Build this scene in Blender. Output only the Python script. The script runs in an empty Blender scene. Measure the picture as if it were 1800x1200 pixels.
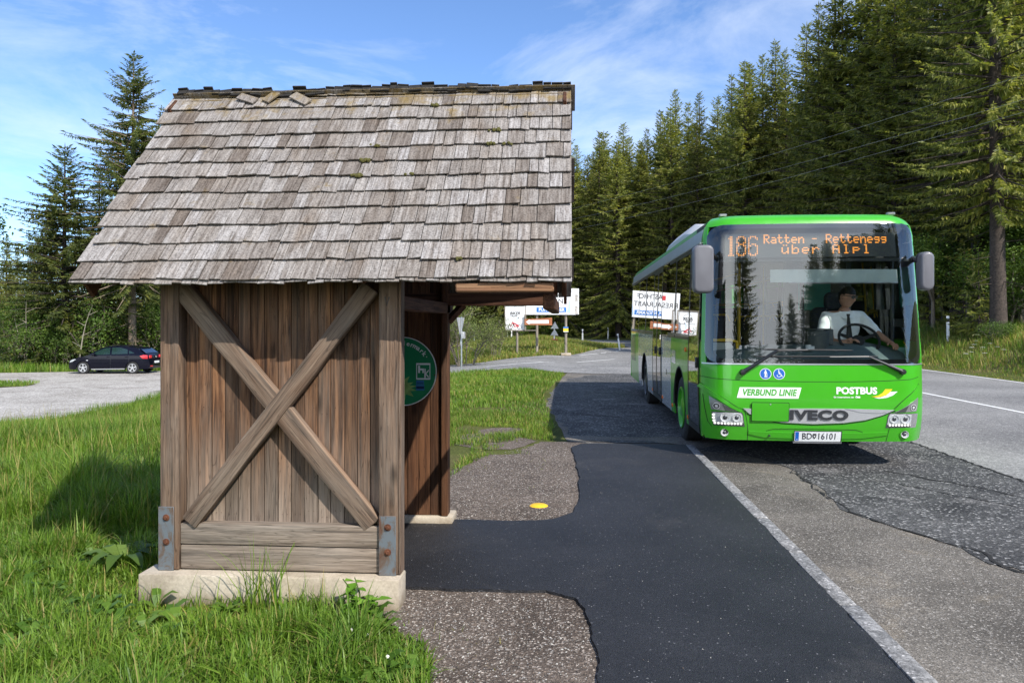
import bpy, bmesh, math, random
import numpy as np
from mathutils import Vector, Matrix, Euler

random.seed(7)
scene = bpy.context.scene
COL = scene.collection
R = math.radians

# ---------------------------------------------------------------- camera
YAW = R(4.15)
EYE = 1.65
cam_d = bpy.data.cameras.new('camera')
cam_d.sensor_width = 36.0
cam_d.lens = 27.0
cam_d.shift_y = -33 / 1800
cam_d.clip_start = 0.05
cam_d.clip_end = 3000
cam = bpy.data.objects.new('camera', cam_d)
cam.location = (0, 0, EYE)
cam.rotation_euler = (R(90), 0, YAW)
COL.objects.link(cam)
scene.camera = cam

# ---------------------------------------------------------------- sun and sky
SUN_DIR = Vector((0.72, -0.78, 1.02)).normalized()      # towards the sun
sun_el = math.asin(SUN_DIR.z)
sun_az = math.atan2(SUN_DIR.x, SUN_DIR.y)
sun_d = bpy.data.lights.new('sun', 'SUN')
sun_d.energy = 4.7
sun_d.angle = R(0.53)
sun_d.color = (1.0, 0.945, 0.86)
sun = bpy.data.objects.new('sun', sun_d)
sun.rotation_euler = SUN_DIR.to_track_quat('Z', 'Y').to_euler()
sun.location = SUN_DIR * 60
COL.objects.link(sun)

world = bpy.data.worlds.new("World")
scene.world = world
world.use_nodes = True
wn, wl = world.node_tree.nodes, world.node_tree.links
wn.clear()
w_out = wn.new('ShaderNodeOutputWorld')
w_bg = wn.new('ShaderNodeBackground')
w_bg.inputs['Strength'].default_value = 0.138
w_sky = wn.new('ShaderNodeTexSky')
w_sky.sky_type = 'NISHITA'
w_sky.sun_disc = False
w_sky.sun_elevation = sun_el
w_sky.sun_rotation = sun_az
w_sky.altitude = 900
w_sky.air_density = 0.85
w_sky.dust_density = 0.4
w_sky.ozone_density = 2.2
w_tc = wn.new('ShaderNodeTexCoord')
w_map = wn.new('ShaderNodeMapping')
w_map.inputs['Scale'].default_value = (1.5, 1.5, 4.2)
w_map.inputs['Rotation'].default_value = (0.2, 0.5, 0.6)
w_map.inputs['Location'].default_value = (8.5, 4.5, 0.3)
w_n = wn.new('ShaderNodeTexNoise')
w_n.inputs['Scale'].default_value = 1.9
w_n.inputs['Detail'].default_value = 9
w_n.inputs['Roughness'].default_value = 0.62
w_n.inputs['Distortion'].default_value = 0.55
w_r = wn.new('ShaderNodeValToRGB')
w_r.color_ramp.elements[0].position = 0.43
w_r.color_ramp.elements[0].color = (0, 0, 0, 1)
w_r.color_ramp.elements[1].position = 0.86
w_r.color_ramp.elements[1].color = (0.72, 0.72, 0.72, 1)
w_mix = wn.new('ShaderNodeMixRGB')
w_mix.inputs[2].default_value = (6.6, 7.0, 7.6, 1)
w_tint = wn.new('ShaderNodeMixRGB')
w_tint.blend_type = 'MULTIPLY'
w_tint.inputs[0].default_value = 1.0
w_tint.inputs[2].default_value = (1.0, 1.16, 1.34, 1)
wl.new(w_tc.outputs['Generated'], w_map.inputs['Vector'])
wl.new(w_map.outputs['Vector'], w_n.inputs['Vector'])
wl.new(w_n.outputs['Fac'], w_r.inputs['Fac'])
wl.new(w_r.outputs['Color'], w_mix.inputs[0])
wl.new(w_sky.outputs['Color'], w_tint.inputs[1])
wl.new(w_tint.outputs['Color'], w_mix.inputs[1])
# a bank of bright haze and cloud low in the sky on the sun's side, behind the viewer
w_sep = wn.new('ShaderNodeSeparateXYZ')
w_front = wn.new('ShaderNodeMapRange'); w_front.inputs['From Min'].default_value = -0.62; w_front.inputs['From Max'].default_value = -0.85
w_low = wn.new('ShaderNodeMapRange'); w_low.inputs['From Min'].default_value = 0.46; w_low.inputs['From Max'].default_value = 0.30
w_n2 = wn.new('ShaderNodeTexNoise'); w_n2.inputs['Scale'].default_value = 2.2; w_n2.inputs['Detail'].default_value = 7
w_mul = wn.new('ShaderNodeMath'); w_mul.operation = 'MULTIPLY'
w_mul2 = wn.new('ShaderNodeMath'); w_mul2.operation = 'MULTIPLY'; w_mul2.use_clamp = True
w_gain = wn.new('ShaderNodeMath'); w_gain.operation = 'MULTIPLY'; w_gain.inputs[1].default_value = 1.9; w_gain.use_clamp = True
w_mix2 = wn.new('ShaderNodeMixRGB'); w_mix2.inputs[2].default_value = (16.0, 16.8, 17.2, 1)
wl.new(w_tc.outputs['Generated'], w_sep.inputs[0]); wl.new(w_sep.outputs['Y'], w_front.inputs['Value']); wl.new(w_sep.outputs['Z'], w_low.inputs['Value'])
wl.new(w_map.outputs['Vector'], w_n2.inputs['Vector']); wl.new(w_n2.outputs['Fac'], w_gain.inputs[0])
wl.new(w_front.outputs[0], w_mul.inputs[0]); wl.new(w_low.outputs[0], w_mul.inputs[1]); wl.new(w_mul.outputs[0], w_mul2.inputs[0]); wl.new(w_gain.outputs[0], w_mul2.inputs[1])
wl.new(w_mul2.outputs[0], w_mix2.inputs[0]); wl.new(w_mix.outputs['Color'], w_mix2.inputs[1])
wl.new(w_mix2.outputs['Color'], w_bg.inputs['Color'])
wl.new(w_bg.outputs['Background'], w_out.inputs['Surface'])

vs = scene.view_settings
vs.view_transform = 'Standard'
vs.look = 'None'
vs.exposure = 0.45
vs.gamma = 1.0
scene.cycles.max_bounces = 10
scene.cycles.transparent_max_bounces = 24
scene.cycles.use_denoising = True

# ---------------------------------------------------------------- helpers
def smooth(a, b, t):
    t = np.clip((t - a) / (b - a), 0, 1)
    return t * t * (3 - 2 * t)

def tag(o, label=None, cat=None, group=None, kind=None):
    if label: o['label'] = label
    if cat: o['category'] = cat
    if group: o['group'] = group
    if kind: o['kind'] = kind
    return o

def empty(name, loc=(0, 0, 0), rz=0.0, scale=1.0):
    o = bpy.data.objects.new(name, None)
    o.empty_display_size = 0.2
    o.location = loc
    o.rotation_euler = (0, 0, rz)
    o.scale = (scale,) * 3 if not isinstance(scale, tuple) else scale
    COL.objects.link(o)
    return o

def link(name, mesh, parent=None, loc=None, rot=None):
    o = bpy.data.objects.new(name, mesh)
    if loc is not None: o.location = loc
    if rot is not None: o.rotation_euler = rot
    if parent is not None: o.parent = parent
    COL.objects.link(o)
    return o

def np_mesh(name, verts, faces_flat, counts, mats, mat_idx=None, smooth_=False):
    me = bpy.data.meshes.new(name)
    verts = np.asarray(verts, dtype=np.float32)
    faces_flat = np.asarray(faces_flat, dtype=np.int32).ravel()
    counts = np.asarray(counts, dtype=np.int32)
    me.vertices.add(len(verts))
    me.vertices.foreach_set('co', verts.ravel())
    me.loops.add(len(faces_flat))
    me.loops.foreach_set('vertex_index', faces_flat)
    me.polygons.add(len(counts))
    starts = np.concatenate([[0], np.cumsum(counts)[:-1]]).astype(np.int32)
    me.polygons.foreach_set('loop_start', starts)
    me.polygons.foreach_set('loop_total', counts)
    for m in mats: me.materials.append(m)
    if mat_idx is not None:
        me.polygons.foreach_set('material_index', np.asarray(mat_idx, dtype=np.int32))
    me.polygons.foreach_set('use_smooth', np.full(len(counts), smooth_, dtype=bool))
    me.update(calc_edges=True)
    me.validate()
    return me

class MB:
    """collects simple shapes; build() links them as ONE mesh object"""
    def __init__(s): s.v = []; s.f = []; s.m = []
    def add(s, vs_, fs, mat=0, M=None):
        b = len(s.v)
        for p in vs_:
            p = Vector(p)
            s.v.append(M @ p if M is not None else p)
        for f in fs:
            s.f.append([b + i for i in f]); s.m.append(mat)
        return s
    def box(s, c, d, mat=0, M=None):
        x, y, z = c; a, b, e = d[0] / 2, d[1] / 2, d[2] / 2
        p = [(x + i * a, y + j * b, z + k * e) for k in (-1, 1) for j in (-1, 1) for i in (-1, 1)]
        return s.add(p, [(0, 2, 3, 1), (4, 5, 7, 6), (0, 1, 5, 4), (2, 6, 7, 3), (0, 4, 6, 2), (1, 3, 7, 5)], mat, M)
    def span(s, a, b, mat=0, M=None):
        return s.box([(a[i] + b[i]) / 2 for i in range(3)], [abs(b[i] - a[i]) for i in range(3)], mat, M)
    def tube(s, pts, r, n=8, mat=0, caps=True, M=None):
        pts = [Vector(p) for p in pts]
        rs = r if isinstance(r, (list, tuple)) else [r] * len(pts)
        vs_, fs = [], []
        up = None
        for i, p in enumerate(pts):
            t = (pts[min(i + 1, len(pts) - 1)] - pts[max(i - 1, 0)]).normalized()
            if up is None:
                up = Vector((0, 0, 1)) if abs(t.z) < 0.95 else Vector((1, 0, 0))
            a = t.cross(up)
            if a.length < 1e-5: a = t.cross(Vector((0, 1, 0)))
            a.normalize(); b = t.cross(a).normalized(); up = -b if up.dot(-b) > 0 else b
            b = t.cross(a)
            for k in range(n):
                q = 2 * math.pi * k / n
                vs_.append(p + a * math.cos(q) * rs[i] + b * math.sin(q) * rs[i])
        for i in range(len(pts) - 1):
            for k in range(n):
                k2 = (k + 1) % n
                fs.append((i * n + k, i * n + k2, (i + 1) * n + k2, (i + 1) * n + k))
        if caps:
            fs.append(tuple(reversed(range(n))))
            fs.append(tuple((len(pts) - 1) * n + k for k in range(n)))
        return s.add(vs_, fs, mat, M)
    def cyl(s, p0, p1, r0, r1=None, n=16, mat=0, M=None):
        return s.tube([p0, p1], [r0, r0 if r1 is None else r1], n, mat, True, M)
    def lathe(s, prof, n=24, mat=0, M=None):
        vs_, fs = [], []
        for r_, z in prof:
            for k in range(n):
                q = 2 * math.pi * k / n
                vs_.append((r_ * math.cos(q), r_ * math.sin(q), z))
        for i in range(len(prof) - 1):
            for k in range(n):
                k2 = (k + 1) % n
                fs.append((i * n + k, i * n + k2, (i + 1) * n + k2, (i + 1) * n + k))
        if prof[0][0] > 1e-6: fs.append(tuple(reversed(range(n))))
        if prof[-1][0] > 1e-6: fs.append(tuple((len(prof) - 1) * n + k for k in range(n)))
        return s.add(vs_, fs, mat, M)
    def prism(s, poly, z0, z1, mat=0, M=None):
        n = len(poly)
        vs_ = [(x, y, z0) for x, y in poly] + [(x, y, z1) for x, y in poly]
        fs = [tuple(reversed(range(n))), tuple(range(n, 2 * n))]
        for i in range(n):
            j = (i + 1) % n
            fs.append((i, j, n + j, n + i))
        return s.add(vs_, fs, mat, M)
    def build(s, name, mats, parent=None, bevel=0.0, seg=1, smooth_=None, loc=None, rot=None):
        me = bpy.data.meshes.new(name)
        me.from_pydata(s.v, [], s.f)
        mats = mats if isinstance(mats, (list, tuple)) else [mats]
        for m in mats: me.materials.append(m)
        me.polygons.foreach_set('material_index', np.asarray(s.m, dtype=np.int32))
        bm = bmesh.new(); bm.from_mesh(me)
        bmesh.ops.recalc_face_normals(bm, faces=bm.faces)
        if bevel > 0:
            es = [e for e in bm.edges if len(e.link_faces) == 2 and e.calc_face_angle(0) > R(35)]
            bmesh.ops.bevel(bm, geom=es, offset=bevel, segments=seg, affect='EDGES', profile=0.5, clamp_overlap=True)
        bm.to_mesh(me); bm.free()
        if smooth_ is None: smooth_ = True
        if smooth_:
            me.polygons.foreach_set('use_smooth', np.ones(len(me.polygons), dtype=bool))
            me.set_sharp_from_angle(angle=R(38))
        me.update()
        return link(name, me, parent, loc, rot)

def children(o): return [c for c in bpy.data.objects if c.parent == o]

def copy_tree(o, parent=None):
    c = o.copy(); COL.objects.link(c)
    if parent is not None: c.parent = parent
    for ch in children(o): copy_tree(ch, c)
    return c

def text_mesh(body, size, shear=0.0, offset=0.0, extrude=0.0, spacing=1.0, align='CENTER', xscale=1.0):
    cu = bpy.data.curves.new('lettering', 'FONT')
    cu.body = body; cu.size = size; cu.shear = shear; cu.offset = offset
    cu.extrude = extrude; cu.space_character = spacing
    cu.align_x = align; cu.align_y = 'CENTER'
    cu.resolution_u = 3
    ob = bpy.data.objects.new('lettering', cu)
    COL.objects.link(ob)
    dg = bpy.context.evaluated_depsgraph_get()
    dg.update()
    me = bpy.data.meshes.new_from_object(ob.evaluated_get(dg))
    bpy.data.objects.remove(ob); bpy.data.curves.remove(cu)
    if xscale != 1.0:
        for v in me.vertices: v.co.x *= xscale
    return me

# ---------------------------------------------------------------- materials
def new_mat(name):
    m = bpy.data.materials.new(name); m.use_nodes = True
    nt = m.node_tree
    return m, nt.nodes, nt.links, nt.nodes['Principled BSDF']

def rgba(c): return (c[0], c[1], c[2], 1.0)

def ramp(N, stops):
    r = N.new('ShaderNodeValToRGB')
    el = r.color_ramp.elements
    while len(el) < len(stops): el.new(0.5)
    for e, (p, c) in zip(el, stops):
        e.position = p; e.color = rgba(c) if not isinstance(c, (int, float)) else (c, c, c, 1)
    return r

def noise(N, L, vec, scale, detail=4, rough=0.55, dist=0.0):
    n = N.new('ShaderNodeTexNoise')
    n.inputs['Scale'].default_value = scale; n.inputs['Detail'].default_value = detail
    n.inputs['Roughness'].default_value = rough; n.inputs['Distortion'].default_value = dist
    if vec is not None: L.new(vec, n.inputs['Vector'])
    return n

def mixc(N, L, fac, a, b, mode='MIX'):
    m = N.new('ShaderNodeMixRGB'); m.blend_type = mode
    for i, x in ((0, fac), (1, a), (2, b)):
        if isinstance(x, (int, float)): m.inputs[i].default_value = x if i == 0 else (x, x, x, 1)
        elif isinstance(x, tuple): m.inputs[i].default_value = rgba(x)
        else: L.new(x, m.inputs[i])
    return m.outputs[0]

def bump(N, L, B, h, strength=0.3, dist=0.01):
    b = N.new('ShaderNodeBump'); b.inputs['Strength'].default_value = strength
    b.inputs['Distance'].default_value = dist
    L.new(h, b.inputs['Height']); L.new(b.outputs['Normal'], B.inputs['Normal'])

def objvec(N, L, scale=(1, 1, 1), island=0.0):
    tc = N.new('ShaderNodeTexCoord')
    mp = N.new('ShaderNodeMapping'); mp.inputs['Scale'].default_value = scale
    if island:
        g = N.new('ShaderNodeNewGeometry')
        mu = N.new('ShaderNodeMath'); mu.operation = 'MULTIPLY'; mu.inputs[1].default_value = island
        L.new(g.outputs['Random Per Island'], mu.inputs[0])
        ad = N.new('ShaderNodeVectorMath'); ad.operation = 'ADD'
        L.new(tc.outputs['Object'], ad.inputs[0]); L.new(mu.outputs[0], ad.inputs[1])
        L.new(ad.outputs[0], mp.inputs['Vector'])
        return mp.outputs['Vector'], g.outputs['Random Per Island']
    L.new(tc.outputs['Object'], mp.inputs['Vector'])
    return mp.outputs['Vector'], None

def plain(name, col, rough=0.5, metal=0.0, spec=0.5, coat=0.0, var=0.08, scale=6.0, bmp=0.0):
    m, N, L, B = new_mat(name)
    v, _ = objvec(N, L)
    n = noise(N, L, v, scale, 5, 0.6)
    lo = tuple(x * (1 - var) for x in col); hi = tuple(min(1, x * (1 + var)) for x in col)
    r = ramp(N, [(0.3, lo), (0.7, hi)])
    L.new(n.outputs['Fac'], r.inputs['Fac']); L.new(r.outputs['Color'], B.inputs['Base Color'])
    B.inputs['Roughness'].default_value = rough; B.inputs['Metallic'].default_value = metal
    B.inputs['Specular IOR Level'].default_value = spec
    B.inputs['Coat Weight'].default_value = coat; B.inputs['Coat Roughness'].default_value = 0.05
    if bmp: bump(N, L, B, n.outputs['Fac'], bmp, 0.004)
    return m

def emit(name, col, strength):
    m, N, L, B = new_mat(name)
    B.inputs['Base Color'].default_value = rgba(tuple(x * 0.3 for x in col))
    B.inputs['Emission Color'].default_value = rgba(col); B.inputs['Emission Strength'].default_value = strength
    return m

def wood(name, axis, cols, weather, wfac=0.5, scale=1.0, knots=True, rough=0.82, islands=13.0, low_bleach=None):
    """cols dark, mid, light along the grain; weather = bleached grey laid over it in blotches"""
    m, N, L, B = new_mat(name)
    sc = [22 * scale] * 3; sc['XYZ'.index(axis)] = 0.9 * scale
    v, rnd = objvec(N, L, tuple(sc), islands)
    n1 = noise(N, L, v, 1.6, 8, 0.65, 0.6)
    r1 = ramp(N, [(0.36, cols[0]), (0.5, cols[1]), (0.66, cols[2])])
    L.new(n1.outputs['Fac'], r1.inputs['Fac'])
    sc2 = [5 * scale] * 3; sc2['XYZ'.index(axis)] = 1.1 * scale
    v2, _ = objvec(N, L, tuple(sc2), islands)
    n2 = noise(N, L, v2, 1.3, 6, 0.6, 0.3)
    rw = ramp(N, [(0.5 - 0.3 * wfac, 0.0), (0.78 - 0.2 * wfac, 1.0)])
    L.new(n2.outputs['Fac'], rw.inputs['Fac'])
    n3 = noise(N, L, v, 2.6, 6, 0.7)
    rg = ramp(N, [(0.3, tuple(x * 0.55 for x in weather)), (0.7, weather)])
    L.new(n3.outputs['Fac'], rg.inputs['Fac'])
    wm = N.new('ShaderNodeMath'); wm.operation = 'MULTIPLY'; wm.inputs[1].default_value = min(1.0, wfac * 1.2)
    L.new(rw.outputs['Color'], wm.inputs[0])
    fac = wm.outputs[0]
    if low_bleach:
        tc = N.new('ShaderNodeTexCoord'); sp = N.new('ShaderNodeSeparateXYZ')
        L.new(tc.outputs['Object'], sp.inputs[0])
        mr = N.new('ShaderNodeMapRange'); mr.inputs['From Min'].default_value = low_bleach[0]; mr.inputs['From Max'].default_value = low_bleach[1]
        mr.inputs['To Min'].default_value = 0.95; mr.inputs['To Max'].default_value = 0.0
        nn = noise(N, L, v2, 1.2, 5)
        ad = N.new('ShaderNodeMath'); ad.operation = 'MULTIPLY_ADD'; ad.inputs[1].default_value = 0.7; L.new(nn.outputs['Fac'], ad.inputs[0])
        L.new(sp.outputs['Z'], ad.inputs[2]); 
        L.new(ad.outputs[0], mr.inputs['Value'])
        mx = N.new('ShaderNodeMath'); mx.operation = 'MAXIMUM'; L.new(fac, mx.inputs[0]); L.new(mr.outputs[0], mx.inputs[1])
        fac = mx.outputs[0]
    c = mixc(N, L, fac, r1.outputs['Color'], rg.outputs['Color'])
    sf = [95 * scale] * 3; sf['XYZ'.index(axis)] = 2.6 * scale
    vf, _ = objvec(N, L, tuple(sf), islands)
    nf_ = noise(N, L, vf, 1.5, 5, 0.7, 0.2)
    rf_ = ramp(N, [(0.30, 0.35), (0.46, 0.95), (0.70, 1.28)]); L.new(nf_.outputs['Fac'], rf_.inputs['Fac'])
    c = mixc(N, L, 0.8, c, rf_.outputs['Color'], 'MULTIPLY')
    ss = [13 * scale] * 3; ss['XYZ'.index(axis)] = 0.55 * scale
    vss, _ = objvec(N, L, tuple(ss), islands)
    nsp = noise(N, L, vss, 2.2, 3, 0.5, 0.5)
    rsp = ramp(N, [(0.487, 1.0), (0.499, 0.22), (0.511, 1.0)]); L.new(nsp.outputs['Fac'], rsp.inputs['Fac'])
    c = mixc(N, L, 0.6, c, rsp.outputs['Color'], 'MULTIPLY')
    if knots:
        sk = [3.2 * scale] * 3; sk['XYZ'.index(axis)] = 1.2 * scale
        vk, _ = objvec(N, L, tuple(sk), islands)
        vo = N.new('ShaderNodeTexVoronoi'); vo.inputs['Scale'].default_value = 1.6
        L.new(vk, vo.inputs['Vector'])
        rk = ramp(N, [(0.035, 0.16), (0.085, 0.45), (0.16, 1.0)])
        L.new(vo.outputs['Distance'], rk.inputs['Fac'])
        c = mixc(N, L, 0.8, c, rk.outputs['Color'], 'MULTIPLY')
    # every board a little lighter or darker
    ri = ramp(N, [(0.0, 0.55), (1.0, 1.25)])
    L.new(rnd, ri.inputs['Fac'])
    c = mixc(N, L, 1.0, c, ri.outputs['Color'], 'MULTIPLY')
    L.new(c, B.inputs['Base Color'])
    B.inputs['Roughness'].default_value = rough
    B.inputs['Specular IOR Level'].default_value = 0.25
    bump(N, L, B, mixc(N, L, 0.5, n1.outputs['Fac'], rsp.outputs['Color']), 0.7, 0.006)
    return m

def asphalt(name, c0, c1, speck, speck_amt, sscale=90, rough=0.85, blotch=0.35, bmp=0.6, bdist=0.008, blotch_scale=0.8, stain=None, spec=0.35):
    m, N, L, B = new_mat(name)
    v, _ = objvec(N, L)
    nb = noise(N, L, v, blotch_scale, 7, 0.62, 0.4)
    nf = noise(N, L, v, sscale * 0.8, 3, 0.7)
    vo = N.new('ShaderNodeTexVoronoi'); vo.inputs['Scale'].default_value = sscale
    L.new(v, vo.inputs['Vector'])
    r0 = ramp(N, [(0.5 - blotch / 2, c0), (0.5 + blotch / 2, c1)])
    L.new(nb.outputs['Fac'], r0.inputs['Fac'])
    c = r0.outputs['Color']
    if stain:
        ns = noise(N, L, v, stain[1], 6, 0.65, 0.8)
        rs = ramp(N, [(stain[2], 0.0), (stain[3], 1.0)]); L.new(ns.outputs['Fac'], rs.inputs['Fac'])
        c = mixc(N, L, rs.outputs['Color'], c, stain[0])
    # single light stones
    sep = N.new('ShaderNodeSeparateColor'); L.new(vo.outputs['Color'], sep.inputs[0])
    rs2 = ramp(N, [(1 - speck_amt, 0.0), (1 - speck_amt * 0.45, 1.0)]); L.new(sep.outputs[0], rs2.inputs['Fac'])
    c = mixc(N, L, rs2.outputs['Color'], c, speck)
    rd = ramp(N, [(0.34, 0.42), (0.62, 1.35)]); L.new(nf.outputs['Fac'], rd.inputs['Fac'])
    c = mixc(N, L, 0.9, c, rd.outputs['Color'], 'MULTIPLY')
    ng = noise(N, L, v, sscale * 0.3, 4, 0.75)
    rg = ramp(N, [(0.36, 0.6), (0.64, 1.3)]); L.new(ng.outputs['Fac'], rg.inputs['Fac'])
    c = mixc(N, L, 0.7, c, rg.outputs['Color'], 'MULTIPLY')
    L.new(c, B.inputs['Base Color'])
    B.inputs['Roughness'].default_value = rough
    B.inputs['Specular IOR Level'].default_value = spec
    hh = mixc(N, L, 0.5, vo.outputs['Distance'], nf.outputs['Fac'])
    bump(N, L, B, hh, bmp, bdist)
    return m

def leafmat(name, dark, mid, light, trans=0.25, rough=0.6, objvar=0.25):  # random leaf tones and a broad tint put light and dark into the colour
    m, N, L, B = new_mat(name)
    g = N.new('ShaderNodeNewGeometry')
    r = ramp(N, [(0.0, dark), (0.5, mid), (1.0, light)])
    L.new(g.outputs['Random Per Island'], r.inputs['Fac'])
    oi = N.new('ShaderNodeObjectInfo')
    ro = ramp(N, [(0.0, 1 - objvar), (1.0, 1 + objvar)]); L.new(oi.outputs['Random'], ro.inputs['Fac'])
    c = mixc(N, L, 1.0, r.outputs['Color'], ro.outputs['Color'], 'MULTIPLY')
    v, _ = objvec(N, L)
    nb = noise(N, L, v, 0.55, 4, 0.6)
    rb = ramp(N, [(0.3, (0.72, 0.8, 0.8)), (0.7, (1.25, 1.15, 0.95))]); L.new(nb.outputs['Fac'], rb.inputs['Fac'])
    c = mixc(N, L, 1.0, c, rb.outputs['Color'], 'MULTIPLY')
    L.new(c, B.inputs['Base Color'])
    B.inputs['Roughness'].default_value = rough
    B.inputs['Specular IOR Level'].default_value = 0.3
    tr = N.new('ShaderNodeBsdfTranslucent'); 
    c2 = mixc(N, L, 1.0, c, (1.15, 1.2, 0.55), 'MULTIPLY'); L.new(c2, tr.inputs['Color'])
    mx = N.new('ShaderNodeMixShader'); mx.inputs[0].default_value = trans
    L.new(B.outputs[0], mx.inputs[1]); L.new(tr.outputs[0], mx.inputs[2])
    L.new(mx.outputs[0], N['Material Output'].inputs['Surface'])
    return m

def glass(name, tint, ior=1.5, boost=0.0, rough=0.0):
    """thin pane: what passes is tinted, the rest mirrors the surroundings by angle"""
    m, N, L, B = new_mat(name)
    N.remove(B)
    t = N.new('ShaderNodeBsdfTransparent'); t.inputs['Color'].default_value = rgba(tint)
    gl = N.new('ShaderNodeBsdfGlossy'); gl.inputs['Roughness'].default_value = rough
    fr = N.new('ShaderNodeFresnel'); fr.inputs['IOR'].default_value = ior
    ad = N.new('ShaderNodeMath'); ad.operation = 'ADD'; ad.inputs[1].default_value = boost; ad.use_clamp = True
    L.new(fr.outputs[0], ad.inputs[0])
    mx = N.new('ShaderNodeMixShader')
    L.new(ad.outputs[0], mx.inputs[0]); L.new(t.outputs[0], mx.inputs[1]); L.new(gl.outputs[0], mx.inputs[2])
    L.new(mx.outputs[0], N['Material Output'].inputs['Surface'])
    return m
# ================================================================= terrain and roads
LINE = [(8.95, -60), (8.95, 36), (8.75, 46), (7.6, 55), (4.6, 62.5), (-0.5, 67.5), (-8, 71), (-22, 74.5), (-70, 80)]
def resample(pts, step):
    out = [np.array(pts[0], float)]
    # Catmull-Rom through the points
    P = [np.array(p, float) for p in pts]
    P = [2 * P[0] - P[1]] + P + [2 * P[-1] - P[-2]]
    for i in range(1, len(P) - 2):
        n = max(2, int(np.linalg.norm(P[i + 1] - P[i]) / step))
        for k in range(1, n + 1):
            t = k / n
            # centripetal spacing kept simple: damped tangents
            m0 = (P[i + 1] - P[i - 1]) / (np.linalg.norm(P[i + 1] - P[i]) + np.linalg.norm(P[i] - P[i - 1])) * np.linalg.norm(P[i + 1] - P[i])
            m1 = (P[i + 2] - P[i]) / (np.linalg.norm(P[i + 2] - P[i + 1]) + np.linalg.norm(P[i + 1] - P[i])) * np.linalg.norm(P[i + 1] - P[i])
            out.append((2 * t**3 - 3 * t**2 + 1) * P[i] + (t**3 - 2 * t**2 + t) * m0 + (-2 * t**3 + 3 * t**2) * P[i + 1] + (t**3 - t**2) * m1)
    return np.array(out)
CL = resample(LINE, 1.5)

def road_dist(X, Y):
    """distance to the main road's centre line, positive on its outer (forest) side"""
    X = np.asarray(X, float); Y = np.asarray(Y, float)
    best = np.full(X.shape, 1e9); sign = np.ones(X.shape)
    for a, b in zip(CL[:-1], CL[1:]):
        d = b - a; l2 = d @ d
        t = np.clip(((X - a[0]) * d[0] + (Y - a[1]) * d[1]) / l2, 0, 1)
        ex = X - (a[0] + t * d[0]); ey = Y - (a[1] + t * d[1])
        dd = np.hypot(ex, ey)
        cr = d[0] * ey - d[1] * ex
        m = dd < best
        best = np.where(m, dd, best); sign = np.where(m, np.where(cr < 0, 1.0, -1.0), sign)
    return best * sign

def height(X, Y):
    X = np.asarray(X, float); Y = np.asarray(Y, float)
    h = np.full(np.broadcast(X, Y).shape, -0.02)
    low = smooth(1.57, 1.70, X) + 0.0 * Y
    low = np.maximum(low, smooth(-1.2, -0.2, X) * smooth(10.45, 11.6, Y))
    h = h - 0.08 * low
    h = h - 0.92 * smooth(-2.2, -12.5, X) * smooth(8.5, 18, Y) * (1 - 0.2 * smooth(60, 90, Y))
    h = h - 0.12 * smooth(-1.2, -4.5, X) * smooth(12, 24, Y)
    # knoll between the side road and the bend
    rd = road_dist(X, Y)
    h = h + 0.34 * smooth(41, 47, Y - 1.5 * X) * smooth(4.1, 9, -rd) * smooth(5, 1, X) * smooth(-17, -9, X) * (Y > 30)
    far = smooth(42, 62, Y)
    h = h + 0.16 * far
    out = np.maximum(rd - 4.3, 0)
    h = h + (1.15 * (1 - 0.85 * far)) * smooth(0.3, 4.4, out) + 0.13 * np.clip(out - 4.5, 0, 70) * (1 - 0.6 * far) 
    return h

def flat_road_h(X, Y):
    """road surface level: the ground without the bank"""
    return height(X, Y)

m_soil = None
def ground_material():
    m, N, L, B = new_mat('meadow_soil')
    v, _ = objvec(N, L)
    n1 = noise(N, L, v, 0.45, 7, 0.65, 0.3)
    r1 = ramp(N, [(0.3, (0.070, 0.080, 0.022)), (0.5, (0.105, 0.120, 0.034)), (0.7, (0.150, 0.120, 0.058))])
    L.new(n1.outputs['Fac'], r1.inputs['Fac'])
    n2 = noise(N, L, v, 34, 5, 0.7)
    r2 = ramp(N, [(0.3, 0.45), (0.7, 1.35)]); L.new(n2.outputs['Fac'], r2.inputs['Fac'])
    c = mixc(N, L, 1.0, r1.outputs['Color'], r2.outputs['Color'], 'MULTIPLY')
    L.new(c, B.inputs['Base Color']); B.inputs['Roughness'].default_value = 0.95
    B.inputs['Specular IOR Level'].default_value = 0.1
    bump(N, L, B, n2.outputs['Fac'], 0.8, 0.03)
    return m

def grid_ground():
    xs = np.unique(np.concatenate([np.linspace(-600, -60, 19), np.arange(-60, 40.01, 0.8), np.linspace(40, 600, 19), [1.4, 1.57, 1.6, 1.65, 1.70, 1.9, 13.2, 13.5]]))
    ys = np.unique(np.concatenate([np.linspace(-400, -20, 16), np.arange(-20, 110.01, 0.8), np.linspace(110, 900, 20), [10.45, 10.46, 10.8]]))
    X, Y = np.meshgrid(xs, ys)
    Z = height(X, Y)
    n, k = len(ys), len(xs)
    V = np.stack([X.ravel(), Y.ravel(), Z.ravel()], 1)
    i = (np.arange(n - 1)[:, None] * k + np.arange(k - 1)[None, :]).ravel()
    F = np.stack([i, i + 1, i + k + 1, i + k], 1)
    me = np_mesh('ground', V, F, np.full(len(F), 4), [ground_material()], smooth_=True)
    o = link('ground', me); tag(o, 'grassy ground running from the shelter to the forest', 'ground', kind='structure')
grid_ground()

def wobble(poly, amp, seed, step=0.25):
    """break a polygon's edges into short pieces and push them about"""
    rng = random.Random(seed); out = []
    n = len(poly)
    for i in range(n):
        a = Vector(poly[i]); b = Vector(poly[(i + 1) % n])
        k = max(1, int((b - a).length / step))
        for j in range(k):
            p = a.lerp(b, j / k)
            out.append((p.x + rng.uniform(-amp, amp), p.y + rng.uniform(-amp, amp)))
    return out

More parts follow.
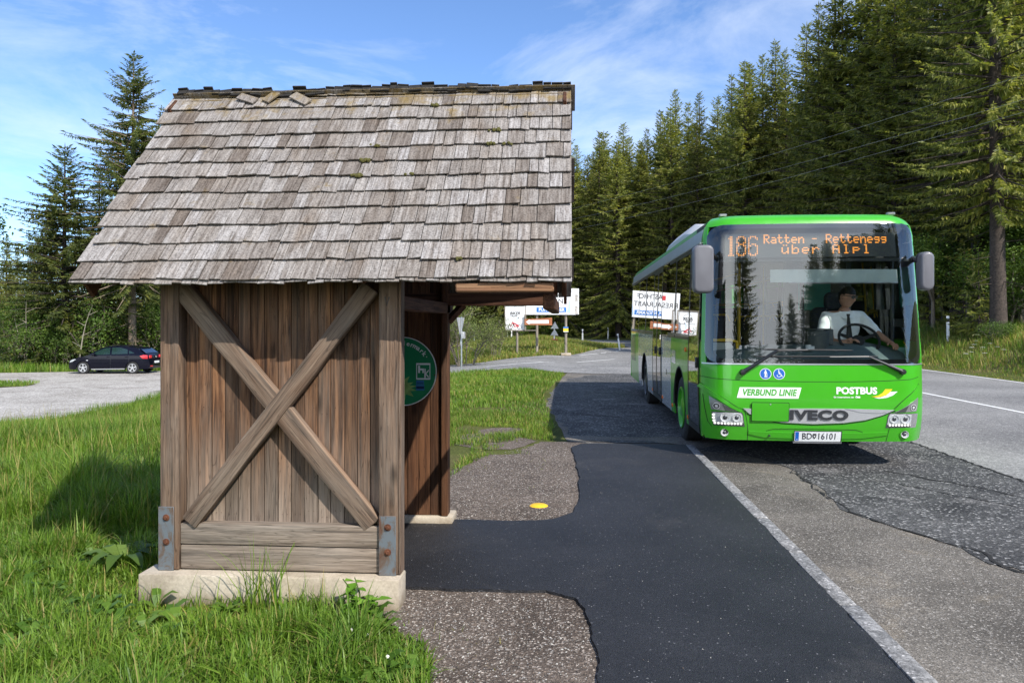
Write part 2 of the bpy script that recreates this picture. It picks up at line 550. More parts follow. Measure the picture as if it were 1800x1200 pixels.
def rounded(poly, it=2):
    for _ in range(it):
        q = []
        for i in range(len(poly)):
            a = Vector(poly[i]); b = Vector(poly[(i + 1) % len(poly)])
            q += [tuple(a.lerp(b, 0.25)), tuple(a.lerp(b, 0.75))]
        poly = q
    return poly

def drape(name, poly, off, mat, step=1.0, hf=height, kind='structure', label=None, cat=None, thick=0.0):
    bm = bmesh.new()
    f = bm.faces.new([bm.verts.new((x, y, 0)) for x, y in poly])
    xs = [p[0] for p in poly]; ys = [p[1] for p in poly]
    for ax, lo, hi in ((0, min(xs), max(xs)), (1, min(ys), max(ys))):
        t = math.floor(lo / step) * step + step
        while t < hi:
            co = [0, 0, 0]; no = [0, 0, 0]; co[ax] = t + 1e-4; no[ax] = 1
            bmesh.ops.bisect_plane(bm, geom=bm.verts[:] + bm.edges[:] + bm.faces[:], plane_co=co, plane_no=no)
            t += step
    bmesh.ops.triangulate(bm, faces=[f for f in bm.faces if len(f.verts) > 4])
    P = np.array([v.co[:] for v in bm.verts])
    H = hf(P[:, 0], P[:, 1]) + off
    for v, z in zip(bm.verts, H): v.co.z = z
    bmesh.ops.recalc_face_normals(bm, faces=bm.faces)
    if sum(f.normal.z for f in bm.faces) < 0:
        bmesh.ops.reverse_faces(bm, faces=bm.faces)
    if thick:
        r = bmesh.ops.extrude_face_region(bm, geom=bm.faces[:])
        nv = [g for g in r['geom'] if isinstance(g, bmesh.types.BMVert)]
        for v in nv: v.co.z -= thick
        bmesh.ops.recalc_face_normals(bm, faces=bm.faces)
    me = bpy.data.meshes.new(name); bm.to_mesh(me); bm.free()
    me.materials.append(mat)
    me.polygons.foreach_set('use_smooth', np.full(len(me.polygons), not thick, dtype=bool))
    o = link(name, me)
    return tag(o, label, cat, kind=kind)

M_path = asphalt('fresh_asphalt', (0.0078, 0.0080, 0.0095), (0.0220, 0.0222, 0.0255), (0.17, 0.17, 0.175), 0.007, 130, 0.62, 0.34, 0.9, 0.007, 0.7, stain=((0.046, 0.043, 0.041), 0.9, 0.57, 0.80), spec=0.5)
M_road = asphalt('worn_road_asphalt', (0.155, 0.152, 0.15), (0.27, 0.265, 0.255), (0.38, 0.37, 0.35), 0.10, 60, 0.85, 0.3, 0.4, 0.006, 0.3)
M_lot = asphalt('bleached_car_park_asphalt', (0.30, 0.28, 0.25), (0.48, 0.455, 0.42), (0.55, 0.52, 0.48), 0.08, 30, 0.9, 0.3, 0.4, 0.01, 0.3, stain=((0.20, 0.18, 0.155), 0.30, 0.53, 0.66))
M_side = asphalt('side_road_asphalt', (0.155, 0.153, 0.15), (0.27, 0.265, 0.255), (0.4, 0.4, 0.38), 0.08, 30, 0.88, 0.35, 0.4, 0.01, 0.4, stain=((0.35, 0.34, 0.32), 0.55, 0.58, 0.72))
M_bay = asphalt('gritty_brown_asphalt', (0.082, 0.073, 0.061), (0.185, 0.166, 0.140), (0.30, 0.28, 0.25), 0.14, 100, 0.9, 0.34, 0.9, 0.008, 0.8, stain=((0.27, 0.225, 0.165), 0.9, 0.54, 0.75))
M_patch = asphalt('crumbling_dark_asphalt', (0.022, 0.022, 0.023), (0.105, 0.103, 0.10), (0.27, 0.265, 0.255), 0.16, 45, 0.85, 0.4, 1.0, 0.016, 1.1, stain=((0.23, 0.22, 0.21), 1.6, 0.57, 0.75))
M_grit = asphalt('loose_grit', (0.062, 0.046, 0.035), (0.150, 0.118, 0.094), (0.32, 0.275, 0.235), 0.20, 85, 0.95, 0.45, 1.0, 0.014, 1.3)
M_paint = plain('road_paint', (0.72, 0.72, 0.70), 0.7, var=0.18, scale=14)
M_kerb = asphalt('granite_kerb', (0.115, 0.115, 0.115), (0.30, 0.295, 0.285), (0.42, 0.41, 0.40), 0.10, 70, 0.8, 0.35, 0.6, 0.006, 5)

# main road ribbon
def ribbon(name, line, l, r, off, mat, label, cat, z_add=0.0):
    V = []; F = []
    for i, p in enumerate(line):
        t = line[min(i + 1, len(line) - 1)] - line[max(i - 1, 0)]
        t = t / np.linalg.norm(t); nrm = np.array([t[1], -t[0]])
        for k in range(5):
            q = p + nrm * (l + (r - l) * k / 4)
            cz = height(np.array([p[0]]), np.array([p[1]]))[0]
            V.append((q[0], q[1], cz + off))
    for i in range(len(line) - 1):
        for k in range(4):
            a = i * 5 + k
            F.append((a, a + 1, a + 6, a + 5))
    me = np_mesh(name, np.array(V), np.array(F), np.full(len(F), 4), [mat], smooth_=True)
    return tag(link(name, me), label, cat, kind='structure')
ribbon('main_road', CL, -4.0, 4.25, 0.020, M_road, 'grey two lane main road bending round to the left', 'road')
ribbon('road_marking', CL, -0.30, -0.19, 0.026, M_paint, 'white line along the middle of the main road', 'road marking')
ribbon('road_marking', CL, 4.02, 4.12, 0.026, M_paint, 'faded white line along the forest edge of the main road', 'road marking')

LOT = [(-16.4, 40.0), (-13.4, 41.2), (-20, 41.4), (-26, 40.4), (-30, 38.9), (-60, 35.5), (-62, 14), (-30, 12.5), (-14.1, 14.5), (-14.2, 21.5), (-15.0, 28), (-16.4, 30)]
SIDE = [(4.9, 52.5), (2.6, 49.5), (0.3, 41.5), (-1.8, 37.6), (-4.1, 34.9), (-9, 33.0), (-13.5, 40), (-16.5, 40), (-16.5, 28.5), (-9, 28.2), (-3.7, 27.4), (-0.4, 26.8), (1.0, 26.0), (4.95, 26.2)]
ISLE = [(-40, 29.4), (-24.5, 29.2), (-22.6, 30.6), (-23.4, 32.6), (-40, 33.6)]
# lay-by the bus stands in, side road and car park
drape('bus_bay', wobble([(1.66, -8), (5.06, -8), (5.06, 27), (4.98, 44), (3.6, 50), (1.2, 44), (0.3, 30), (-0.1, 25.5), (-0.45, 20), (-0.5, 16), (-0.15, 13), (0.02, 11.2), (0.3, 10.57), (1.66, 10.57)], 0.03, 3, 0.4), 0.014, M_bay, 0.8,
      label='brown gritty asphalt of the bus bay', cat='bus bay')
drape('bus_bay_patch', wobble(rounded([(2.62, 9.9), (2.6, 7.9), (2.58, 7.2), (2.82, 6.57), (3.08, 6.05), (3.05, 5.7), (3.25, 5.45), (3.6, 4.9), (4.0, 3.6), (5.02, 2.0), (5.04, 14), (5.04, 26), (2.5, 26.5), (0.2, 25.2), (-0.38, 20), (-0.44, 16.2), (-0.1, 13.2), (0.08, 11.4), (0.45, 10.75), (1.7, 10.75)], 1), 0.06, 5, 0.22), 0.019, M_patch, 0.6,
      label='dark crumbling patch of asphalt under and beside the bus', cat='asphalt patch')
drape('side_road', wobble(SIDE, 0.05, 9, 0.7), 0.028, M_side, 1.0,
      label='pale grey side road crossing behind the shelter', cat='side road')
drape('car_park', wobble(LOT, 0.08, 11, 0.8), 0.034, M_lot, 1.2,
      label='bleached gravelly car park beyond the meadow on the left', cat='car park')
drape('grass_island', rounded(ISLE, 2), 0.06, ground_material(), 1.0, label='small grass island in the car park at the left', cat='grass')
for a, b, l in (((-3.2, 30.0), (-0.2, 32.8), 0.12), ((0.4, 33.5), (2.2, 36.5), 0.12), ((0.6, 40.4), (3.0, 46.5), 0.14)):
    a, b = Vector(a), Vector(b); n = (b - a).normalized(); n = Vector((-n.y, n.x)) * l / 2
    drape('road_marking', [tuple(a + n), tuple(a - n), tuple(b - n), tuple(b + n)], 0.034, M_paint, 1.0, label='worn white dash on the side road behind the bus', cat='road marking')['group'] = 'worn dashes on the side road'

# cracks and open seams in the old asphalt
M_crack = plain('open_crack', (0.012, 0.011, 0.010), 0.95, var=0.5, scale=30)
def crack(pts, w, seed, off, label):
    rng_ = random.Random(seed); P = []
    for a, b in zip(pts[:-1], pts[1:]):
        a = Vector(a); b = Vector(b); n = max(1, int((b - a).length / 0.09))
        for i in range(n): P.append(a.lerp(b, i / n) + Vector((rng_.uniform(-.035, .035), rng_.uniform(-.035, .035))))
    P.append(Vector(pts[-1])); L_, R_ = [], []
    V, F_ = [], []
    for i, p in enumerate(P):
        t = (P[min(i + 1, len(P) - 1)] - P[max(i - 1, 0)]); t.normalize(); n_ = Vector((-t.y, t.x)); ww = w * rng_.uniform(0.15, 1.25) * (0.2 if i in (0, len(P) - 1) else 1)
        z = float(height(np.array([p.x]), np.array([p.y]))[0]) + off
        for s_ in (1, -1): q = p + n_ * ww / 2 * s_; V.append((q.x, q.y, z))
    F_ = [(2 * i, 2 * i + 1, 2 * i + 3, 2 * i + 2) for i in range(len(P) - 1)]
    me = np_mesh('asphalt_crack', V, F_, [4] * len(F_), [M_crack]); tag(link('asphalt_crack', me), label, 'crack', kind='structure')
crack([(2.60, 9.2), (2.58, 7.9), (2.58, 7.2), (2.82, 6.57), (3.10, 6.05), (3.07, 5.7), (3.28, 5.42), (3.62, 4.9)], 0.028, 2, 0.0235, 'open crack along the ragged edge of the dark patch')
crack([(5.02, 3.0), (5.0, 7.0), (4.96, 9.6), (4.98, 12), (4.96, 15), (4.98, 20)], 0.035, 3, 0.0245, 'open seam between the main road and the bus bay')
crack([(3.7, 9.3), (4.0, 8.8), (4.35, 8.3), (4.5, 7.9)], 0.035, 4, 0.0235, 'crack running out from under the bus')
crack([(3.0, 8.9), (3.5, 8.6), (4.4, 7.2), (4.9, 6.6)], 0.02, 5, 0.0235, 'thin crack across the dark patch')
crack([(0.1, 14.6), (0.9, 14.2), (1.6, 14.5)], 0.05, 6, 0.0235, 'crack in the shaded patch left of the bus')
# grit shoulders, new path, kerb
drape('grit_strip', wobble([(1.7, -3), (1.62, 3.4), (0.2, 4.9), (-1.0, 4.9), (-1.12, 4.42), (-0.95, 4.15), (-0.72, 3.8), (-0.66, 3.4), (-0.6, 2.4), (-0.55, -3)], 0.035, 13, 0.12), 0.008, M_grit, 0.5,
      label='brown loose grit between the grass and the new path', cat='gravel')
drape('grit_strip', wobble([(-1.06, 6.2), (0.35, 6.2), (0.42, 10.75), (0.1, 11.1), (-0.35, 10.9), (-0.66, 9.7), (-1.0, 9.6), (-1.3, 8.6), (-1.35, 7.2)], 0.05, 15, 0.12), 0.008, M_grit, 0.5,
      label='brown loose grit behind the shelter beside the new path', cat='gravel')
drape('grit_strip', wobble(rounded([(-1.55, 10.2), (-0.75, 9.9), (-0.35, 10.9), (-0.55, 12.2), (-1.0, 12.4), (-1.5, 11.6)], 2), 0.06, 19, 0.12), 0.006, M_grit, 0.5,
      label='worn bare patch of grit in the lawn behind the shelter', cat='gravel')
flat0 = lambda X, Y: np.zeros(np.shape(X))
path_poly = [(-2.45, 4.72), (-1.03, 4.72), (-0.52, 4.72), (-0.14, 4.72), (0.04, 4.62), (0.11, 4.42), (0.14, 4.0), (0.16, 3.4), (0.2, 2.0), (0.24, -3.0), (1.58, -3.0), (1.58, 10.52),
             (0.4, 10.56), (0.16, 10.5), (0.06, 10.2), (0.10, 9.2), (0.12, 8.2), (0.10, 7.1), (0.04, 6.72), (-0.12, 6.46), (-0.45, 6.36), (-1.03, 6.38), (-1.03, 6.24), (-2.45, 6.24)]
drape('path', wobble(wobble(path_poly, 0.014, 17, 0.16), 0.005, 18, 0.035), 0.006, M_path, 0.6, flat0, label='fresh black asphalt path with rounded corners into the shelter', cat='path', thick=0.06)
kb = MB(); rng = random.Random(4)
y = -3.0
while y < 10.42:
    ln = min(rng.uniform(0.85, 1.05), 10.5 - y)
    a = rng.uniform(-0.006, 0.006)
    kb.box((1.637 + a, y + ln / 2, -0.093 + rng.uniform(-0.003, 0.003)), (0.112, ln - 0.007, 0.2))
    y += ln
kb.build('kerb', M_kerb, bevel=0.012, seg=2)
tag(bpy.data.objects['kerb'], 'pale granite kerb between the new path and the bus bay', 'kerb', kind='structure')
# ================================================================= bus shelter
PL = dict(cols=[(0.030, 0.015, 0.009), (0.120, 0.058, 0.029), (0.25, 0.128, 0.062)])
M_plank = wood('brown_planks', 'Z', PL['cols'], (0.29, 0.23, 0.18), 0.34, low_bleach=(0.80, 1.50))
M_plank_in = wood('brown_inner_planks', 'Z', [(0.05, 0.022, 0.011), (0.105, 0.046, 0.022), (0.17, 0.078, 0.036)], (0.20, 0.14, 0.10), 0.2)
M_postw = wood('grey_brown_post', 'Z', [(0.045, 0.026, 0.016), (0.145, 0.085, 0.052), (0.26, 0.17, 0.11)], (0.31, 0.255, 0.205), 0.5, islands=3)
M_railw = wood('weathered_rail', 'X', [(0.055, 0.040, 0.030), (0.19, 0.145, 0.108), (0.32, 0.26, 0.205)], (0.36, 0.31, 0.255), 0.6, islands=5)
M_brace = wood('weathered_brace', 'X', [(0.050, 0.028, 0.017), (0.17, 0.10, 0.062), (0.30, 0.205, 0.14)], (0.36, 0.30, 0.24), 0.52, islands=5)
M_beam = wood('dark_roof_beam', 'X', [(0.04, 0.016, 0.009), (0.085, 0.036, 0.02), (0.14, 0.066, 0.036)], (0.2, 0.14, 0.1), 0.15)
M_orwoodlike = wood('lit_brown_outrigger', 'X', [(0.12, 0.055, 0.028), (0.22, 0.11, 0.058), (0.30, 0.17, 0.09)], (0.3, 0.22, 0.16), 0.25)  # paler than the other roof beams, sunlight put into the wood colour
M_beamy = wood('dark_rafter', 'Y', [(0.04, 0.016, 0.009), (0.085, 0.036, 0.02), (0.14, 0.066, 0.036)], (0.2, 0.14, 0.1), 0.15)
def concrete():
    m, N, L, B = new_mat('shelter_concrete')
    v, _ = objvec(N, L)
    n1 = noise(N, L, v, 3.2, 8, 0.65, 0.4); n2 = noise(N, L, v, 60, 4, 0.7)
    r1 = ramp(N, [(0.32, (0.29, 0.24, 0.175)), (0.5, (0.45, 0.385, 0.295)), (0.7, (0.53, 0.465, 0.365))]); L.new(n1.outputs['Fac'], r1.inputs['Fac'])
    r2 = ramp(N, [(0.3, 0.78), (0.7, 1.1)]); L.new(n2.outputs['Fac'], r2.inputs['Fac'])
    c = mixc(N, L, 1.0, r1.outputs['Color'], r2.outputs['Color'], 'MULTIPLY')
    # splashed soil low down
    tc = N.new('ShaderNodeTexCoord'); sp = N.new('ShaderNodeSeparateXYZ'); L.new(tc.outputs['Object'], sp.inputs[0])
    ad = N.new('ShaderNodeMath'); ad.operation = 'MULTIPLY_ADD'; ad.inputs[1].default_value = 0.16; L.new(n1.outputs['Fac'], ad.inputs[0]); L.new(sp.outputs['Z'], ad.inputs[2])
    mr = N.new('ShaderNodeMapRange'); mr.inputs['From Min'].default_value = 0.15; mr.inputs['From Max'].default_value = 0.06; mr.inputs['To Max'].default_value = 0.75; L.new(ad.outputs[0], mr.inputs['Value'])
    c = mixc(N, L, mr.outputs[0], c, (0.17, 0.125, 0.075))
    L.new(c, B.inputs['Base Color']); B.inputs['Roughness'].default_value = 0.92
    bump(N, L, B, n1.outputs['Fac'], 0.35, 0.01)
    return m
M_conc = concrete()

def shingle_mat(name):
    m, N, L, B = new_mat(name)
    g = N.new('ShaderNodeNewGeometry'); rnd = g.outputs['Random Per Island']
    v, _ = objvec(N, L, (46, 2.6, 20), 17.0)
    n1 = noise(N, L, v, 1.3, 8, 0.7, 0.35)
    r1 = ramp(N, [(0.32, (0.105, 0.088, 0.075)), (0.48, (0.232, 0.216, 0.204)), (0.66, (0.365, 0.350, 0.336))])
    L.new(n1.outputs['Fac'], r1.inputs['Fac'])
    c = r1.outputs['Color']
    wn_ = N.new('ShaderNodeTexWhiteNoise'); wn_.noise_dimensions = '1D'
    L.new(rnd, wn_.inputs['W'])
    ri = ramp(N, [(0.0, (0.58, 0.52, 0.47)), (0.25, (0.86, 0.82, 0.78)), (0.7, (1.0, 0.985, 0.97)), (1.0, (1.16, 1.16, 1.18))])
    L.new(wn_.outputs['Value'], ri.inputs['Fac'])
    c = mixc(N, L, 1.0, c, ri.outputs['Color'], 'MULTIPLY')
    # brown streaks and blotches over whole areas
    vb, _ = objvec(N, L, (2.6, 0.8, 1))
    nb = noise(N, L, vb, 1.5, 6, 0.6, 0.4)
    rb = ramp(N, [(0.50, 0.0), (0.72, 0.65)]); L.new(nb.outputs['Fac'], rb.inputs['Fac'])
    c = mixc(N, L, rb.outputs['Color'], c, mixc(N, L, 1.0, c, (0.72, 0.60, 0.48), 'MULTIPLY'))
    # speckle of lichen
    vs_, _ = objvec(N, L, (1, 1, 1))
    ns = noise(N, L, vs_, 85, 3, 0.7)
    rs = ramp(N, [(0.34, 0.35), (0.5, 1.0), (0.68, 1.2)]); L.new(ns.outputs['Fac'], rs.inputs['Fac'])
    c = mixc(N, L, 0.75, c, rs.outputs['Color'], 'MULTIPLY')
    # moss and yellow lichen gather near the ridge
    tc = N.new('ShaderNodeTexCoord'); sp = N.new('ShaderNodeSeparateXYZ'); L.new(tc.outputs['Object'], sp.inputs[0])
    mr = N.new('ShaderNodeMapRange'); mr.inputs['From Min'].default_value = 1.35; mr.inputs['From Max'].default_value = 1.95
    L.new(sp.outputs['Y'], mr.inputs['Value'])
    nm = noise(N, L, vs_, 5.5, 6, 0.7)
    ad = N.new('ShaderNodeMath'); ad.operation = 'MULTIPLY_ADD'; ad.inputs[1].default_value = 0.28
    L.new(mr.outputs[0], ad.inputs[0]); L.new(nm.outputs['Fac'], ad.inputs[2])
    rm = ramp(N, [(0.62, 0.0), (0.80, 0.75)]); L.new(ad.outputs[0], rm.inputs['Fac'])
    c = mixc(N, L, rm.outputs['Color'], c, (0.20, 0.135, 0.035))
    L.new(c, B.inputs['Base Color']); B.inputs['Roughness'].default_value = 0.9
    B.inputs['Specular IOR Level'].default_value = 0.2
    bump(N, L, B, n1.outputs['Fac'], 0.7, 0.006)
    return m
M_shing = shingle_mat('weathered_shingles')
M_ridge = plain('blackened_ridge_shingles', (0.016, 0.014, 0.012), 0.95, var=0.6, scale=25, bmp=0.5)
M_moss = plain('moss', (0.075, 0.070, 0.016), 1.0, var=0.5, scale=60, bmp=1.0)

def steel_rust():
    m, N, L, B = new_mat('galvanised_rusty_steel')
    v, _ = objvec(N, L, (1, 1, 0.6), 5.0)
    n = noise(N, L, v, 9, 8, 0.7, 0.5)
    r = ramp(N, [(0.46, (0.125, 0.145, 0.160)), (0.54, (0.115, 0.085, 0.065)), (0.66, (0.095, 0.036, 0.016))])
    L.new(n.outputs['Fac'], r.inputs['Fac']); L.new(r.outputs['Color'], B.inputs['Base Color'])
    B.inputs['Roughness'].default_value = 0.7; B.inputs['Metallic'].default_value = 0.15
    bump(N, L, B, n.outputs['Fac'], 0.3, 0.003)
    return m
M_steel = steel_rust()
M_rust = plain('rust', (0.10, 0.035, 0.015), 0.9, var=0.5, scale=40, bmp=0.5)

XL, XR = -2.445, -0.965           # outer faces of the corner posts
YN, YF = 4.45, 6.30               # near and far walls
ZB = 0.165                        # top of the near plinth
EAVE_Y, RIDGE_Y, EAVE_Z, RIDGE_Z = 4.20, 5.37, 1.892, 3.285
RX0, RX1 = -2.84, 0.025

sh = empty('bus_shelter', (-1.7, 5.37, 0))
tag(sh, 'small brown timber bus shelter with a steep roof of grey wooden shingles', 'bus shelter')
O = Vector(sh.location)
def S(mb, name, mat, **k):
    """shelter part: built at world place, hung on the shelter's empty"""
    o = mb.build(name, mat, **k); o.parent = sh; o.location = Vector(o.location) - O
    return o

# plinth (near side wall, far wall, back wall) -- chipped top edges
for nm, a, b in (('concrete_base', (-2.535, 4.37, -0.12), (-0.972, 4.565, ZB)), ('concrete_base', (-2.56, 6.235, -0.12), (-0.945, 6.50, 0.055))):
    mb = MB(); mb.span(a, b); o = S(mb, nm, M_conc, bevel=0.008, seg=2)
mb = MB(); mb.span((-2.535, 4.568, -0.12), (-2.32, 6.232, 0.10)); S(mb, 'concrete_base', M_conc, bevel=0.012, seg=2)

ROOFK = (RIDGE_Z - EAVE_Z) / (RIDGE_Y - EAVE_Y)
def under(y, drop=0.10):
    return EAVE_Z + ROOFK * (RIDGE_Y - EAVE_Y - abs(y - RIDGE_Y)) - drop

def post(x0, x1, y0, y1, z0, z1, name='post', mat=None):
    mb = MB(); mb.span((x0, y0, z0), (x1, y1, z1)); return S(mb, name, mat or M_postw, bevel=0.008, seg=2)
post(XL, XL + 0.118, YN, YN + 0.12, ZB + 0.004, under(YN, 0.06))
p_r = post(XR - 0.145, XR - 0.030, YN, YN + 0.12, ZB + 0.004, under(YN, 0.06))
# thin cover board on the open side of the near right post
mb = MB(); mb.span((XR - 0.0285, YN + 0.004, ZB + 0.006), (XR - 0.012, YN + 0.100, under(YN, 0.08))); S(mb, 'cover_board', M_postw, bevel=0.003)
post(XL, XL + 0.11, YF, YF + 0.12, 0.102, under(YF + 0.12, 0.06))
post(XR - 0.075, XR - 0.02, YF - 0.035, YF + 0.10, 0.058, under(YF + 0.10, 0.06), mat=M_plank_in)

def planks(x0, x1, y, zbot, ztop_f, mat, seed, w=0.082, t=0.02, gap=0.0035, cols=None):
    rng = random.Random(seed); mb = MB(); x = x0
    while x < x1 - 0.01:
        ww = min(w * rng.uniform(0.94, 1.06), x1 - x)
        if x1 - (x + ww) < 0.03: ww = x1 - x
        yy = y + rng.uniform(-0.002, 0.002)
        mb.span((x + gap / 2, yy, zbot), (x + ww - gap / 2, yy + t, ztop_f))
        x += ww
    return mb
zt = 1.985
mb = planks(XL + 0.119, XR - 0.143, YN + 0.088, 0.415, under(YN + .1, 0.09), M_plank, 1)
for zz in (0.50, 1.12, 1.70):
    x = XL + 0.16
    while x < XR - 0.16:
        for dx in (-0.012, 0.018):
            mb.cyl((x + dx, YN + 0.0845, zz + 0.02 * math.sin(x * 31)), (x + dx, YN + 0.088, zz + 0.02 * math.sin(x * 31)), 0.0032, n=6, mat=1)
        x += 0.082
S(mb, 'plank_wall', [M_plank, M_rust], bevel=0.0015)
# inner backing so no light leaks through the joints
mb = MB(); mb.span((XL + 0.12, YN + 0.112, 0.2), (XR - 0.144, YN + 0.118, under(YN + .1, 0.1))); S(mb, 'backing_board', M_plank_in)
# far wall, seen from inside
mb = planks(XL + 0.125, XR - 0.077, YF, 0.058, under(YF, 0.10), M_plank_in, 2, 0.098)
S(mb, 'plank_wall', M_plank_in, bevel=0.0025)
mb = MB(); mb.span((XL + 0.125, YF + 0.024, 0.058), (XR - 0.077, YF + 0.03, under(YF + .03, 0.1))); S(mb, 'backing_board', M_plank_in)
# back wall on the meadow side (boards along Y)
mb = MB(); y = YN + 0.125
while y < YF - 0.02:
    w = min(0.098, YF - 0.005 - y)
    mb.span((XL + 0.03, y + 0.002, 0.105), (XL + 0.05, y + w - 0.002, under(min(y, y + w, key=lambda q: under(q)), 0.12))); y += w
S(mb, 'plank_wall', M_plank_in, bevel=0.002)

# rails at the foot of the near wall
for z0, z1, dy in ((0.322, 0.446, 0.0), (0.172, 0.316, 0.004)):
    mb = MB(); mb.span((XL + 0.121, YN + 0.012 + dy, z0), (XR - 0.145, YN + 0.112, z1)); S(mb, 'rail', M_railw, bevel=0.007, seg=2)

# crossed braces: each its own object with its grain along local X
def brace(a, b, w, y0, y1, seed):
    a = Vector(a); b = Vector(b); d = b - a; ln = d.length; ang = math.atan2(d.y, d.x)
    h = w / 2
    top = under(YN + .05, 0.11)
    # slightly uneven hewn edges
    rng = random.Random(seed); n = 9; up, lo = [], []
    for i in range(n + 1):
        t = i / n
        up.append((ln * t, h + rng.uniform(-0.005, 0.004))); lo.append((ln * t, -h + rng.uniform(-0.004, 0.005)))
    poly = lo + up[::-1]
    mb = MB()
    mb.prism(poly, -(y1 - y0) / 2, (y1 - y0) / 2)
    Mx = Matrix.Rotation(R(90), 4, 'X')
    mb.v = [Mx @ v for v in mb.v]
    o = mb.build('brace', M_brace, bevel=0.010, seg=2)
    o.location = Vector((a.x, (y0 + y1) / 2, a.y)) - O
    o.rotation_euler = (0, -ang, 0); o.parent = sh
    return o
def bp(x, y):  # measured on the elevation of the near wall: metres per photo pixel on the wall plane
    return None
brace((-2.36, 1.90), (-1.155, 0.452), 0.118, YN + 0.008, YN + 0.086, 3)
brace((-2.27, 0.452), (-1.16, 1.86), 0.105, YN - 0.004, YN + 0.070, 4)

# steel shoes with bolts
for x0, x1, z1 in ((XL - 0.006, XL + 0.09, 0.548), (XR - 0.142, XR - 0.040, 0.515)):
    mb = MB(); mb.span((x0, YN - 0.008, ZB + 0.001), (x1, YN - 0.001, z1))
    br = S(mb, 'post_bracket', M_steel, bevel=0.002)
    for zz in (z1 - 0.065, z1 - 0.21):
        mb = MB(); mb.cyl(((x0 + x1) / 2 + 0.003, YN - 0.022, zz), ((x0 + x1) / 2 + 0.003, YN - 0.006, zz), 0.0125, n=6)
        mb.cyl(((x0 + x1) / 2 + 0.003, YN - 0.0135, zz), ((x0 + x1) / 2 + 0.003, YN - 0.0085, zz), 0.021, n=14)
        bo = mb.build('bolt', M_rust, bevel=0.002); bo.parent = br; bo.location = -O - Vector(br.location)
        bo.location = (-O) - Vector(br.location)

# timbers under the roof
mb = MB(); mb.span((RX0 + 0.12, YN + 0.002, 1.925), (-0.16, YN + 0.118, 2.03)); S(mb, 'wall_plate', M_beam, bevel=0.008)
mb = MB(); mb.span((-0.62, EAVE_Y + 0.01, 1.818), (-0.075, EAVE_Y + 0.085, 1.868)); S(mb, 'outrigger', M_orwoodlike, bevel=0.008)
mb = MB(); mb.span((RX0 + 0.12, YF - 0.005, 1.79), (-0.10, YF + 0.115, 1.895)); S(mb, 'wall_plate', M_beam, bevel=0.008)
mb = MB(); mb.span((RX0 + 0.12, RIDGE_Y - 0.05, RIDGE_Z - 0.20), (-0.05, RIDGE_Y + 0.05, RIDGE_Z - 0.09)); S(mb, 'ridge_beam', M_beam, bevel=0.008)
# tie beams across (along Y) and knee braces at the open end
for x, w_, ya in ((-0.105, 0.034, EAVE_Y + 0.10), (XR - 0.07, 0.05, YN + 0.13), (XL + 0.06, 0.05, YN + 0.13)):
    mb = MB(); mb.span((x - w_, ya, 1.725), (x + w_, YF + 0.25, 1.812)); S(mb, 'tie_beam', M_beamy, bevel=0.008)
mb = MB(); mb.tube([(XR - 0.03, YF + 0.05, 1.66), (XR + 0.10, YF + 0.05, 1.80)], 0.035, 4); S(mb, 'knee_brace', M_beam)
# rafters
ang = math.atan(ROOFK)
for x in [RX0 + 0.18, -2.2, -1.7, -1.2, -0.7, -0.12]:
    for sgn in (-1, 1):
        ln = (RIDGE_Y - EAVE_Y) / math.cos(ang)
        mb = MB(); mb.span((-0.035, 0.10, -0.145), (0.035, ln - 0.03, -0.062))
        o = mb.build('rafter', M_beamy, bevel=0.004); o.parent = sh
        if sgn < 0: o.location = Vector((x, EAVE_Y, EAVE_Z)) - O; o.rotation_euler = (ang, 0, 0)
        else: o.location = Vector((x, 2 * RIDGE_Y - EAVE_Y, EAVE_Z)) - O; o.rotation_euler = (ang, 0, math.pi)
# barge boards at both gables
for x in (RX0 + 0.03, RX1 - 0.045):
    for sgn in (-1, 1):
        ln = (RIDGE_Y - EAVE_Y) / math.cos(ang)
        mb = MB(); mb.span((-0.012, 0.04, -0.19), (0.012, ln - 0.005, -0.05))
        o = mb.build('barge_board', M_beamy, bevel=0.003); o.parent = sh
        if sgn < 0: o.location = Vector((x, EAVE_Y, EAVE_Z)) - O; o.rotation_euler = (ang, 0, 0)
        else: o.location = Vector((x, 2 * RIDGE_Y - EAVE_Y, EAVE_Z)) - O; o.rotation_euler = (ang, 0, math.pi)

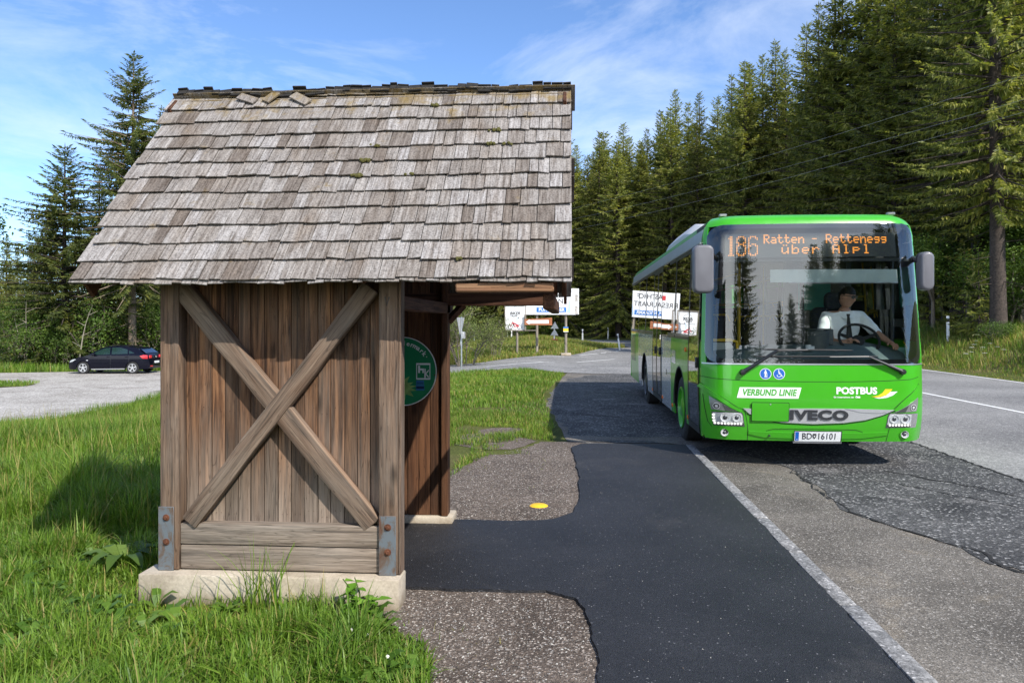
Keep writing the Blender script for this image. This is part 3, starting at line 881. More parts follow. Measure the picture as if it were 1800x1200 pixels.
# shingled slopes: every shingle its own little board in one sheet
def slope(seed, front):
    rng = random.Random(seed)
    ln = (RIDGE_Y - EAVE_Y) / math.cos(ang)
    mb = MB()
    mb.span((RX0 + 0.04, 0.06, -0.062), (RX1 - 0.05, ln - 0.01, -0.05))     # boarding underneath
    rows = 12; ex = ln / rows * 0.985
    for layer in (0, 1):                                                     # doubled first course
        pass
    for r in range(-1, rows + 1):
        y0 = max(0, r) * ex - (0.018 if r < 0 else 0)
        x = RX0 + rng.uniform(-0.03, 0.02)
        wob = rng.uniform(0, 6.28)
        while x < RX1 - 0.012:
            w = rng.choice((0.06, 0.07, 0.08, 0.09, 0.105, 0.12, 0.14, 0.16)) * rng.uniform(0.9, 1.1)
            if RX1 - (x + w) < 0.05: w = RX1 - x
            t = rng.uniform(0.005, 0.010)
            lift = rng.uniform(-0.001, 0.003) + (-0.014 if r < 0 else 0)
            dy = 0.007 * math.sin(x * 2.3 + wob) + rng.uniform(-0.007, 0.007)
            L_ = min(ex * 1.62, ln - y0 + 0.03)
            sk = rng.uniform(-0.012, 0.012)
            tw = rng.uniform(-0.004, 0.004)
            g = 0.0022
            # lower edge lies on two courses, so it stands proud
            zb = 0.004 + lift; zt2 = -0.020 + lift * 0.3
            a = [(x + g, y0 + dy + sk * 0.3, zb + tw), (x + w - g, y0 + dy - sk * 0.3 + rng.uniform(-0.003, 0.003), zb - tw), (x + w - g, y0 + L_, zt2), (x + g, y0 + L_, zt2)]
            top = [(p[0], p[1], p[2] + t) for p in a[:2]] + [(p[0], p[1], p[2] + t * 0.8) for p in a[2:]]
            mb.add(a + top, [(3, 2, 1, 0), (4, 5, 6, 7), (0, 1, 5, 4), (1, 2, 6, 5), (2, 3, 7, 6), (3, 0, 4, 7)])
            x += w
    if front:   # two shingles that slipped and lie askew near the ridge
        for (cx, cy, a_, w_, l_) in ((-2.27, ln - 0.075, 1.15, 0.065, 0.15), (-2.10, ln - 0.06, -0.55, 0.065, 0.12), (-1.88, ln - 0.09, 0.95, 0.07, 0.16)):
            Mx = Matrix.Translation((cx, cy, 0.020)) @ Matrix.Rotation(a_, 4, 'Z') @ Matrix.Rotation(0.03, 4, 'X')
            mb.box((0, 0, 0), (w_, l_, 0.011), 0, Mx)
    o = mb.build('shingle_slope', M_shing, smooth_=False)
    o.parent = sh
    if front: o.location = Vector((0, EAVE_Y, EAVE_Z)) - O; o.rotation_euler = (ang, 0, 0)
    else:
        o.location = Vector((RX0 + RX1, 2 * RIDGE_Y - EAVE_Y, EAVE_Z)) - O; o.rotation_euler = (ang, 0, math.pi)
    return o
fs = slope(11, True); slope(12, False)
# moss cushions in the joints of the near slope
rng = random.Random(5)
ln = (RIDGE_Y - EAVE_Y) / math.cos(ang)
for (mx, row, k) in ((-1.31, 7.0, 16), (-1.33, 6.0, 14), (-1.24, 8.0, 6), (-0.48, 9.0, 9), (-0.50, 8.0, 5), (-0.40, 8.0, 4), (-0.92, 10.95, 5), (-1.0, 6.0, 3), (-0.6, 1.0, 4)):
    mb = MB()
    for i in range(k):
        c = Vector((mx + rng.gauss(0, 0.016), row * ln / 12 * 0.985 + rng.uniform(-0.014, 0.004), 0.012))
        r_ = rng.uniform(0.006, 0.013)
        mb.lathe([(0, -r_), (r_ * 1.2, -r_ * 0.3), (r_ * 0.8, r_ * 0.5), (0, r_ * 0.8)], 7, 0, Matrix.Translation(c))
    o = mb.build('moss', M_moss); o.parent = sh; o.location = Vector((0, EAVE_Y, EAVE_Z)) - O; o.rotation_euler = (ang, 0, 0)
# blackened, ragged ridge course leaning over the top
mb = MB(); x = RX0 + 0.03
while x < RX1 - 0.01:
    w = min(rng.uniform(0.05, 0.10), RX1 - x)
    z0 = RIDGE_Z + 0.020 + rng.uniform(-0.012, 0.012) + 0.01 * math.sin(x * 4)
    Mx = Matrix.Translation((x + w / 2, RIDGE_Y, z0)) @ Matrix.Rotation(rng.uniform(-0.10, 0.10), 4, 'Y')
    Mf = Mx @ Matrix.Rotation(ang * 0.9, 4, 'X')
    mb.box((0, -0.008, 0.004), (w - 0.004, 0.06 + rng.uniform(-.02, .02), 0.012), 0, Mf)
    Mb = Mx @ Matrix.Rotation(-ang * 0.9, 4, 'X')
    mb.box((0, 0.045, 0.012), (w - 0.003, 0.13 + rng.uniform(-.025, .025), 0.012), 0, Mb)
    x += w
S(mb, 'ridge_cap', M_ridge, smooth_=False)

# hook under the eave by the right post
mb = MB(); mb.tube([(-1.06, 4.40, 1.80), (-1.05, 4.40, 1.75), (-1.035, 4.40, 1.80)], 0.004, 6); S(mb, 'hook', plain('dull_iron', (0.09, 0.085, 0.08), 0.6, 0.3))

# the round green tourism sign on the far wall
M_sign_g = plain('sign_green', (0.012, 0.22, 0.085), 0.35, var=0.15, scale=3)
M_white = plain('white_enamel', (0.78, 0.79, 0.78), 0.45, var=0.03)
M_signpale = plain('sunbleached_green_print', (0.25, 0.42, 0.12), 0.5, var=0.5, scale=9)
M_stick = plain('blue_sticker', (0.03, 0.16, 0.36), 0.4, var=0.1)
M_stickd = plain('dark_blue_sticker', (0.01, 0.035, 0.10), 0.4, var=0.1)
sg = empty('round_sign', (-1.365, YF - 0.012, 1.247), 0, 0.955)
tag(sg, 'round green enamel sign with white lettering on the inner wall of the shelter', 'sign')
FR = Matrix.Rotation(R(90), 4, 'X')            # drawing plane (x, z) seen from -Y
mb = MB(); mb.lathe([(0, -0.004), (0.298, -0.004), (0.298, 0.004), (0, 0.004)], 64, 0, FR); mb.build('panel', M_sign_g, sg)
mb = MB(); mb.lathe([(0.291, 0.003), (0.299, 0.003), (0.299, 0.008), (0.291, 0.008), (0.291, 0.003)], 64, 0, FR); mb.build('rim', M_white, sg)
def sign_text(parent, body, size, x, z, mat, y=-0.0055, rot=0, shear=0, offset=0, xscale=1.0, align='CENTER', spacing=1.0, name='lettering'):
    me = text_mesh(body, size, shear, offset, 0.0006, spacing, align, xscale)
    me.materials.append(mat)
    o = link(name, me, parent, (x, y, z), (R(90), -rot, 0)); return o
word = 'Steiermark·'
bm_parts = []
arc = MB()
def char_into(mb, ch, size, Mx, offset=0.0, shear=0.0):
    me = text_mesh(ch, size, shear, offset, 0.0006)
    mb.add([v.co.copy() for v in me.vertices], [tuple(p.vertices) for p in me.polygons], 0, Mx)
    bpy.data.meshes.remove(me)
for i, ch in enumerate(word):
    a = R(110 - i * 7.9)
    rad = 0.243
    Mx = Matrix.Translation((rad * math.cos(a), -0.0055, rad * math.sin(a))) @ Matrix.Rotation(-(a - R(90)), 4, 'Y') @ FR
    char_into(arc, ch, 0.058, Mx, 0.0012)
arc.build('lettering', M_white, sg, smooth_=False)
# faint landscape print, lower left of the disc
mb = MB(); rng = random.Random(8); k = 40; out = []
for i in range(k):
    a = 6.2832 * i / k; r_ = 0.115 + rng.uniform(-0.03, 0.035); out.append((-0.04 + r_ * 1.15 * math.cos(a), -0.0046, -0.145 + r_ * 0.85 * math.sin(a)))
mb.add(out, [tuple(range(k))])
mb.build('landscape_print', M_signpale, sg, smooth_=False)
# square emblem: white frame, green field, white letters h and k set stepwise
mb = MB()
for a, b in (((0.105, 0.035), (0.228, 0.050)), ((0.105, -0.092), (0.228, -0.080)), ((0.105, -0.080), (0.112, 0.035)), ((0.221, -0.080), (0.228, 0.035))):
    mb.span((a[0], -0.0075, a[1]), (b[0], -0.0045, b[1]))
# h: stem and shoulder, k: stem and two arms
mb.span((0.122, -0.0075, -0.035), (0.138, -0.0045, 0.028)); mb.span((0.138, -0.0075, -0.012), (0.172, -0.0045, 0.004)); mb.span((0.158, -0.0075, -0.035), (0.172, -0.0045, -0.012))
mb.span((0.176, -0.0075, -0.078), (0.188, -0.0045, 0.002))
for s_ in (1, -1):
    mb.add([(0.188, -0.0075, -0.048), (0.188, -0.0075, -0.036), (0.214, -0.0075, -0.042 + s_ * 0.030 + 0.008), (0.214, -0.0075, -0.042 + s_ * 0.030 - 0.008)], [(0, 1, 2, 3)])
mb.build('emblem', M_white, sg, smooth_=False, loc=(0.015, 0, 0.022))
mb = MB(); mb.span((0.105, -0.0065, -0.133), (0.172, -0.0045, -0.100), 0); mb.span((0.103, -0.0065, -0.186), (0.176, -0.0045, -0.136), 0)
mb.build('sticker', M_stick, sg, loc=(0.015, 0, 0.022))
mb = MB()
for i in range(5): mb.span((0.11, -0.0071, -0.130 + i * 0.0058 - (0.052 if i > 2 else 0)), (0.168, -0.0066, -0.127 + i * 0.0058 - (0.052 if i > 2 else 0)))
mb.span((0.106, -0.0071, -0.172), (0.173, -0.0066, -0.150)); mb.build('sticker_print', M_stickd, sg, loc=(0.015, 0, 0.022))
for x, z in ((0.283, -0.03), (-0.283, 0.03)):
    mb = MB(); mb.cyl((x, -0.010, z), (x, 0, z), 0.006, n=10); mb.build('screw', M_rust, sg)

# yellow marker cap let into the grit
mb = MB(); mb.lathe([(0.0, 0.012), (0.045, 0.011), (0.07, 0.006), (0.085, -0.004)], 20)
o = mb.build('survey_marker', plain('yellow_paint', (0.80, 0.47, 0.012), 0.5, var=0.1), loc=(-0.262, 6.98, -0.008)); tag(o, 'flat yellow marker cap on the brown grit beside the path', 'marker')
# ================================================================= the bus
BX, BY, BZ = 2.965, 9.36, -0.075
BW = 1.035           # the body is a little wider than it is drawn
HW = 1.275
BLEN = 10.8
bus = empty('bus', (BX, BY, BZ), 0, (BW, 1.0, 1.0))
tag(bus, 'green and white single decker bus with its driver standing in the bay', 'bus')

def paint(name, col, coat=0.5, rough=0.32):
    m, N, L, B = new_mat(name)
    v, _ = objvec(N, L)
    n = noise(N, L, v, 1.7, 6, 0.65)
    r = ramp(N, [(0.3, tuple(x * 0.93 for x in col)), (0.7, tuple(min(1, x * 1.05) for x in col))])
    L.new(n.outputs['Fac'], r.inputs['Fac'])
    # road film towards the skirt
    nd = noise(N, L, v, 9, 6, 0.7)
    sp = N.new('ShaderNodeSeparateXYZ'); tc = N.new('ShaderNodeTexCoord'); L.new(tc.outputs['Object'], sp.inputs[0])
    mr = N.new('ShaderNodeMapRange'); mr.inputs['From Min'].default_value = 0.95; mr.inputs['From Max'].default_value = 0.25; mr.inputs['To Max'].default_value = 0.5
    L.new(sp.outputs['Z'], mr.inputs['Value'])
    mu = N.new('ShaderNodeMath'); mu.operation = 'MULTIPLY'; L.new(mr.outputs[0], mu.inputs[0]); L.new(nd.outputs['Fac'], mu.inputs[1])
    c = mixc(N, L, mu.outputs[0], r.outputs['Color'], tuple(0.55 * x + q for x, q in zip(col, (0.055, 0.048, 0.038))))
    L.new(c, B.inputs['Base Color'])
    rr = ramp(N, [(0.3, rough * 0.85), (0.75, rough * 1.25)]); L.new(nd.outputs['Fac'], rr.inputs['Fac']); L.new(rr.outputs['Color'], B.inputs['Roughness'])
    B.inputs['Coat Weight'].default_value = coat; B.inputs['Coat Roughness'].default_value = 0.04
    return m
G_COL = (0.042, 0.37, 0.005)
M_bgreen = paint('bus_green_paint', G_COL)
M_bwhite = paint('bus_silver_white_paint', (0.50, 0.52, 0.54), 0.9, 0.25)
M_black = plain('black_trim', (0.012, 0.013, 0.014), 0.35, var=0.2, coat=0.3)
M_rubber = plain('black_rubber', (0.018, 0.018, 0.019), 0.7, var=0.25, scale=20)
M_gap = plain('panel_gap', (0.008, 0.03, 0.006), 0.8)
M_glass_front = glass('windscreen_glass', (0.94, 1.0, 0.985), 1.5, 0.075)
M_glass_side = glass('dark_side_glass', (0.14, 0.16, 0.16), 1.5, 0.03)
M_glass_door = glass('door_glass', (0.08, 0.10, 0.10), 1.5, 0.03)
M_alu = plain('brushed_aluminium', (0.55, 0.57, 0.60), 0.32, 0.85, var=0.06)
M_silver = plain('silver_paint', (0.42, 0.43, 0.44), 0.4, 0.25, var=0.05, coat=0.3)
M_chrome = plain('chrome_reflector', (0.82, 0.83, 0.84), 0.28, 0.55, var=0.02)
M_badge = plain('dark_badge_metal', (0.075, 0.080, 0.088), 0.35, 0.6, var=0.1)
M_mirr = plain('mirror_housing_grey', (0.13, 0.13, 0.145), 0.45, var=0.06, coat=0.2)
M_mirrd = plain('mirror_housing_dark', (0.035, 0.034, 0.045), 0.4, var=0.06)
M_lens = glass('clear_lens', (0.93, 0.95, 0.95), 1.45, 0.02)
M_housing = plain('headlight_housing', (0.10, 0.105, 0.105), 0.35, 0.5, var=0.1)
M_lampgrey = plain('indicator_housing', (0.30, 0.31, 0.30), 0.3, 0.5, var=0.1)
M_drl = emit('daytime_light', (1.0, 0.97, 0.92), 0.9)
M_dash = plain('dashboard_plastic', (0.11, 0.155, 0.16), 0.5, var=0.12)
M_dashd = plain('dark_dashboard_plastic', (0.02, 0.024, 0.026), 0.55, var=0.12)
M_cab = plain('cab_wall_grey', (0.075, 0.085, 0.085), 0.6, var=0.1)
M_ceil = plain('bus_ceiling', (0.28, 0.29, 0.29), 0.7, var=0.05)
M_blind = plain('roller_blind', (0.42, 0.50, 0.48), 0.8, var=0.08, scale=3)
M_tealp = plain('teal_partition_panel', (0.05, 0.30, 0.23), 0.5, var=0.08)
M_seat = plain('seat_fabric', (0.022, 0.027, 0.036), 0.9, var=0.4, scale=40)
M_yel = plain('yellow_handrail', (0.75, 0.46, 0.02), 0.35, var=0.05)
M_orange = plain('orange_reflector', (0.80, 0.16, 0.01), 0.25, var=0.1)
M_led_off = plain('display_panel', (0.052, 0.058, 0.058), 0.4, var=0.1)
M_led = emit('orange_led', (1.0, 0.36, 0.05), 0.95)
M_bluedisc = plain('sign_blue', (0.008, 0.11, 0.46), 0.35, var=0.05)
M_txtgreen = plain('sticker_green', (0.06, 0.36, 0.03), 0.4, var=0.05)
M_yellow = plain('sticker_yellow', (0.85, 0.55, 0.02), 0.4, var=0.05)
M_txtblack = plain('plate_black', (0.012, 0.012, 0.014), 0.5, var=0.1)
M_plate = plain('plate_white', (0.72, 0.74, 0.75), 0.4, var=0.05)
M_tyre = plain('tyre', (0.020, 0.020, 0.021), 0.85, var=0.3, scale=25, bmp=0.4)

def hw(z):
    if z < 0.55: return HW - 0.02 * (0.55 - z) / 0.25
    if z < 1.3: return HW
    if z < 2.78: return HW - 0.05 * (z - 1.3) / 1.48
    t = min(1.0, (z - 2.78) / 0.28)
    return HW - 0.05 - 0.20 * (1 - math.sqrt(max(0, 1 - t * t)))
def yf(z):
    pts = [(0.25, 0.075), (0.45, 0.03), (0.75, 0.0), (1.2, 0.02), (2.0, 0.08), (2.75, 0.15), (2.93, 0.175), (3.0, 0.215), (3.045, 0.30), (3.07, 0.45)]
    if z <= pts[0][0]: return pts[0][1]
    for (a, b), (c, d) in zip(pts, pts[1:]):
        if z <= c: return b + (d - b) * (z - a) / (c - a)
    return pts[-1][1]
def F(u, z):
    q = abs(u) / HW
    t = max(0.0, (q - 0.76) / 0.24)
    return yf(z) + 0.075 * q * q + 0.20 * t ** 2.4
def PF(u, z, off=0.0):
    """front skin point, off metres proud of it"""
    x = u * hw(z) / HW; y = F(u, z)
    if off:
        e = 0.004
        a = Vector(((u + e) * hw(z) / HW, F(u + e, z), z)) - Vector(((u - e) * hw(z) / HW, F(u - e, z), z))
        b = Vector((u * hw(z + e) / HW, F(u, z + e), z + e)) - Vector((u * hw(z - e) / HW, F(u, z - e), z - e))
        n = a.cross(b).normalized()
        if n.y > 0: n = -n
        return Vector((x, y, z)) + n * off
    return Vector((x, y, z))
YC = F(HW, 1.0)
def PS(side, y, z, off=0.0):
    return Vector((side * (hw(z) + off), max(y, F(HW, z) - 0.004), z))
# elevation drawing of the nose: pixels of an enlarged straight-on view -> metres on the skin
def uz(x, y): return (((x - 901) * 0.002490 - 0.07) / BW, 3.1975 - y * 0.0025358)

def skin(bm2d, fn, off, thick=0.0):
    pass
def patch(name, poly, fn, off, mat, parent, step=0.09, thick=0.0, smooth_=True, holes=None):
    """a flat outline (u, z) laid onto the curved skin fn, off metres proud, with returns of depth thick"""
    bm = bmesh.new()
    vs_ = [bm.verts.new((p[0], p[1], 0)) for p in poly]
    bm.faces.new(vs_)
    us = [p[0] for p in poly]; zs = [p[1] for p in poly]
    for ax, lo, hi in ((0, min(us), max(us)), (1, min(zs), max(zs))):
        t = math.floor(lo / step) * step + step
        while t < hi - 1e-4:
            co = [0, 0, 0]; no = [0, 0, 0]; co[ax] = t + 3e-5; no[ax] = 1
            bmesh.ops.bisect_plane(bm, geom=bm.verts[:] + bm.edges[:] + bm.faces[:], plane_co=co, plane_no=no)
            t += step
    bmesh.ops.triangulate(bm, faces=[f for f in bm.faces if len(f.verts) > 4])
    base = {v: (v.co.x, v.co.y) for v in bm.verts}
    if thick:
        r = bmesh.ops.extrude_face_region(bm, geom=bm.faces[:], use_keep_orig=True)
        new = [g for g in r['geom'] if isinstance(g, bmesh.types.BMVert)]
        ns = set(new)
        for v in bm.verts:
            u, z = v.co.x, v.co.y
            v.co = fn(u, z, off if v in ns else off - thick)
    else:
        for v in bm.verts: v.co = fn(v.co.x, v.co.y, off)
    bmesh.ops.recalc_face_normals(bm, faces=bm.faces)
    me = bpy.data.meshes.new(name); bm.to_mesh(me); bm.free()
    me.materials.append(mat)
    if smooth_:
        me.polygons.foreach_set('use_smooth', np.ones(len(me.polygons), dtype=bool)); me.set_sharp_from_angle(angle=R(40))
    return link(name, me, parent)
def skin_text(name, body, size, u, z, mat, parent, off=0.004, fn=PF, **k):
    me = text_mesh(body, size, **k)
    for v in me.vertices: v.co = fn(u + v.co.x, z + v.co.y, off)
    me.materials.append(mat)
    return link(name, me, parent)
def rrect(x0, z0, x1, z1, r, n=6):
    out = []
    for cx, cz, a0 in ((x1 - r, z1 - r, 0), (x0 + r, z1 - r, 90), (x0 + r, z0 + r, 180), (x1 - r, z0 + r, 270)):
        for i in range(n + 1):
            a = R(a0 + 90 * i / n); out.append((cx + r * math.cos(a), cz + r * math.sin(a)))
    return out
def strip(path, w, taper=None):
    """outline of a line of width w through (u, z) points"""
    L_, R_ = [], []
    P = [Vector(p) for p in path]
    for i, p in enumerate(P):
        t = (P[min(i + 1, len(P) - 1)] - P[max(i - 1, 0)]).normalized(); n = Vector((-t.y, t.x))
        ww = w if taper is None else w * taper[i]
        L_.append(tuple(p + n * ww / 2)); R_.append(tuple(p - n * ww / 2))
    return L_ + R_[::-1]
def disc(u, z, r, n=28, rz=None): return [(u + r * math.cos(6.28318 * i / n), z + (rz or r) * math.sin(6.28318 * i / n)) for i in range(n)]
PXY = lambda pts: [uz(*p) for p in pts]
def bp_(mb, name, mat, parent=None, **k): return mb.build(name, mat, parent or bus, **k)

# ---- nose
WS_Z0, WS_Z1 = 1.235, 2.925
nose = [(-HW + 0.03, 0.31), (-HW, 0.40), (-HW, WS_Z0 - 0.012), (HW, WS_Z0 - 0.012), (HW, 0.40), (HW - 0.03, 0.31)]
patch('front_panel', nose, PF, 0.0, M_bgreen, bus, 0.06, 0.03)
# roof cap: from the windscreen head up and over
cap = MB(); V = []; nu = 40; zs = [2.915, 2.94, 2.965, 2.99, 3.01, 3.03, 3.045, 3.058, 3.066]
for z in zs:
    for i in range(nu + 1):
        u = -HW + 2 * HW * i / nu
        V.append(PF(u, z))
for y, z in ((0.6, 3.072), (0.9, 3.074)):
    for i in range(nu + 1):
        u = -HW + 2 * HW * i / nu; q = abs(u) / HW
        V.append(Vector((u * hw(3.06) / HW, y + 0.02 * q, z - 0.03 * q ** 6)))
fs_ = [(r * (nu + 1) + i, r * (nu + 1) + i + 1, (r + 1) * (nu + 1) + i + 1, (r + 1) * (nu + 1) + i) for r in range(len(zs) + 1) for i in range(nu)]
cap.add(V, fs_); bp_(cap, 'roof_cap', M_bgreen)
# corner posts beside the windscreen (green on the outside, black inside edge)
for s_ in (-1, 1):
    patch('corner_post', [(s_ * HW, WS_Z0 - 0.012), (s_ * HW, 2.93), (s_ * (HW - 0.035), 2.93), (s_ * (HW - 0.045), WS_Z0 - 0.012)][::1 if s_ < 0 else -1], PF, 0.0, M_bgreen, bus, 0.1, 0.02)
# windscreen: black printed border and the glass
ws_out = rrect(-HW + 0.036, WS_Z0, HW - 0.036, WS_Z1, 0.15, 8)
ws_in = rrect(-HW + 0.115, WS_Z0 + 0.055, HW - 0.105, WS_Z1 - 0.055, 0.12, 8)
border = MB()
n_ = len(ws_out)
def dens(poly, k):
    out = []
    for i in range(len(poly)):
        a = Vector(poly[i]); b = Vector(poly[(i + 1) % len(poly)])
        m = max(1, int((b - a).length / k))
        out += [tuple(a.lerp(b, j / m)) for j in range(m)]
    return out
def ring(name, outer, inner, fn, off, mat, parent, seg=24):
    """band between two outlines that have the same number of corners"""
    mb = MB(); A, B_ = [], []
    for i in range(len(outer)):
        a0, a1 = Vector(outer[i]), Vector(outer[(i + 1) % len(outer)]); b0, b1 = Vector(inner[i]), Vector(inner[(i + 1) % len(inner)])
        m = max(1, int((a1 - a0).length / 0.08))
        for j in range(m): A.append(a0.lerp(a1, j / m)); B_.append(b0.lerp(b1, j / m))
    vs_ = [fn(p.x, p.y, off) for p in A] + [fn(p.x, p.y, off) for p in B_]
    n = len(A)
    mb.add(vs_, [(i, (i + 1) % n, n + (i + 1) % n, n + i) for i in range(n)])
    return mb.build(name, mat, parent)
ring('windscreen_frame', ws_out, ws_in, PF, 0.001, M_black, bus)
wsg = patch('windscreen', ws_out, PF, 0.005, M_glass_front, bus, 0.07)
# black band under the destination window
patch('windscreen_band', [(-1.15, 2.465), (1.155, 2.465), (1.155, 2.50), (-1.15, 2.50)], PF, -0.006, M_dashd, bus)
patch('chrome_strip', strip([(-HW + 0.01 + i * (2 * HW - 0.02) / 30, WS_Z0 - 0.006) for i in range(31)], 0.016), PF, 0.006, M_alu, bus, 0.08, 0.004)
# creases and shut lines of the nose, as thin dark joints
def crease(px, w=0.007): return patch('panel_joint', strip(PXY(px), w), PF, 0.0012, M_gap, bus, 0.06)
crease([(388, 838), (440, 846), (560, 853), (720, 857), (905, 858), (1090, 857), (1260, 852), (1370, 846), (1418, 836)])
crease([(395, 870), (430, 897), (480, 932), (530, 965), (562, 985), (585, 990)])
crease([(1420, 868), (1395, 893), (1345, 930), (1310, 960), (1284, 985)])
crease([(588, 990), (600, 1040), (604, 1085), (602, 1140)])
crease([(1284, 990), (1275, 1035), (1268, 1085), (1262, 1140)])
crease([(690, 1092), (720, 1083), (905, 1080), (1110, 1083), (1140, 1092), (1160, 1115)], 0.006)
crease([(405, 925), (412, 985), (425, 1055), (440, 1078)], 0.006)
# raised lip along the sweep from the corners to the grille (green moulding)
patch('nose_moulding', strip(PXY([(392, 882), (430, 908), (480, 943), (530, 977), (575, 1000)]), 0.042, [1.2, 1.1, 1.0, .9, .7]), PF, 0.012, M_bgreen, bus, 0.05, 0.014)
patch('nose_moulding', strip(PXY([(1420, 880), (1395, 905), (1345, 942), (1310, 972), (1290, 992)]), 0.040, [1.2, 1.1, 1.0, .9, .7]), PF, 0.012, M_bgreen, bus, 0.05, 0.014)
# lower lip under the number plate line
patch('bumper_lip', strip(PXY([(606, 1100), (680, 1110), (905, 1114), (1140, 1110), (1262, 1100)]), 0.075, [.5, .9, 1, .9, .5]), PF, 0.010, M_bgreen, bus, 0.06, 0.012)

# silver smile with raised letters
smile = [(582, 985), (640, 986), (760, 984), (905, 982), (1050, 982), (1200, 985), (1286, 988)] + [(1230, 1012), (1150, 1035), (1050, 1049), (905, 1055), (760, 1049), (670, 1032), (610, 1010)]
gr = patch('grille_bar', PXY(smile), PF, 0.014, M_silver, bus, 0.06, 0.016)
patch('grille_edge', strip(PXY([(1055, 983), (1130, 1000), (1200, 1003), (1250, 1000)]), 0.008), PF, 0.0155, M_alu, gr, 0.06)
patch('grille_lower_line', strip(PXY([(600, 1012), (670, 1037), (760, 1056), (905, 1062), (1050, 1056), (1150, 1042), (1240, 1014), (1290, 992)]), 0.009), PF, 0.002, M_gap, bus, 0.06)  # thin dark line along the lower edge of the silver bar
me = text_mesh('IVECO', 0.150, 0, 0.0075, 0.008, 1.10, 'CENTER', 1.42)
cu_, cz_ = uz(932, 1014)
for v in me.vertices: v.co = PF(cu_ + v.co.x, cz_ + v.co.y, 0.018 + v.co.z)
me.materials.append(M_badge); link('lettering', me, gr)
# green flap
cf = patch('tow_flap', rrect(*uz(622, 1043), *uz(792, 958), 0.012, 3), PF, 0.022, M_bgreen, bus, 0.08, 0.018)
ring('flap_joint', rrect(*uz(619, 1046), *uz(795, 955), 0.014, 3), rrect(*uz(623, 1042), *uz(791, 959), 0.012, 3), PF, 0.0165, M_gap, cf)
patch('flap_screw', disc(*uz(707, 964), 0.008, 10), PF, 0.024, M_alu, cf)

# headlights
def lamp_round(u, z, r, parent, depth=0.02, off=0.004, bezel=0.2, mats=(None,)):
    """lathe-shaped reflector with a projector lens, facing forward"""
    c = PF(u, z, off)
    Mx = Matrix.Translation(c) @ Matrix.Rotation(R(90), 4, 'X')
    mb = MB()
    mb.lathe([(r, -0.004), (r * 1.0, 0.006), (r * 0.9, 0.006), (r * 0.62, -0.012), (r * 0.5, -0.014)], 24, 0, Mx)
    mb.lathe([(r * 0.5, -0.012), (r * 0.44, 0.002), (r * 0.25, 0.009), (0, 0.011)], 20, 1, Mx)
    return mb.build('lamp', [M_chrome, M_badge], parent)
for s_ in (-1, 1):
    hl = empty('headlight', (0, 0, 0)); hl.parent = bus
    mir = (lambda x: x) if s_ < 0 else (lambda x: 1841 - x + (0 if True else 0))
    q = lambda pts: [uz(mir(x), y) for x, y in pts][::1 if s_ < 0 else -1]
    # upper indicator wedge
    up = patch('indicator_unit', q([(430, 932), (470, 955), (520, 985), (556, 1001), (440, 996), (433, 965)]), PF, 0.006, M_lampgrey, hl, 0.04, 0.008)
    patch('indicator_trim', q([(484, 966), (548, 1000), (500, 998)]), PF, 0.0075, M_housing, hl, 0.04)
    c = uz(mir(462), 977)
    ri = patch('indicator_lamp', disc(*c, 0.036, 24), PF, 0.010, M_housing, hl, 0.03, 0.004)
    ring('indicator_ring', disc(*c, 0.038, 24), disc(*c, 0.031, 24), PF, 0.0125, M_chrome, hl)
    patch('indicator_bulb', disc(*c, 0.016, 14), PF, 0.0125, M_chrome, hl)
    # main unit
    body = [(441, 1005), (575, 1003), (583, 1015), (590, 1073), (448, 1070)]
    patch('lamp_housing', q(body), PF, 0.003, M_housing, hl, 0.04, 0.004)
    patch('reflector', q([(446, 1009), (572, 1007), (580, 1020), (584, 1056), (450, 1054)]), PF, 0.0045, M_chrome, hl, 0.04)
    for px, r in ((500, 0.058), (553, 0.052)):
        lamp_round(*uz(mir(px), 1030), r, hl, off=0.009)
    # row of daytime lights: C-shape along the outer side and the bottom
    mb = MB()
    pts = [(456 + i * 14.5, 1059) for i in range(9)] + [(452, 1048), (450, 1034), (450, 1020)]
    for x, y in pts:
        u, z = uz(mir(x), y); r_ = 0.0145
        mb.add([PF(u + r_ * math.cos(a * 0.7854), z + r_ * math.sin(a * 0.7854), 0.011) for a in range(8)], [tuple(range(8))])
    mb.build('daytime_lamp', M_drl, hl, smooth_=False)
    patch('lens', q(body), PF, 0.022, M_lens, hl, 0.05)
    # fog lamp
    fl = patch('fog_lamp', disc(*uz(mir(495), 1103), 0.056, 26), PF, 0.003, M_housing, bus, 0.04, 0.003)
    ring('fog_lamp_ring', disc(*uz(mir(495), 1103), 0.058, 26), disc(*uz(mir(495), 1103), 0.044, 26), PF, 0.008, M_bgreen, fl)
    lamp_round(*uz(mir(495), 1103), 0.044, fl, off=0.008)

# stickers
st = patch('line_sticker', PXY([(552, 936), (566, 886), (853, 885), (838, 937)]), PF, 0.003, M_white, bus, 0.08)
u, z = uz(702, 911); skin_text('lettering', 'VERBUND LINIE', 0.106, u, z, M_txtgreen, st, 0.0042, shear=0.22, offset=0.0042, xscale=0.78, spacing=1.04)
lg = empty('company_logo'); lg.parent = bus
u, z = uz(1110, 900); skin_text('lettering', 'POSTBUS', 0.108, u, z, M_white, lg, 0.003, offset=0.0045, xscale=1.02, spacing=1.02)
u, z = uz(1050, 929); skin_text('lettering', 'Ein Unternehmen der', 0.026, u, z, M_white, lg, 0.003, offset=0.0006)
u, z = uz(1115, 929); skin_text('lettering', 'ÖBB', 0.028, u, z, M_white, lg, 0.003, offset=0.0015)
patch('yellow_swoosh', PXY([(1178, 926), (1210, 921), (1232, 908), (1245, 891), (1278, 891), (1262, 910), (1240, 922), (1212, 929)]), PF, 0.0036, M_yellow, lg, 0.05)
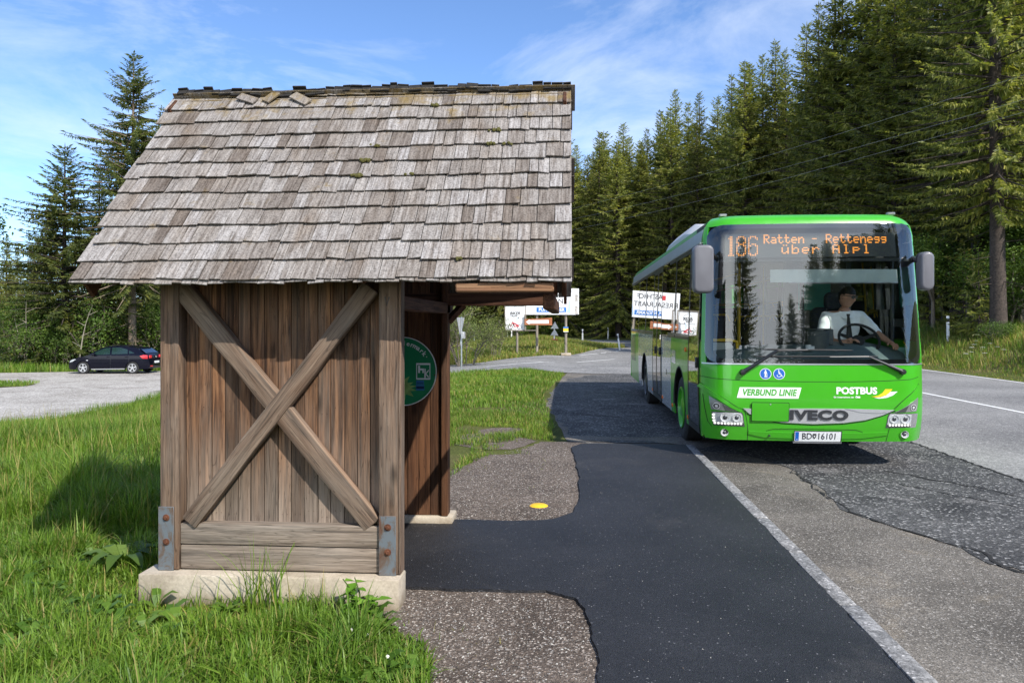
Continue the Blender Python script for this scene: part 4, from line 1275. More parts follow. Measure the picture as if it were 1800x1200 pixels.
patch('white_swoosh', PXY([(1190, 931), (1222, 929), (1250, 919), (1268, 903), (1303, 902), (1280, 920), (1250, 931), (1215, 935)]), PF, 0.0030, M_plate, lg, 0.05)
# blue discs: walking person, wheelchair user
for k, px in enumerate((687, 750)):
    u, z = uz(px, 822)
    ds = patch('pictogram_disc', disc(u, z, 0.066, 32), PF, 0.003, M_white, bus, 0.05)
    patch('disc_field', disc(u, z, 0.060, 32), PF, 0.0038, M_bluedisc, ds, 0.05)
    mb = MB()
    def pic(poly): mb.add([PF(u + a * 0.001, z + b * 0.001, 0.0046) for a, b in poly], [tuple(range(len(poly)))])
    if k == 0:
        pic([(8 * math.cos(i * .5236), 40 + 8 * math.sin(i * .5236)) for i in range(12)])
        pic([(-9, 31), (9, 31), (17, 6), (12, 3), (8, 14), (8, 0), (12, -44), (3, -44), (0, -8), (-3, -44), (-12, -44), (-8, 0), (-8, 14), (-14, 0), (-19, 3)])
        pic([(17, 4), (20, 4), (22, -44), (19, -44)])
    else:
        pic([(-4 + 7 * math.cos(i * .5236), 42 + 7 * math.sin(i * .5236)) for i in range(12)])
        pic([(-8, 33), (1, 33), (3, 18), (18, 18), (18, 12), (4, 12), (5, 2), (22, 2), (32, -24), (40, -21), (42, -27), (28, -32), (17, -5), (-4, -5)])
        for i in range(14):
            a0, a1 = R(150 + i * 15), R(150 + (i + 1) * 15)
            pic([(-2 + 24 * math.cos(a0), -17 + 22 * math.sin(a0)), (-2 + 24 * math.cos(a1), -17 + 22 * math.sin(a1)), (-2 + 18 * math.cos(a1), -17 + 16 * math.sin(a1)), (-2 + 18 * math.cos(a0), -17 + 16 * math.sin(a0))])
    mb.build('pictogram', M_white, ds, smooth_=False)

# number plate on its bracket
np_ = empty('number_plate'); np_.parent = bus
patch('plate_panel', rrect(*uz(820, 1138), *uz(1042, 1087), 0.006, 2), PF, 0.022, M_plate, np_, 0.1, 0.006)
ring('plate_border', rrect(*uz(818, 1140), *uz(1044, 1085), 0.008, 2), rrect(*uz(822, 1136.5), *uz(1040, 1088.5), 0.005, 2), PF, 0.0235, M_txtblack, np_)
patch('plate_bracket', rrect(*uz(816, 1146), *uz(1046, 1138), 0.003, 2), PF, 0.024, M_alu, np_, 0.1, 0.03)
patch('country_strip', rrect(*uz(825, 1134), *uz(842, 1091), 0.002, 2), PF, 0.0235, M_bluedisc, np_, 0.1)
u, z = uz(833, 1128); skin_text('lettering', 'A', 0.026, u, z, M_white, np_, 0.0245)
u, z = uz(880, 1113); skin_text('lettering', 'BD', 0.108, u, z, M_txtblack, np_, 0.0245, offset=0.0008, xscale=0.84)
u, z = uz(974, 1113); skin_text('lettering', '16101', 0.108, u, z, M_txtblack, np_, 0.0245, offset=0.0008, xscale=0.80, spacing=1.06)
u, z = uz(915, 1111)
mb = MB()   # provincial coat of arms on the plate
mb.add([PF(u + a * .001, z + b * .001, 0.0245) for a, b in [(-17, 30), (17, 30), (23, 11), (16, -17), (0, -34), (-16, -17), (-23, 11)]], [tuple(range(7))], 0)
mb.add([PF(u + a * .001, z + b * .001, 0.0252) for a, b in [(-9, 14), (0, 5), (9, 14), (8, -5), (0, -16), (-8, -5)]], [tuple(range(6))], 1)
mb.build('plate_crest', [M_txtblack, M_plate], np_, smooth_=False)
# tow eye
mb = MB(); mb.tube([PF(*uz(704, 1112), 0.0), PF(*uz(704, 1112), 0.03)], 0.012, 10); bp_(mb, 'tow_eye', M_badge)

# wipers
def wiper(piv, elbow, blade, mat=M_black):
    w = empty('wiper'); w.parent = bus
    P0, P1 = PF(*uz(*piv), 0.03), PF(*uz(*elbow), 0.055)
    P2 = PF(*uz(*blade[1]), 0.05)
    mb = MB(); mb.tube([P0, P0.lerp(P1, .25), P1], [0.030, 0.022, 0.013], 8); mb.build('wiper_arm', mat, w)
    mb = MB(); mb.lathe([(0.0, 0.03), (0.03, 0.026), (0.036, 0.0), (0.038, -0.02)], 14, 0, Matrix.Translation(P0) @ Matrix.Rotation(R(90), 4, 'X')); mb.build('pivot', mat, w)
    mb = MB(); mb.tube([P1, P2], [0.011, 0.009], 6); mb.build('wiper_link', mat, w)
    mb = MB(); pts = [PF(*uz(blade[0][0] + (blade[2][0] - blade[0][0]) * i / 10, blade[0][1] + (blade[2][1] - blade[0][1]) * i / 10), 0.022) for i in range(11)]
    mb.tube(pts, [0.005] + [0.011] * 9 + [0.005], 6); mb.build('wiper_blade', M_rubber, w)
wiper((580, 815), (740, 714), ((665, 707), (880, 711), (1092, 711)))
wiper((1325, 810), (1162, 741), ((635, 741), (980, 743), (1210, 739)))

# mirrors
def mirror(px, s_, y_off):
    m = empty('mirror'); m.parent = bus
    (u0, z0), (u1, z1) = uz(px[0], px[3]), uz(px[2], px[1])
    w, h = u1 - u0, z1 - z0; cx, cz = (u0 + u1) / 2, (z0 + z1) / 2
    mb = MB(); mb.prism(rrect(-w / 2, -h / 2, w / 2, h / 2, 0.07, 5), -0.09, 0.09)
    Mx = Matrix.Translation((cx, y_off, cz)) @ Matrix.Rotation(R(90), 4, 'X')
    mb.v = [Mx @ v for v in mb.v]
    o = mb.build('mirror_housing', M_mirr, m, bevel=0.035, seg=4)
    mb = MB(); mb.prism(rrect(-w / 2 - 0.003, h / 2 - 0.17, w / 2 + 0.003, h / 2 + 0.003, 0.068, 5), -0.093, 0.0)
    mb.v = [Mx @ v for v in mb.v]; mb.build('mirror_cap', M_mirrd, m, bevel=0.034, seg=4)
    mb = MB(); mb.prism(rrect(-w / 2 + 0.02, -h / 2 + 0.02, w / 2 - 0.02, h / 2 - 0.05, 0.05, 4), -0.004, 0.0)
    Mg = Matrix.Translation((cx, y_off + 0.094, cz)) @ Matrix.Rotation(R(90), 4, 'X'); mb.v = [Mg @ v for v in mb.v]
    mb.build('mirror_glass', M_chrome, m)
    mb = MB(); top = Vector((cx - s_ * 0.02, y_off, z1 - 0.06))
    mb.tube([top + Vector((0, 0.05, -0.05)), Vector((s_ * (hw(2.6) - 0.02), 0.40, z1 - 0.05))], [0.035, 0.04], 8)
    mb.build('mirror_arm', M_mirrd, m)
mirror((340, 214, 438, 441), -1, 0.03)
mirror((1408, 250, 1470, 430), 1, 0.10)

# ---- destination display with a dot matrix
GL = {'R': ['11110', '10001', '10001', '11110', '10100', '10010', '10001'], 'a': ['00000', '00000', '01110', '00001', '01111', '10001', '01111'],
 't': ['01000', '01000', '11110', '01000', '01000', '01001', '00110'], 'e': ['00000', '00000', '01110', '10001', '11111', '10000', '01110'],
 'n': ['00000', '00000', '10110', '11001', '10001', '10001', '10001'], '-': ['00000', '00000', '00000', '11110', '00000', '00000', '00000'],
 'g': ['00000', '00000', '01111', '10001', '01111', '00001', '01110'], 'ü': ['01010', '00000', '10001', '10001', '10001', '10011', '01101'],
 'b': ['10000', '10000', '10110', '11001', '10001', '10001', '11110'], 'r': ['00000', '00000', '10110', '11001', '10000', '10000', '10000'],
 'A': ['01110', '10001', '10001', '11111', '10001', '10001', '10001'], 'l': ['01100', '00100', '00100', '00100', '00100', '00100', '01110'],
 'p': ['00000', '00000', '11110', '10001', '11110', '10000', '10000'], ' ': ['00000'] * 7}
disp = patch('destination_display', [uz(490, 268), uz(1345, 262), uz(1345, 148), uz(490, 150)], PF, -0.055, M_led_off, bus, 0.08, 0.02)
mb = MB()
def dot(u, z, r=0.0068):
    mb.add([PF(u + r * math.cos(i * 1.0472), z + r * math.sin(i * 1.0472), -0.0535) for i in range(6)], [tuple(range(6))])
def dots(text, px0, py0, px1, py1, gap=1, mono=6):
    cols = len(text) * mono - 1
    for k, ch in enumerate(text):
        for r_, row in enumerate(GL[ch]):
            for c_, b in enumerate(row):
                if b == '1':
                    fx = (k * mono + c_) / cols
                    dot(*uz(px0 + (px1 - px0) * fx, py0 + (py1 - py0) * r_ / 6))
                    if True: dot(*uz(px0 + (px1 - px0) * (fx + 0.42 / cols), py0 + (py1 - py0) * r_ / 6))
dots('Ratten - Rettenegg', 688, 157, 1300, 196)
dots('über Alpl', 776, 208, 1222, 246, mono=7)
BIG = {'1': ['0110', '1110', '0110', '0110', '0110', '0110', '0110', '0110', '0110', '0110', '0110', '0110', '1111'],
 '8': ['011110', '110011', '100001', '100001', '110011', '011110', '110011', '100001', '100001', '100001', '100001', '110011', '011110'],
 '6': ['011110', '110011', '100001', '100000', '100000', '101110', '110011', '100001', '100001', '100001', '100001', '110011', '011110']}
x0 = 512
for ch in '186':
    g_ = BIG[ch]
    for r_, row in enumerate(g_):
        for c_, b in enumerate(row):
            if b == '1': dot(*uz(x0 + c_ * 8.3, 163 + r_ * 7.6), 0.0078)
    x0 += len(g_[0]) * 8.3 + 9
mb.build('led_lettering', M_led, disp, smooth_=False)

# ---- sides: lower panels, windows, doors, wheels
WH = [2.16, 7.35]      # axle positions
WR = 0.475
def arch_poly(y0, y1, z0, z1, axles, ra=0.60, n=14):
    """side panel outline from y0 to y1 with wheel arches cut out of its lower edge"""
    lo = [(y0, z0)]
    for a in axles:
        if y0 < a - ra and a + ra < y1:
            lo += [(a - ra, z0)]
            for i in range(n + 1):
                t = math.pi - math.pi * i / n
                lo.append((a + ra * math.cos(t), max(z0, WR + ra * 1.0 * math.sin(t))))
            lo += [(a + ra, z0)]
    lo.append((y1, z0))
    # drop doubled points
    out = []
    for p in lo:
        if not out or (Vector(p) - Vector(out[-1])).length > 1e-4: out.append(p)
    return out + [(y1, z1), (y0, z1)]
ZW = 1.50
for s_ in (-1, 1):
    fn = lambda y, z, off, s_=s_: PS(s_, y, z, off)
    secs = [(YC - 0.005, 0.42, M_bgreen), (1.30, 3.10, M_bgreen), (3.104, 4.35, M_bwhite), (5.70, 8.75, M_bwhite), (8.754, BLEN, M_bgreen)] if s_ < 0 else \
           [(YC - 0.005, 1.40, M_bgreen), (1.404, 3.10, M_bgreen), (3.104, 8.75, M_bwhite), (8.754, BLEN, M_bgreen)]
    for y0, y1, mt in secs:
        patch('side_panel', arch_poly(y0, y1, 0.32, ZW, WH), fn, 0.0, mt, bus, 0.45, 0.02)
    # black wheel arch lips and inner boxes
    for a in WH:
        mb = MB()
        mb.tube([(s_ * (HW - 0.012), a + 0.60 * math.cos(t), WR + 0.60 * math.sin(t)) for t in [math.pi * i / 18 for i in range(19)]], 0.018, 6); bp_(mb, 'wheel_arch', M_rubber)
        mb = MB(); vs_ = []; n = 16
        for x in (s_ * (HW - 0.02), s_ * 0.80):
            for i in range(n + 1):
                t = math.pi * i / n; vs_.append((x, a + 0.605 * math.cos(t), WR - 0.16 * (i in (0, n)) + 0.605 * math.sin(t)))
        mb.add(vs_, [(i, i + 1, n + 2 + i, n + 1 + i) for i in range(n)] + [tuple(range(n + 1, 2 * n + 2))]); bp_(mb, 'wheel_housing', M_black)
    # cantrail: pale alloy gutter above the windows, green edge over it
    patch('cantrail', [(0.56, 2.735), (BLEN, 2.735), (BLEN, 2.905), (0.56, 2.905)], fn, 0.004, M_alu, bus, 0.6, 0.02)
    patch('corner_post', [(YC - 0.02, 2.725), (0.555, 2.725), (0.555, 2.93), (YC + 0.02, 2.93)], fn, 0.0, M_bgreen, bus, 0.1, 0.02)
    patch('gutter', [(0.56, 2.725), (BLEN, 2.725), (BLEN, 2.745), (0.56, 2.745)], fn, 0.022, M_alu, bus, 0.8, 0.03)
    patch('window_sill', [(YC, ZW - 0.012), (BLEN, ZW - 0.012), (BLEN, ZW + 0.012), (YC, ZW + 0.012)], fn, 0.002, M_black, bus, 0.8, 0.01)
    # windows
    edges = [YC + 0.01, 0.42] if s_ < 0 else [YC + 0.01, 1.40]
    ws_ = [(1.30, 2.70), (2.70, 4.35), (5.70, 7.20), (7.20, 8.75), (8.75, BLEN - 0.02)] if s_ < 0 else [(YC + 0.015, 1.40), (1.40, 3.0), (3.0, 4.6), (4.6, 6.2), (6.2, 7.7), (7.7, 9.2), (9.2, BLEN - 0.02)]
    for y0, y1 in ws_:
        w = ring('window', rrect(y0 + 0.004, ZW + 0.014, y1 - 0.004, 2.722, 0.05, 4), rrect(y0 + 0.05, ZW + 0.065, y1 - 0.05, 2.67, 0.05, 4), fn, 0.005, M_black, bus)
        # panes are never quite flat: each one leans a hair
        pa = random.Random(int(y0 * 100) + s_).uniform(-0.004, 0.004)
        patch('pane', rrect(y0 + 0.005, ZW + 0.014, y1 - 0.005, 2.722, 0.05, 4), lambda y, z, off, s_=s_, pa=pa, y0=y0: PS(s_, y, z, off) + Vector((pa * (y - y0), 0, 0)), 0.002, M_glass_side if not (s_ > 0 and y0 < 1) else M_glass_front, w, 0.4)
    mb = MB()
    for y in ([0.42, 1.30, 4.35, 5.70, 2.70, 7.20, 8.75] if s_ < 0 else [1.40, 3.0, 4.6, 6.2, 7.7, 9.2]):
        mb.span((s_ * (hw(1.6) - 0.06), y - 0.035, ZW), (s_ * (hw(1.6) - 0.012), y + 0.035, 1.9)); mb.span((s_ * (hw(2.7) - 0.07), y - 0.035, 1.9), (s_ * (hw(2.7) - 0.015), y + 0.035, 2.72))
    bp_(mb, 'window_pillar', M_black)
    # orange side reflectors
    for y in ((1.38, 2.95, 4.25, 5.8) if s_ < 0 else (1.6, 3.4, 5.2, 8.2)):
        patch('side_reflector', rrect(y - 0.035, 0.40, y + 0.035, 0.455, 0.008, 2), fn, 0.010, M_orange, bus, 0.2, 0.010)
    patch('side_indicator', rrect(1.48, 1.32, 1.60, 1.38, 0.015, 3), fn, 0.014, M_orange, bus, 0.2, 0.016)
    if s_ < 0:
        patch('panel_mark', rrect(2.55, 1.10, 3.0, 1.30, 0.005, 2), fn, 0.0015, M_bwhite, bus, 0.2)
        patch('panel_lock', rrect(3.6, 0.86, 3.66, 0.95, 0.01, 3), fn, 0.003, M_black, bus, 0.2)
        for i in range(12):
            patch('vent_slat', [(9.55, 0.80 + i * 0.052), (10.6, 0.80 + i * 0.052), (10.6, 0.825 + i * 0.052), (9.55, 0.825 + i * 0.052)], fn, 0.008, M_black, bus, 0.6, 0.008)
# doors on the kerb side: two glazed leaves each (front one narrow)
fnl = lambda y, z, off: PS(-1, y, z, off)
for y0, y1, leaves in ((0.42, 1.30, 1), (4.35, 5.70, 2)):
    for k in range(leaves):
        a = y0 + (y1 - y0) * k / leaves; b = y0 + (y1 - y0) * (k + 1) / leaves
        d = ring('door', rrect(a + 0.006, 0.33, b - 0.006, 2.72, 0.03, 3), rrect(a + 0.06, 0.42, b - 0.06, 2.62, 0.03, 3), fnl, 0.010, M_black, bus)
        patch('door_pane', rrect(a + 0.008, 0.335, b - 0.008, 2.715, 0.03, 3), fnl, 0.007, M_glass_door, d, 0.4)
        patch('door_seal', [(b - 0.012, 0.33), (b + 0.006, 0.33), (b + 0.006, 2.72), (b - 0.012, 2.72)], fnl, 0.009, M_rubber, d, 0.8)
        mb = MB(); mb.box((-HW - 0.02, a + 0.10, 1.22), (0.03, 0.05, 0.14)); mb.build('handle', M_black, d, bevel=0.01)
# roof and rear
mb = MB(); V = []; prof = [(2.90, 0), (2.95, 0), (2.99, 0), (3.02, 0), (3.045, 0)]
sec = [(hw(z), z) for z in (2.90, 2.93, 2.96, 2.99, 3.015, 3.035, 3.05)] + [(0.85, 3.068), (0.4, 3.074)]
full = [(-x, z) for x, z in sec] + [(x, z) for x, z in sec[::-1]]
for y in (0.62, 3, 6, 9, BLEN - 0.15, BLEN - 0.03, BLEN):
    sh_ = 0.05 if y == BLEN else (0.015 if y > BLEN - 0.1 else 0)
    for x, z in full: V.append((x, y, z - sh_))
n = len(full)
mb.add(V, [(r * n + i, r * n + i + 1, (r + 1) * n + i + 1, (r + 1) * n + i) for r in range(6) for i in range(n - 1)])
bp_(mb, 'roof', M_bgreen)
mb = MB(); mb.prism([(-HW, 0.35), (HW, 0.35), (HW, 1.35), (hw(2.7), 2.75), (1.0, 3.02), (-1.0, 3.02), (-hw(2.7), 2.75), (-HW, 1.35)], 0, 0.03, 0, Matrix.Translation((0, BLEN + 0.03, 0)) @ Matrix.Rotation(R(90), 4, 'X'))
bp_(mb, 'rear_panel', M_bgreen)
# rear window seen from inside, as a pane with a black frame let into the rear wall
mb = MB(); mb.span((-0.95, BLEN - 0.012, 1.75), (0.95, BLEN - 0.004, 2.55)); bp_(mb, 'rear_window', M_cab)
# air conditioning unit on the roof
mb = MB(); prof = [(-0.96, 3.03), (-0.96, 3.22), (-0.78, 3.40), (0.78, 3.40), (0.96, 3.22), (0.96, 3.03)]
ys = [(3.0, 0.12), (3.4, 0.75), (3.9, 1.0), (5.9, 1.0), (6.4, 0.8), (6.7, 0.12)]
V = [(x * (0.9 + 0.1 * k), y, 3.05 + (z - 3.05) * k) for y, k in ys for x, z in prof]
fs_ = [(r * 6 + i, r * 6 + i + 1, (r + 1) * 6 + i + 1, (r + 1) * 6 + i) for r in range(5) for i in range(5)] + [tuple(range(6)), tuple(range(30, 36))]
mb.add(V, fs_); bp_(mb, 'air_conditioner', plain('pale_plastic_cover', (0.44, 0.45, 0.46), 0.5, var=0.05), bevel=0.02, seg=2)
for x in (-0.98, 1.0):
    mb = MB(); mb.box((x, 0.50, 3.075), (0.09, 0.07, 0.035)); bp_(mb, 'marker_lamp', M_lampgrey, bevel=0.008)

# wheels
def wheel(s_, a, rimmat):
    w = empty('wheel', (s_ * (HW - 0.175), a, WR)); w.parent = bus
    Mx = Matrix.Rotation(R(90) * s_, 4, 'Y')
    mb = MB(); mb.lathe([(0.29, -0.13), (0.40, -0.14), (WR - 0.03, -0.13), (WR, -0.10), (WR, 0.10), (WR - 0.03, 0.13), (0.42, 0.142), (0.31, 0.135), (0.29, 0.12), (0.29, -0.13)], 40, 0, Mx)
    mb.build('tyre', M_tyre, w)
    mb = MB(); mb.lathe([(0.30, 0.118), (0.305, 0.15), (0.285, 0.155), (0.26, 0.10), (0.22, 0.06), (0.17, 0.09), (0.15, 0.125), (0.10, 0.14), (0.0, 0.145)], 32, 0, Mx)
    mb.build('rim', rimmat, w)
    mb = MB()
    for i in range(10):
        t = 6.2832 * i / 10
        mb.cyl((0.19 * math.cos(t), 0.19 * math.sin(t), 0.07), (0.19 * math.cos(t), 0.19 * math.sin(t), 0.115), 0.014, n=6, M=Mx)
    mb.build('wheel_nut', M_alu, w)
for s_ in (-1, 1):
    wheel(s_, WH[0], M_bgreen); wheel(s_, WH[1], M_badge)
# floor and underframe
mb = MB(); mb.span((-1.22, 0.40, 0.34), (1.22, 10.7, 0.42)); mb.span((-0.76, 1.3, 0.42), (0.76, 8.3, 0.55)); mb.span((-1.22, 0.30, 0.42), (-0.4, 1.3, 0.52))
bp_(mb, 'floor', M_cab)

# ---- cab and saloon behind the glass
mb = MB(); V = []
ys = [(0.30, 1.24), (0.36, 1.33), (0.55, 1.42), (0.78, 1.475), (0.95, 1.46), (1.02, 1.36), (1.04, 1.05)]
for y, z in ys:
    for i in range(21):
        u = -1.18 + 2.36 * i / 20
        q = abs(u) / 1.18
        bump_ = 0.055 * math.exp(-((u - 0.62) / 0.42) ** 2) * (1 if y > 0.5 else 0.2)
        V.append((u, y + 0.10 * q * q * (1 if y < 0.5 else 0.2), z - 0.05 * q ** 4 - 0.035 + bump_))
mb.add(V, [(r * 21 + i, r * 21 + i + 1, (r + 1) * 21 + i + 1, (r + 1) * 21 + i) for r in range(6) for i in range(20)])
bp_(mb, 'dashboard', M_dash)
mb = MB(); mb.span((-1.2, 0.62, 2.52), (1.2, 1.1, 2.98)); bp_(mb, 'display_box', M_dashd, bevel=0.02)
mb = MB(); mb.span((-1.2, 1.1, 2.70), (1.2, 10.7, 2.76)); bp_(mb, 'ceiling', M_ceil)
# roller blind across the driver's half
bl = patch('roller_blind', [uz(812, 384), uz(1362, 384), uz(1362, 322), uz(720, 322), uz(720, 384)], lambda u, z, off: PF(u, z, off) + Vector((0, 0.012 * math.sin(u * 26) * math.sin(u * 9), 0)), -0.10, M_blind, bus, 0.03, 0.004)
mb = MB(); mb.tube([PF(*uz(812, 386), -0.10), PF(*uz(1362, 386), -0.10)], 0.010, 8); mb.build('blind_rod', M_alu, bl)
# cab partition, door post, driver's rear wall, teal panel
def BXZ(x, y, d):
    """photo pixel at depth d -> bus coordinates (for measuring things inside the cab)"""
    r_ = (x - 900) / 1350 * d; th = YAW
    return Vector(((r_ * math.cos(th) - d * math.sin(th) - BX) / BW, d * math.cos(th) + r_ * math.sin(th) - BY, EYE - (y - 567) / 1350 * d - BZ))
mb = MB(); mb.span((0.10, 1.02, 0.5), (0.145, 1.09, 2.55)); bp_(mb, 'cab_post', M_dashd, bevel=0.01)
mb = MB(); mb.span((0.12, 1.06, 0.5), (0.15, 2.0, 1.45)); bp_(mb, 'cab_door', M_cab)
mb = MB(); mb.span((0.15, 2.02, 0.42), (1.0, 2.06, 2.7)); bp_(mb, 'cab_wall', M_cab)
mb = MB(); mb.span((0.34, 1.985, 1.9), (0.78, 2.015, 2.48)); bp_(mb, 'partition_panel', M_tealp, bevel=0.01)
mb = MB(); mb.span((1.0, 2.0, 0.42), (1.06, 2.08, 2.7)); bp_(mb, 'cab_post', M_dash)
mb = MB(); mb.tube([(1.12, 0.75, 1.45), (1.115, 0.75, 2.5)], 0.02, 6); bp_(mb, 'cab_post', M_dashd)
# driver's seat
ds = empty('driver_seat', (0.65, 1.40, 0)); ds.parent = bus
mb = MB(); mb.prism(rrect(-0.25, 1.24, 0.25, 1.95, 0.10, 5), -0.06, 0.06, 0, Matrix.Rotation(R(90), 4, 'X')); o = mb.build('backrest', M_seat, ds, bevel=0.04, seg=3); o.rotation_euler = (R(-6), 0, 0); o.location = (0, 0.05, 0)
mb = MB(); mb.prism(rrect(-0.15, 1.90, 0.15, 2.14, 0.08, 5), -0.05, 0.05, 0, Matrix.Rotation(R(90), 4, 'X')); o = mb.build('headrest', M_seat, ds, bevel=0.03, seg=3); o.location = (0, -0.02, 0)
mb = MB(); mb.span((-0.25, -0.52, 1.12), (0.25, 0.02, 1.25)); mb.build('seat', M_seat, ds, bevel=0.05, seg=3)
mb = MB(); mb.span((-0.15, -0.4, 0.5), (0.15, -0.1, 1.12)); mb.build('pedestal', M_dashd, ds)
# steering wheel
sc_ = BXZ(1510, 596, 9.72)
swm = empty('steering_wheel', sc_); swm.parent = bus; swm.rotation_euler = (R(52), 0, 0)
mb = MB(); rr = 0.235; pts = [(rr * math.cos(6.2832 * i / 36), rr * math.sin(6.2832 * i / 36), 0) for i in range(37)]
mb.tube(pts, 0.017, 8, caps=False); mb.build('wheel_rim', M_rubber, swm)
mb = MB()
for a in (20, 160, 270): mb.tube([(0, 0, -0.03), (0.23 * math.cos(R(a)), 0.23 * math.sin(R(a)), 0)], [0.03, 0.02], 6)
mb.lathe([(0.075, -0.05), (0.075, -0.01), (0.0, 0.0)], 18); mb.build('hub', M_rubber, swm)
mb = MB(); mb.cyl((0, 0, -0.4), (0, 0, -0.04), 0.04, n=12); mb.build('steering_column', M_dashd, swm)
# ticket machine and clutter
p = BXZ(1438, 592, 9.75)
tm = empty('ticket_machine', p); tm.parent = bus
mb = MB(); mb.lathe([(0.125, -0.16), (0.125, 0.02), (0.13, 0.025), (0.13, 0.07), (0.115, 0.08), (0, 0.082)], 24); mb.build('drum', M_cab, tm)
mb = MB(); mb.span((0.10, -0.02, -0.10), (0.18, 0.12, 0.10)); mb.span((-0.13, 0.02, 0.085), (0.17, 0.14, 0.105)); mb.build('screen', M_cab, tm, bevel=0.01)
p = BXZ(1421, 609, 9.6)
mb = MB(); mb.lathe([(0.035, -0.05), (0.035, 0.02), (0.0, 0.025)], 10, 0, Matrix.Translation(p)); mb.box(p + Vector((0.05, 0.01, -0.02)), (0.04, 0.03, 0.05)); bp_(mb, 'cup', M_white)
p = BXZ(1583, 567, 9.6)
mb = MB(); mb.box(p, (0.16, 0.05, 0.11)); mb.tube([p, p + Vector((0.08, 0.05, -0.25))], 0.015, 6); bp_(mb, 'screen', M_black, bevel=0.01)
p = BXZ(1586, 620, 9.75)
mb = MB(); mb.box(p, (0.13, 0.02, 0.14), 0, None); bp_(mb, 'cloth', plain('teal_duster', (0.25, 0.52, 0.50), 0.9, var=0.3), bevel=0.02)
mb = MB(); mb.tube([BXZ(1588, 600, 9.7), BXZ(1598, 616, 9.65)], 0.008, 6); bp_(mb, 'duster_stick', M_yel)
# yellow rail and grey modesty panel beside the front door
mb = MB(); mb.tube([(-1.12, 0.62, 1.50), (-0.86, 0.62, 1.505), (-0.78, 0.64, 1.48), (-0.77, 0.65, 1.36)], 0.019, 8); bp_(mb, 'handrail', M_yel)
mb = MB(); mb.prism([(-1.14, 1.2), (-0.82, 1.2), (-0.82, 1.42), (-0.86, 1.47), (-1.14, 1.47)], -0.012, 0.012, 0, Matrix.Translation((0, 0.66, 0)) @ Matrix.Rotation(R(90), 4, 'X')); bp_(mb, 'modesty_panel', plain('pale_grey_panel', (0.36, 0.38, 0.36), 0.6), bevel=0.004)
for x, y in ((-0.42, 2.2), (-0.45, 4.3), (0.42, 4.3), (0.40, 6.2), (-0.42, 6.2)):
    mb = MB(); mb.tube([(x, y, 0.5), (x, y, 2.7)], 0.017, 8); bp_(mb, 'handrail', M_yel)
for x in (-0.45, 0.45):
    mb = MB(); mb.tube([(x, 2.3, 2.45), (x, 9, 2.45)], 0.015, 6); bp_(mb, 'handrail', M_yel)
# passenger seats
def make_seat():
    st_ = empty('passenger_seat'); st_.parent = bus
    mb = MB(); mb.prism(rrect(-0.42, 0.5, 0.42, 1.22, 0.09, 4), -0.04, 0.04, 0, Matrix.Rotation(R(90), 4, 'X')); o = mb.build('backrest', M_seat, st_, bevel=0.02, seg=2); o.rotation_euler = (R(-8), 0, 0)
    mb = MB(); mb.span((-0.42, -0.45, 0.40), (0.42, 0.0, 0.50)); mb.build('seat', M_seat, st_, bevel=0.03, seg=2)
    mb = MB(); mb.tube([(-0.38, 0.0, 1.20), (-0.34, -0.02, 1.30), (0.34, -0.02, 1.30), (0.38, 0, 1.20)], 0.014, 6); mb.build('grab_handle', M_yel, st_)
    return st_
seat0 = make_seat(); first = True
for y in (3.0, 3.85, 4.7, 5.7, 6.5, 8.6, 9.4, 10.2):
    for x in (-0.78, 0.78):
        if x < 0 and 4.2 < y < 5.8: continue
        s0 = seat0 if first else copy_tree(seat0, bus)
        first = False
        s0.location = (x, y, 0.55 if y < 8 else 0.85)
# round 70 sign in the rear window, seen from behind
mb = MB(); mb.lathe([(0, 0), (0.19, 0), (0.19, 0.004), (0, 0.004)], 30, 0, Matrix.Translation((-0.35, BLEN - 0.03, 1.83)) @ Matrix.Rotation(R(90), 4, 'X'))
sp_ = bp_(mb, 'speed_disc', M_plate)
mb = MB(); mb.lathe([(0, 0), (0.165, 0), (0.165, 0.003), (0, 0.003)], 30, 0, Matrix.Translation((-0.35, BLEN - 0.036, 1.83)) @ Matrix.Rotation(R(90), 4, 'X')); mb.build('disc_field', M_dashd, sp_)
me = text_mesh('70', 0.2, offset=0.004); me.materials.append(M_plate)
for v in me.vertices: v.co = Vector((-0.35 - v.co.x, BLEN - 0.041, 1.83 + v.co.y))
link('lettering', me, sp_)
# ---- driver, a person of his own on the seat
M_skin = plain('skin', (0.50, 0.27, 0.18), 0.55, var=0.08, scale=30)
M_shirt = plain('white_shirt', (0.90, 0.93, 0.93), 0.85, var=0.06, scale=14, bmp=0.3)
M_hair = plain('dark_hair', (0.014, 0.011, 0.009), 0.7, var=0.4, scale=60, bmp=0.6)
M_tie = plain('dark_striped_tie', (0.022, 0.020, 0.018), 0.7, var=0.3, scale=18)
M_trous = plain('dark_trousers', (0.02, 0.022, 0.03), 0.9, var=0.2)
drv = empty('person', (BX + 0.67, BY + 1.12, BZ + 1.20), 0, 1.14)
tag(drv, 'bus driver in white short sleeved shirt, dark tie and sunglasses, one arm stretched out', 'person')

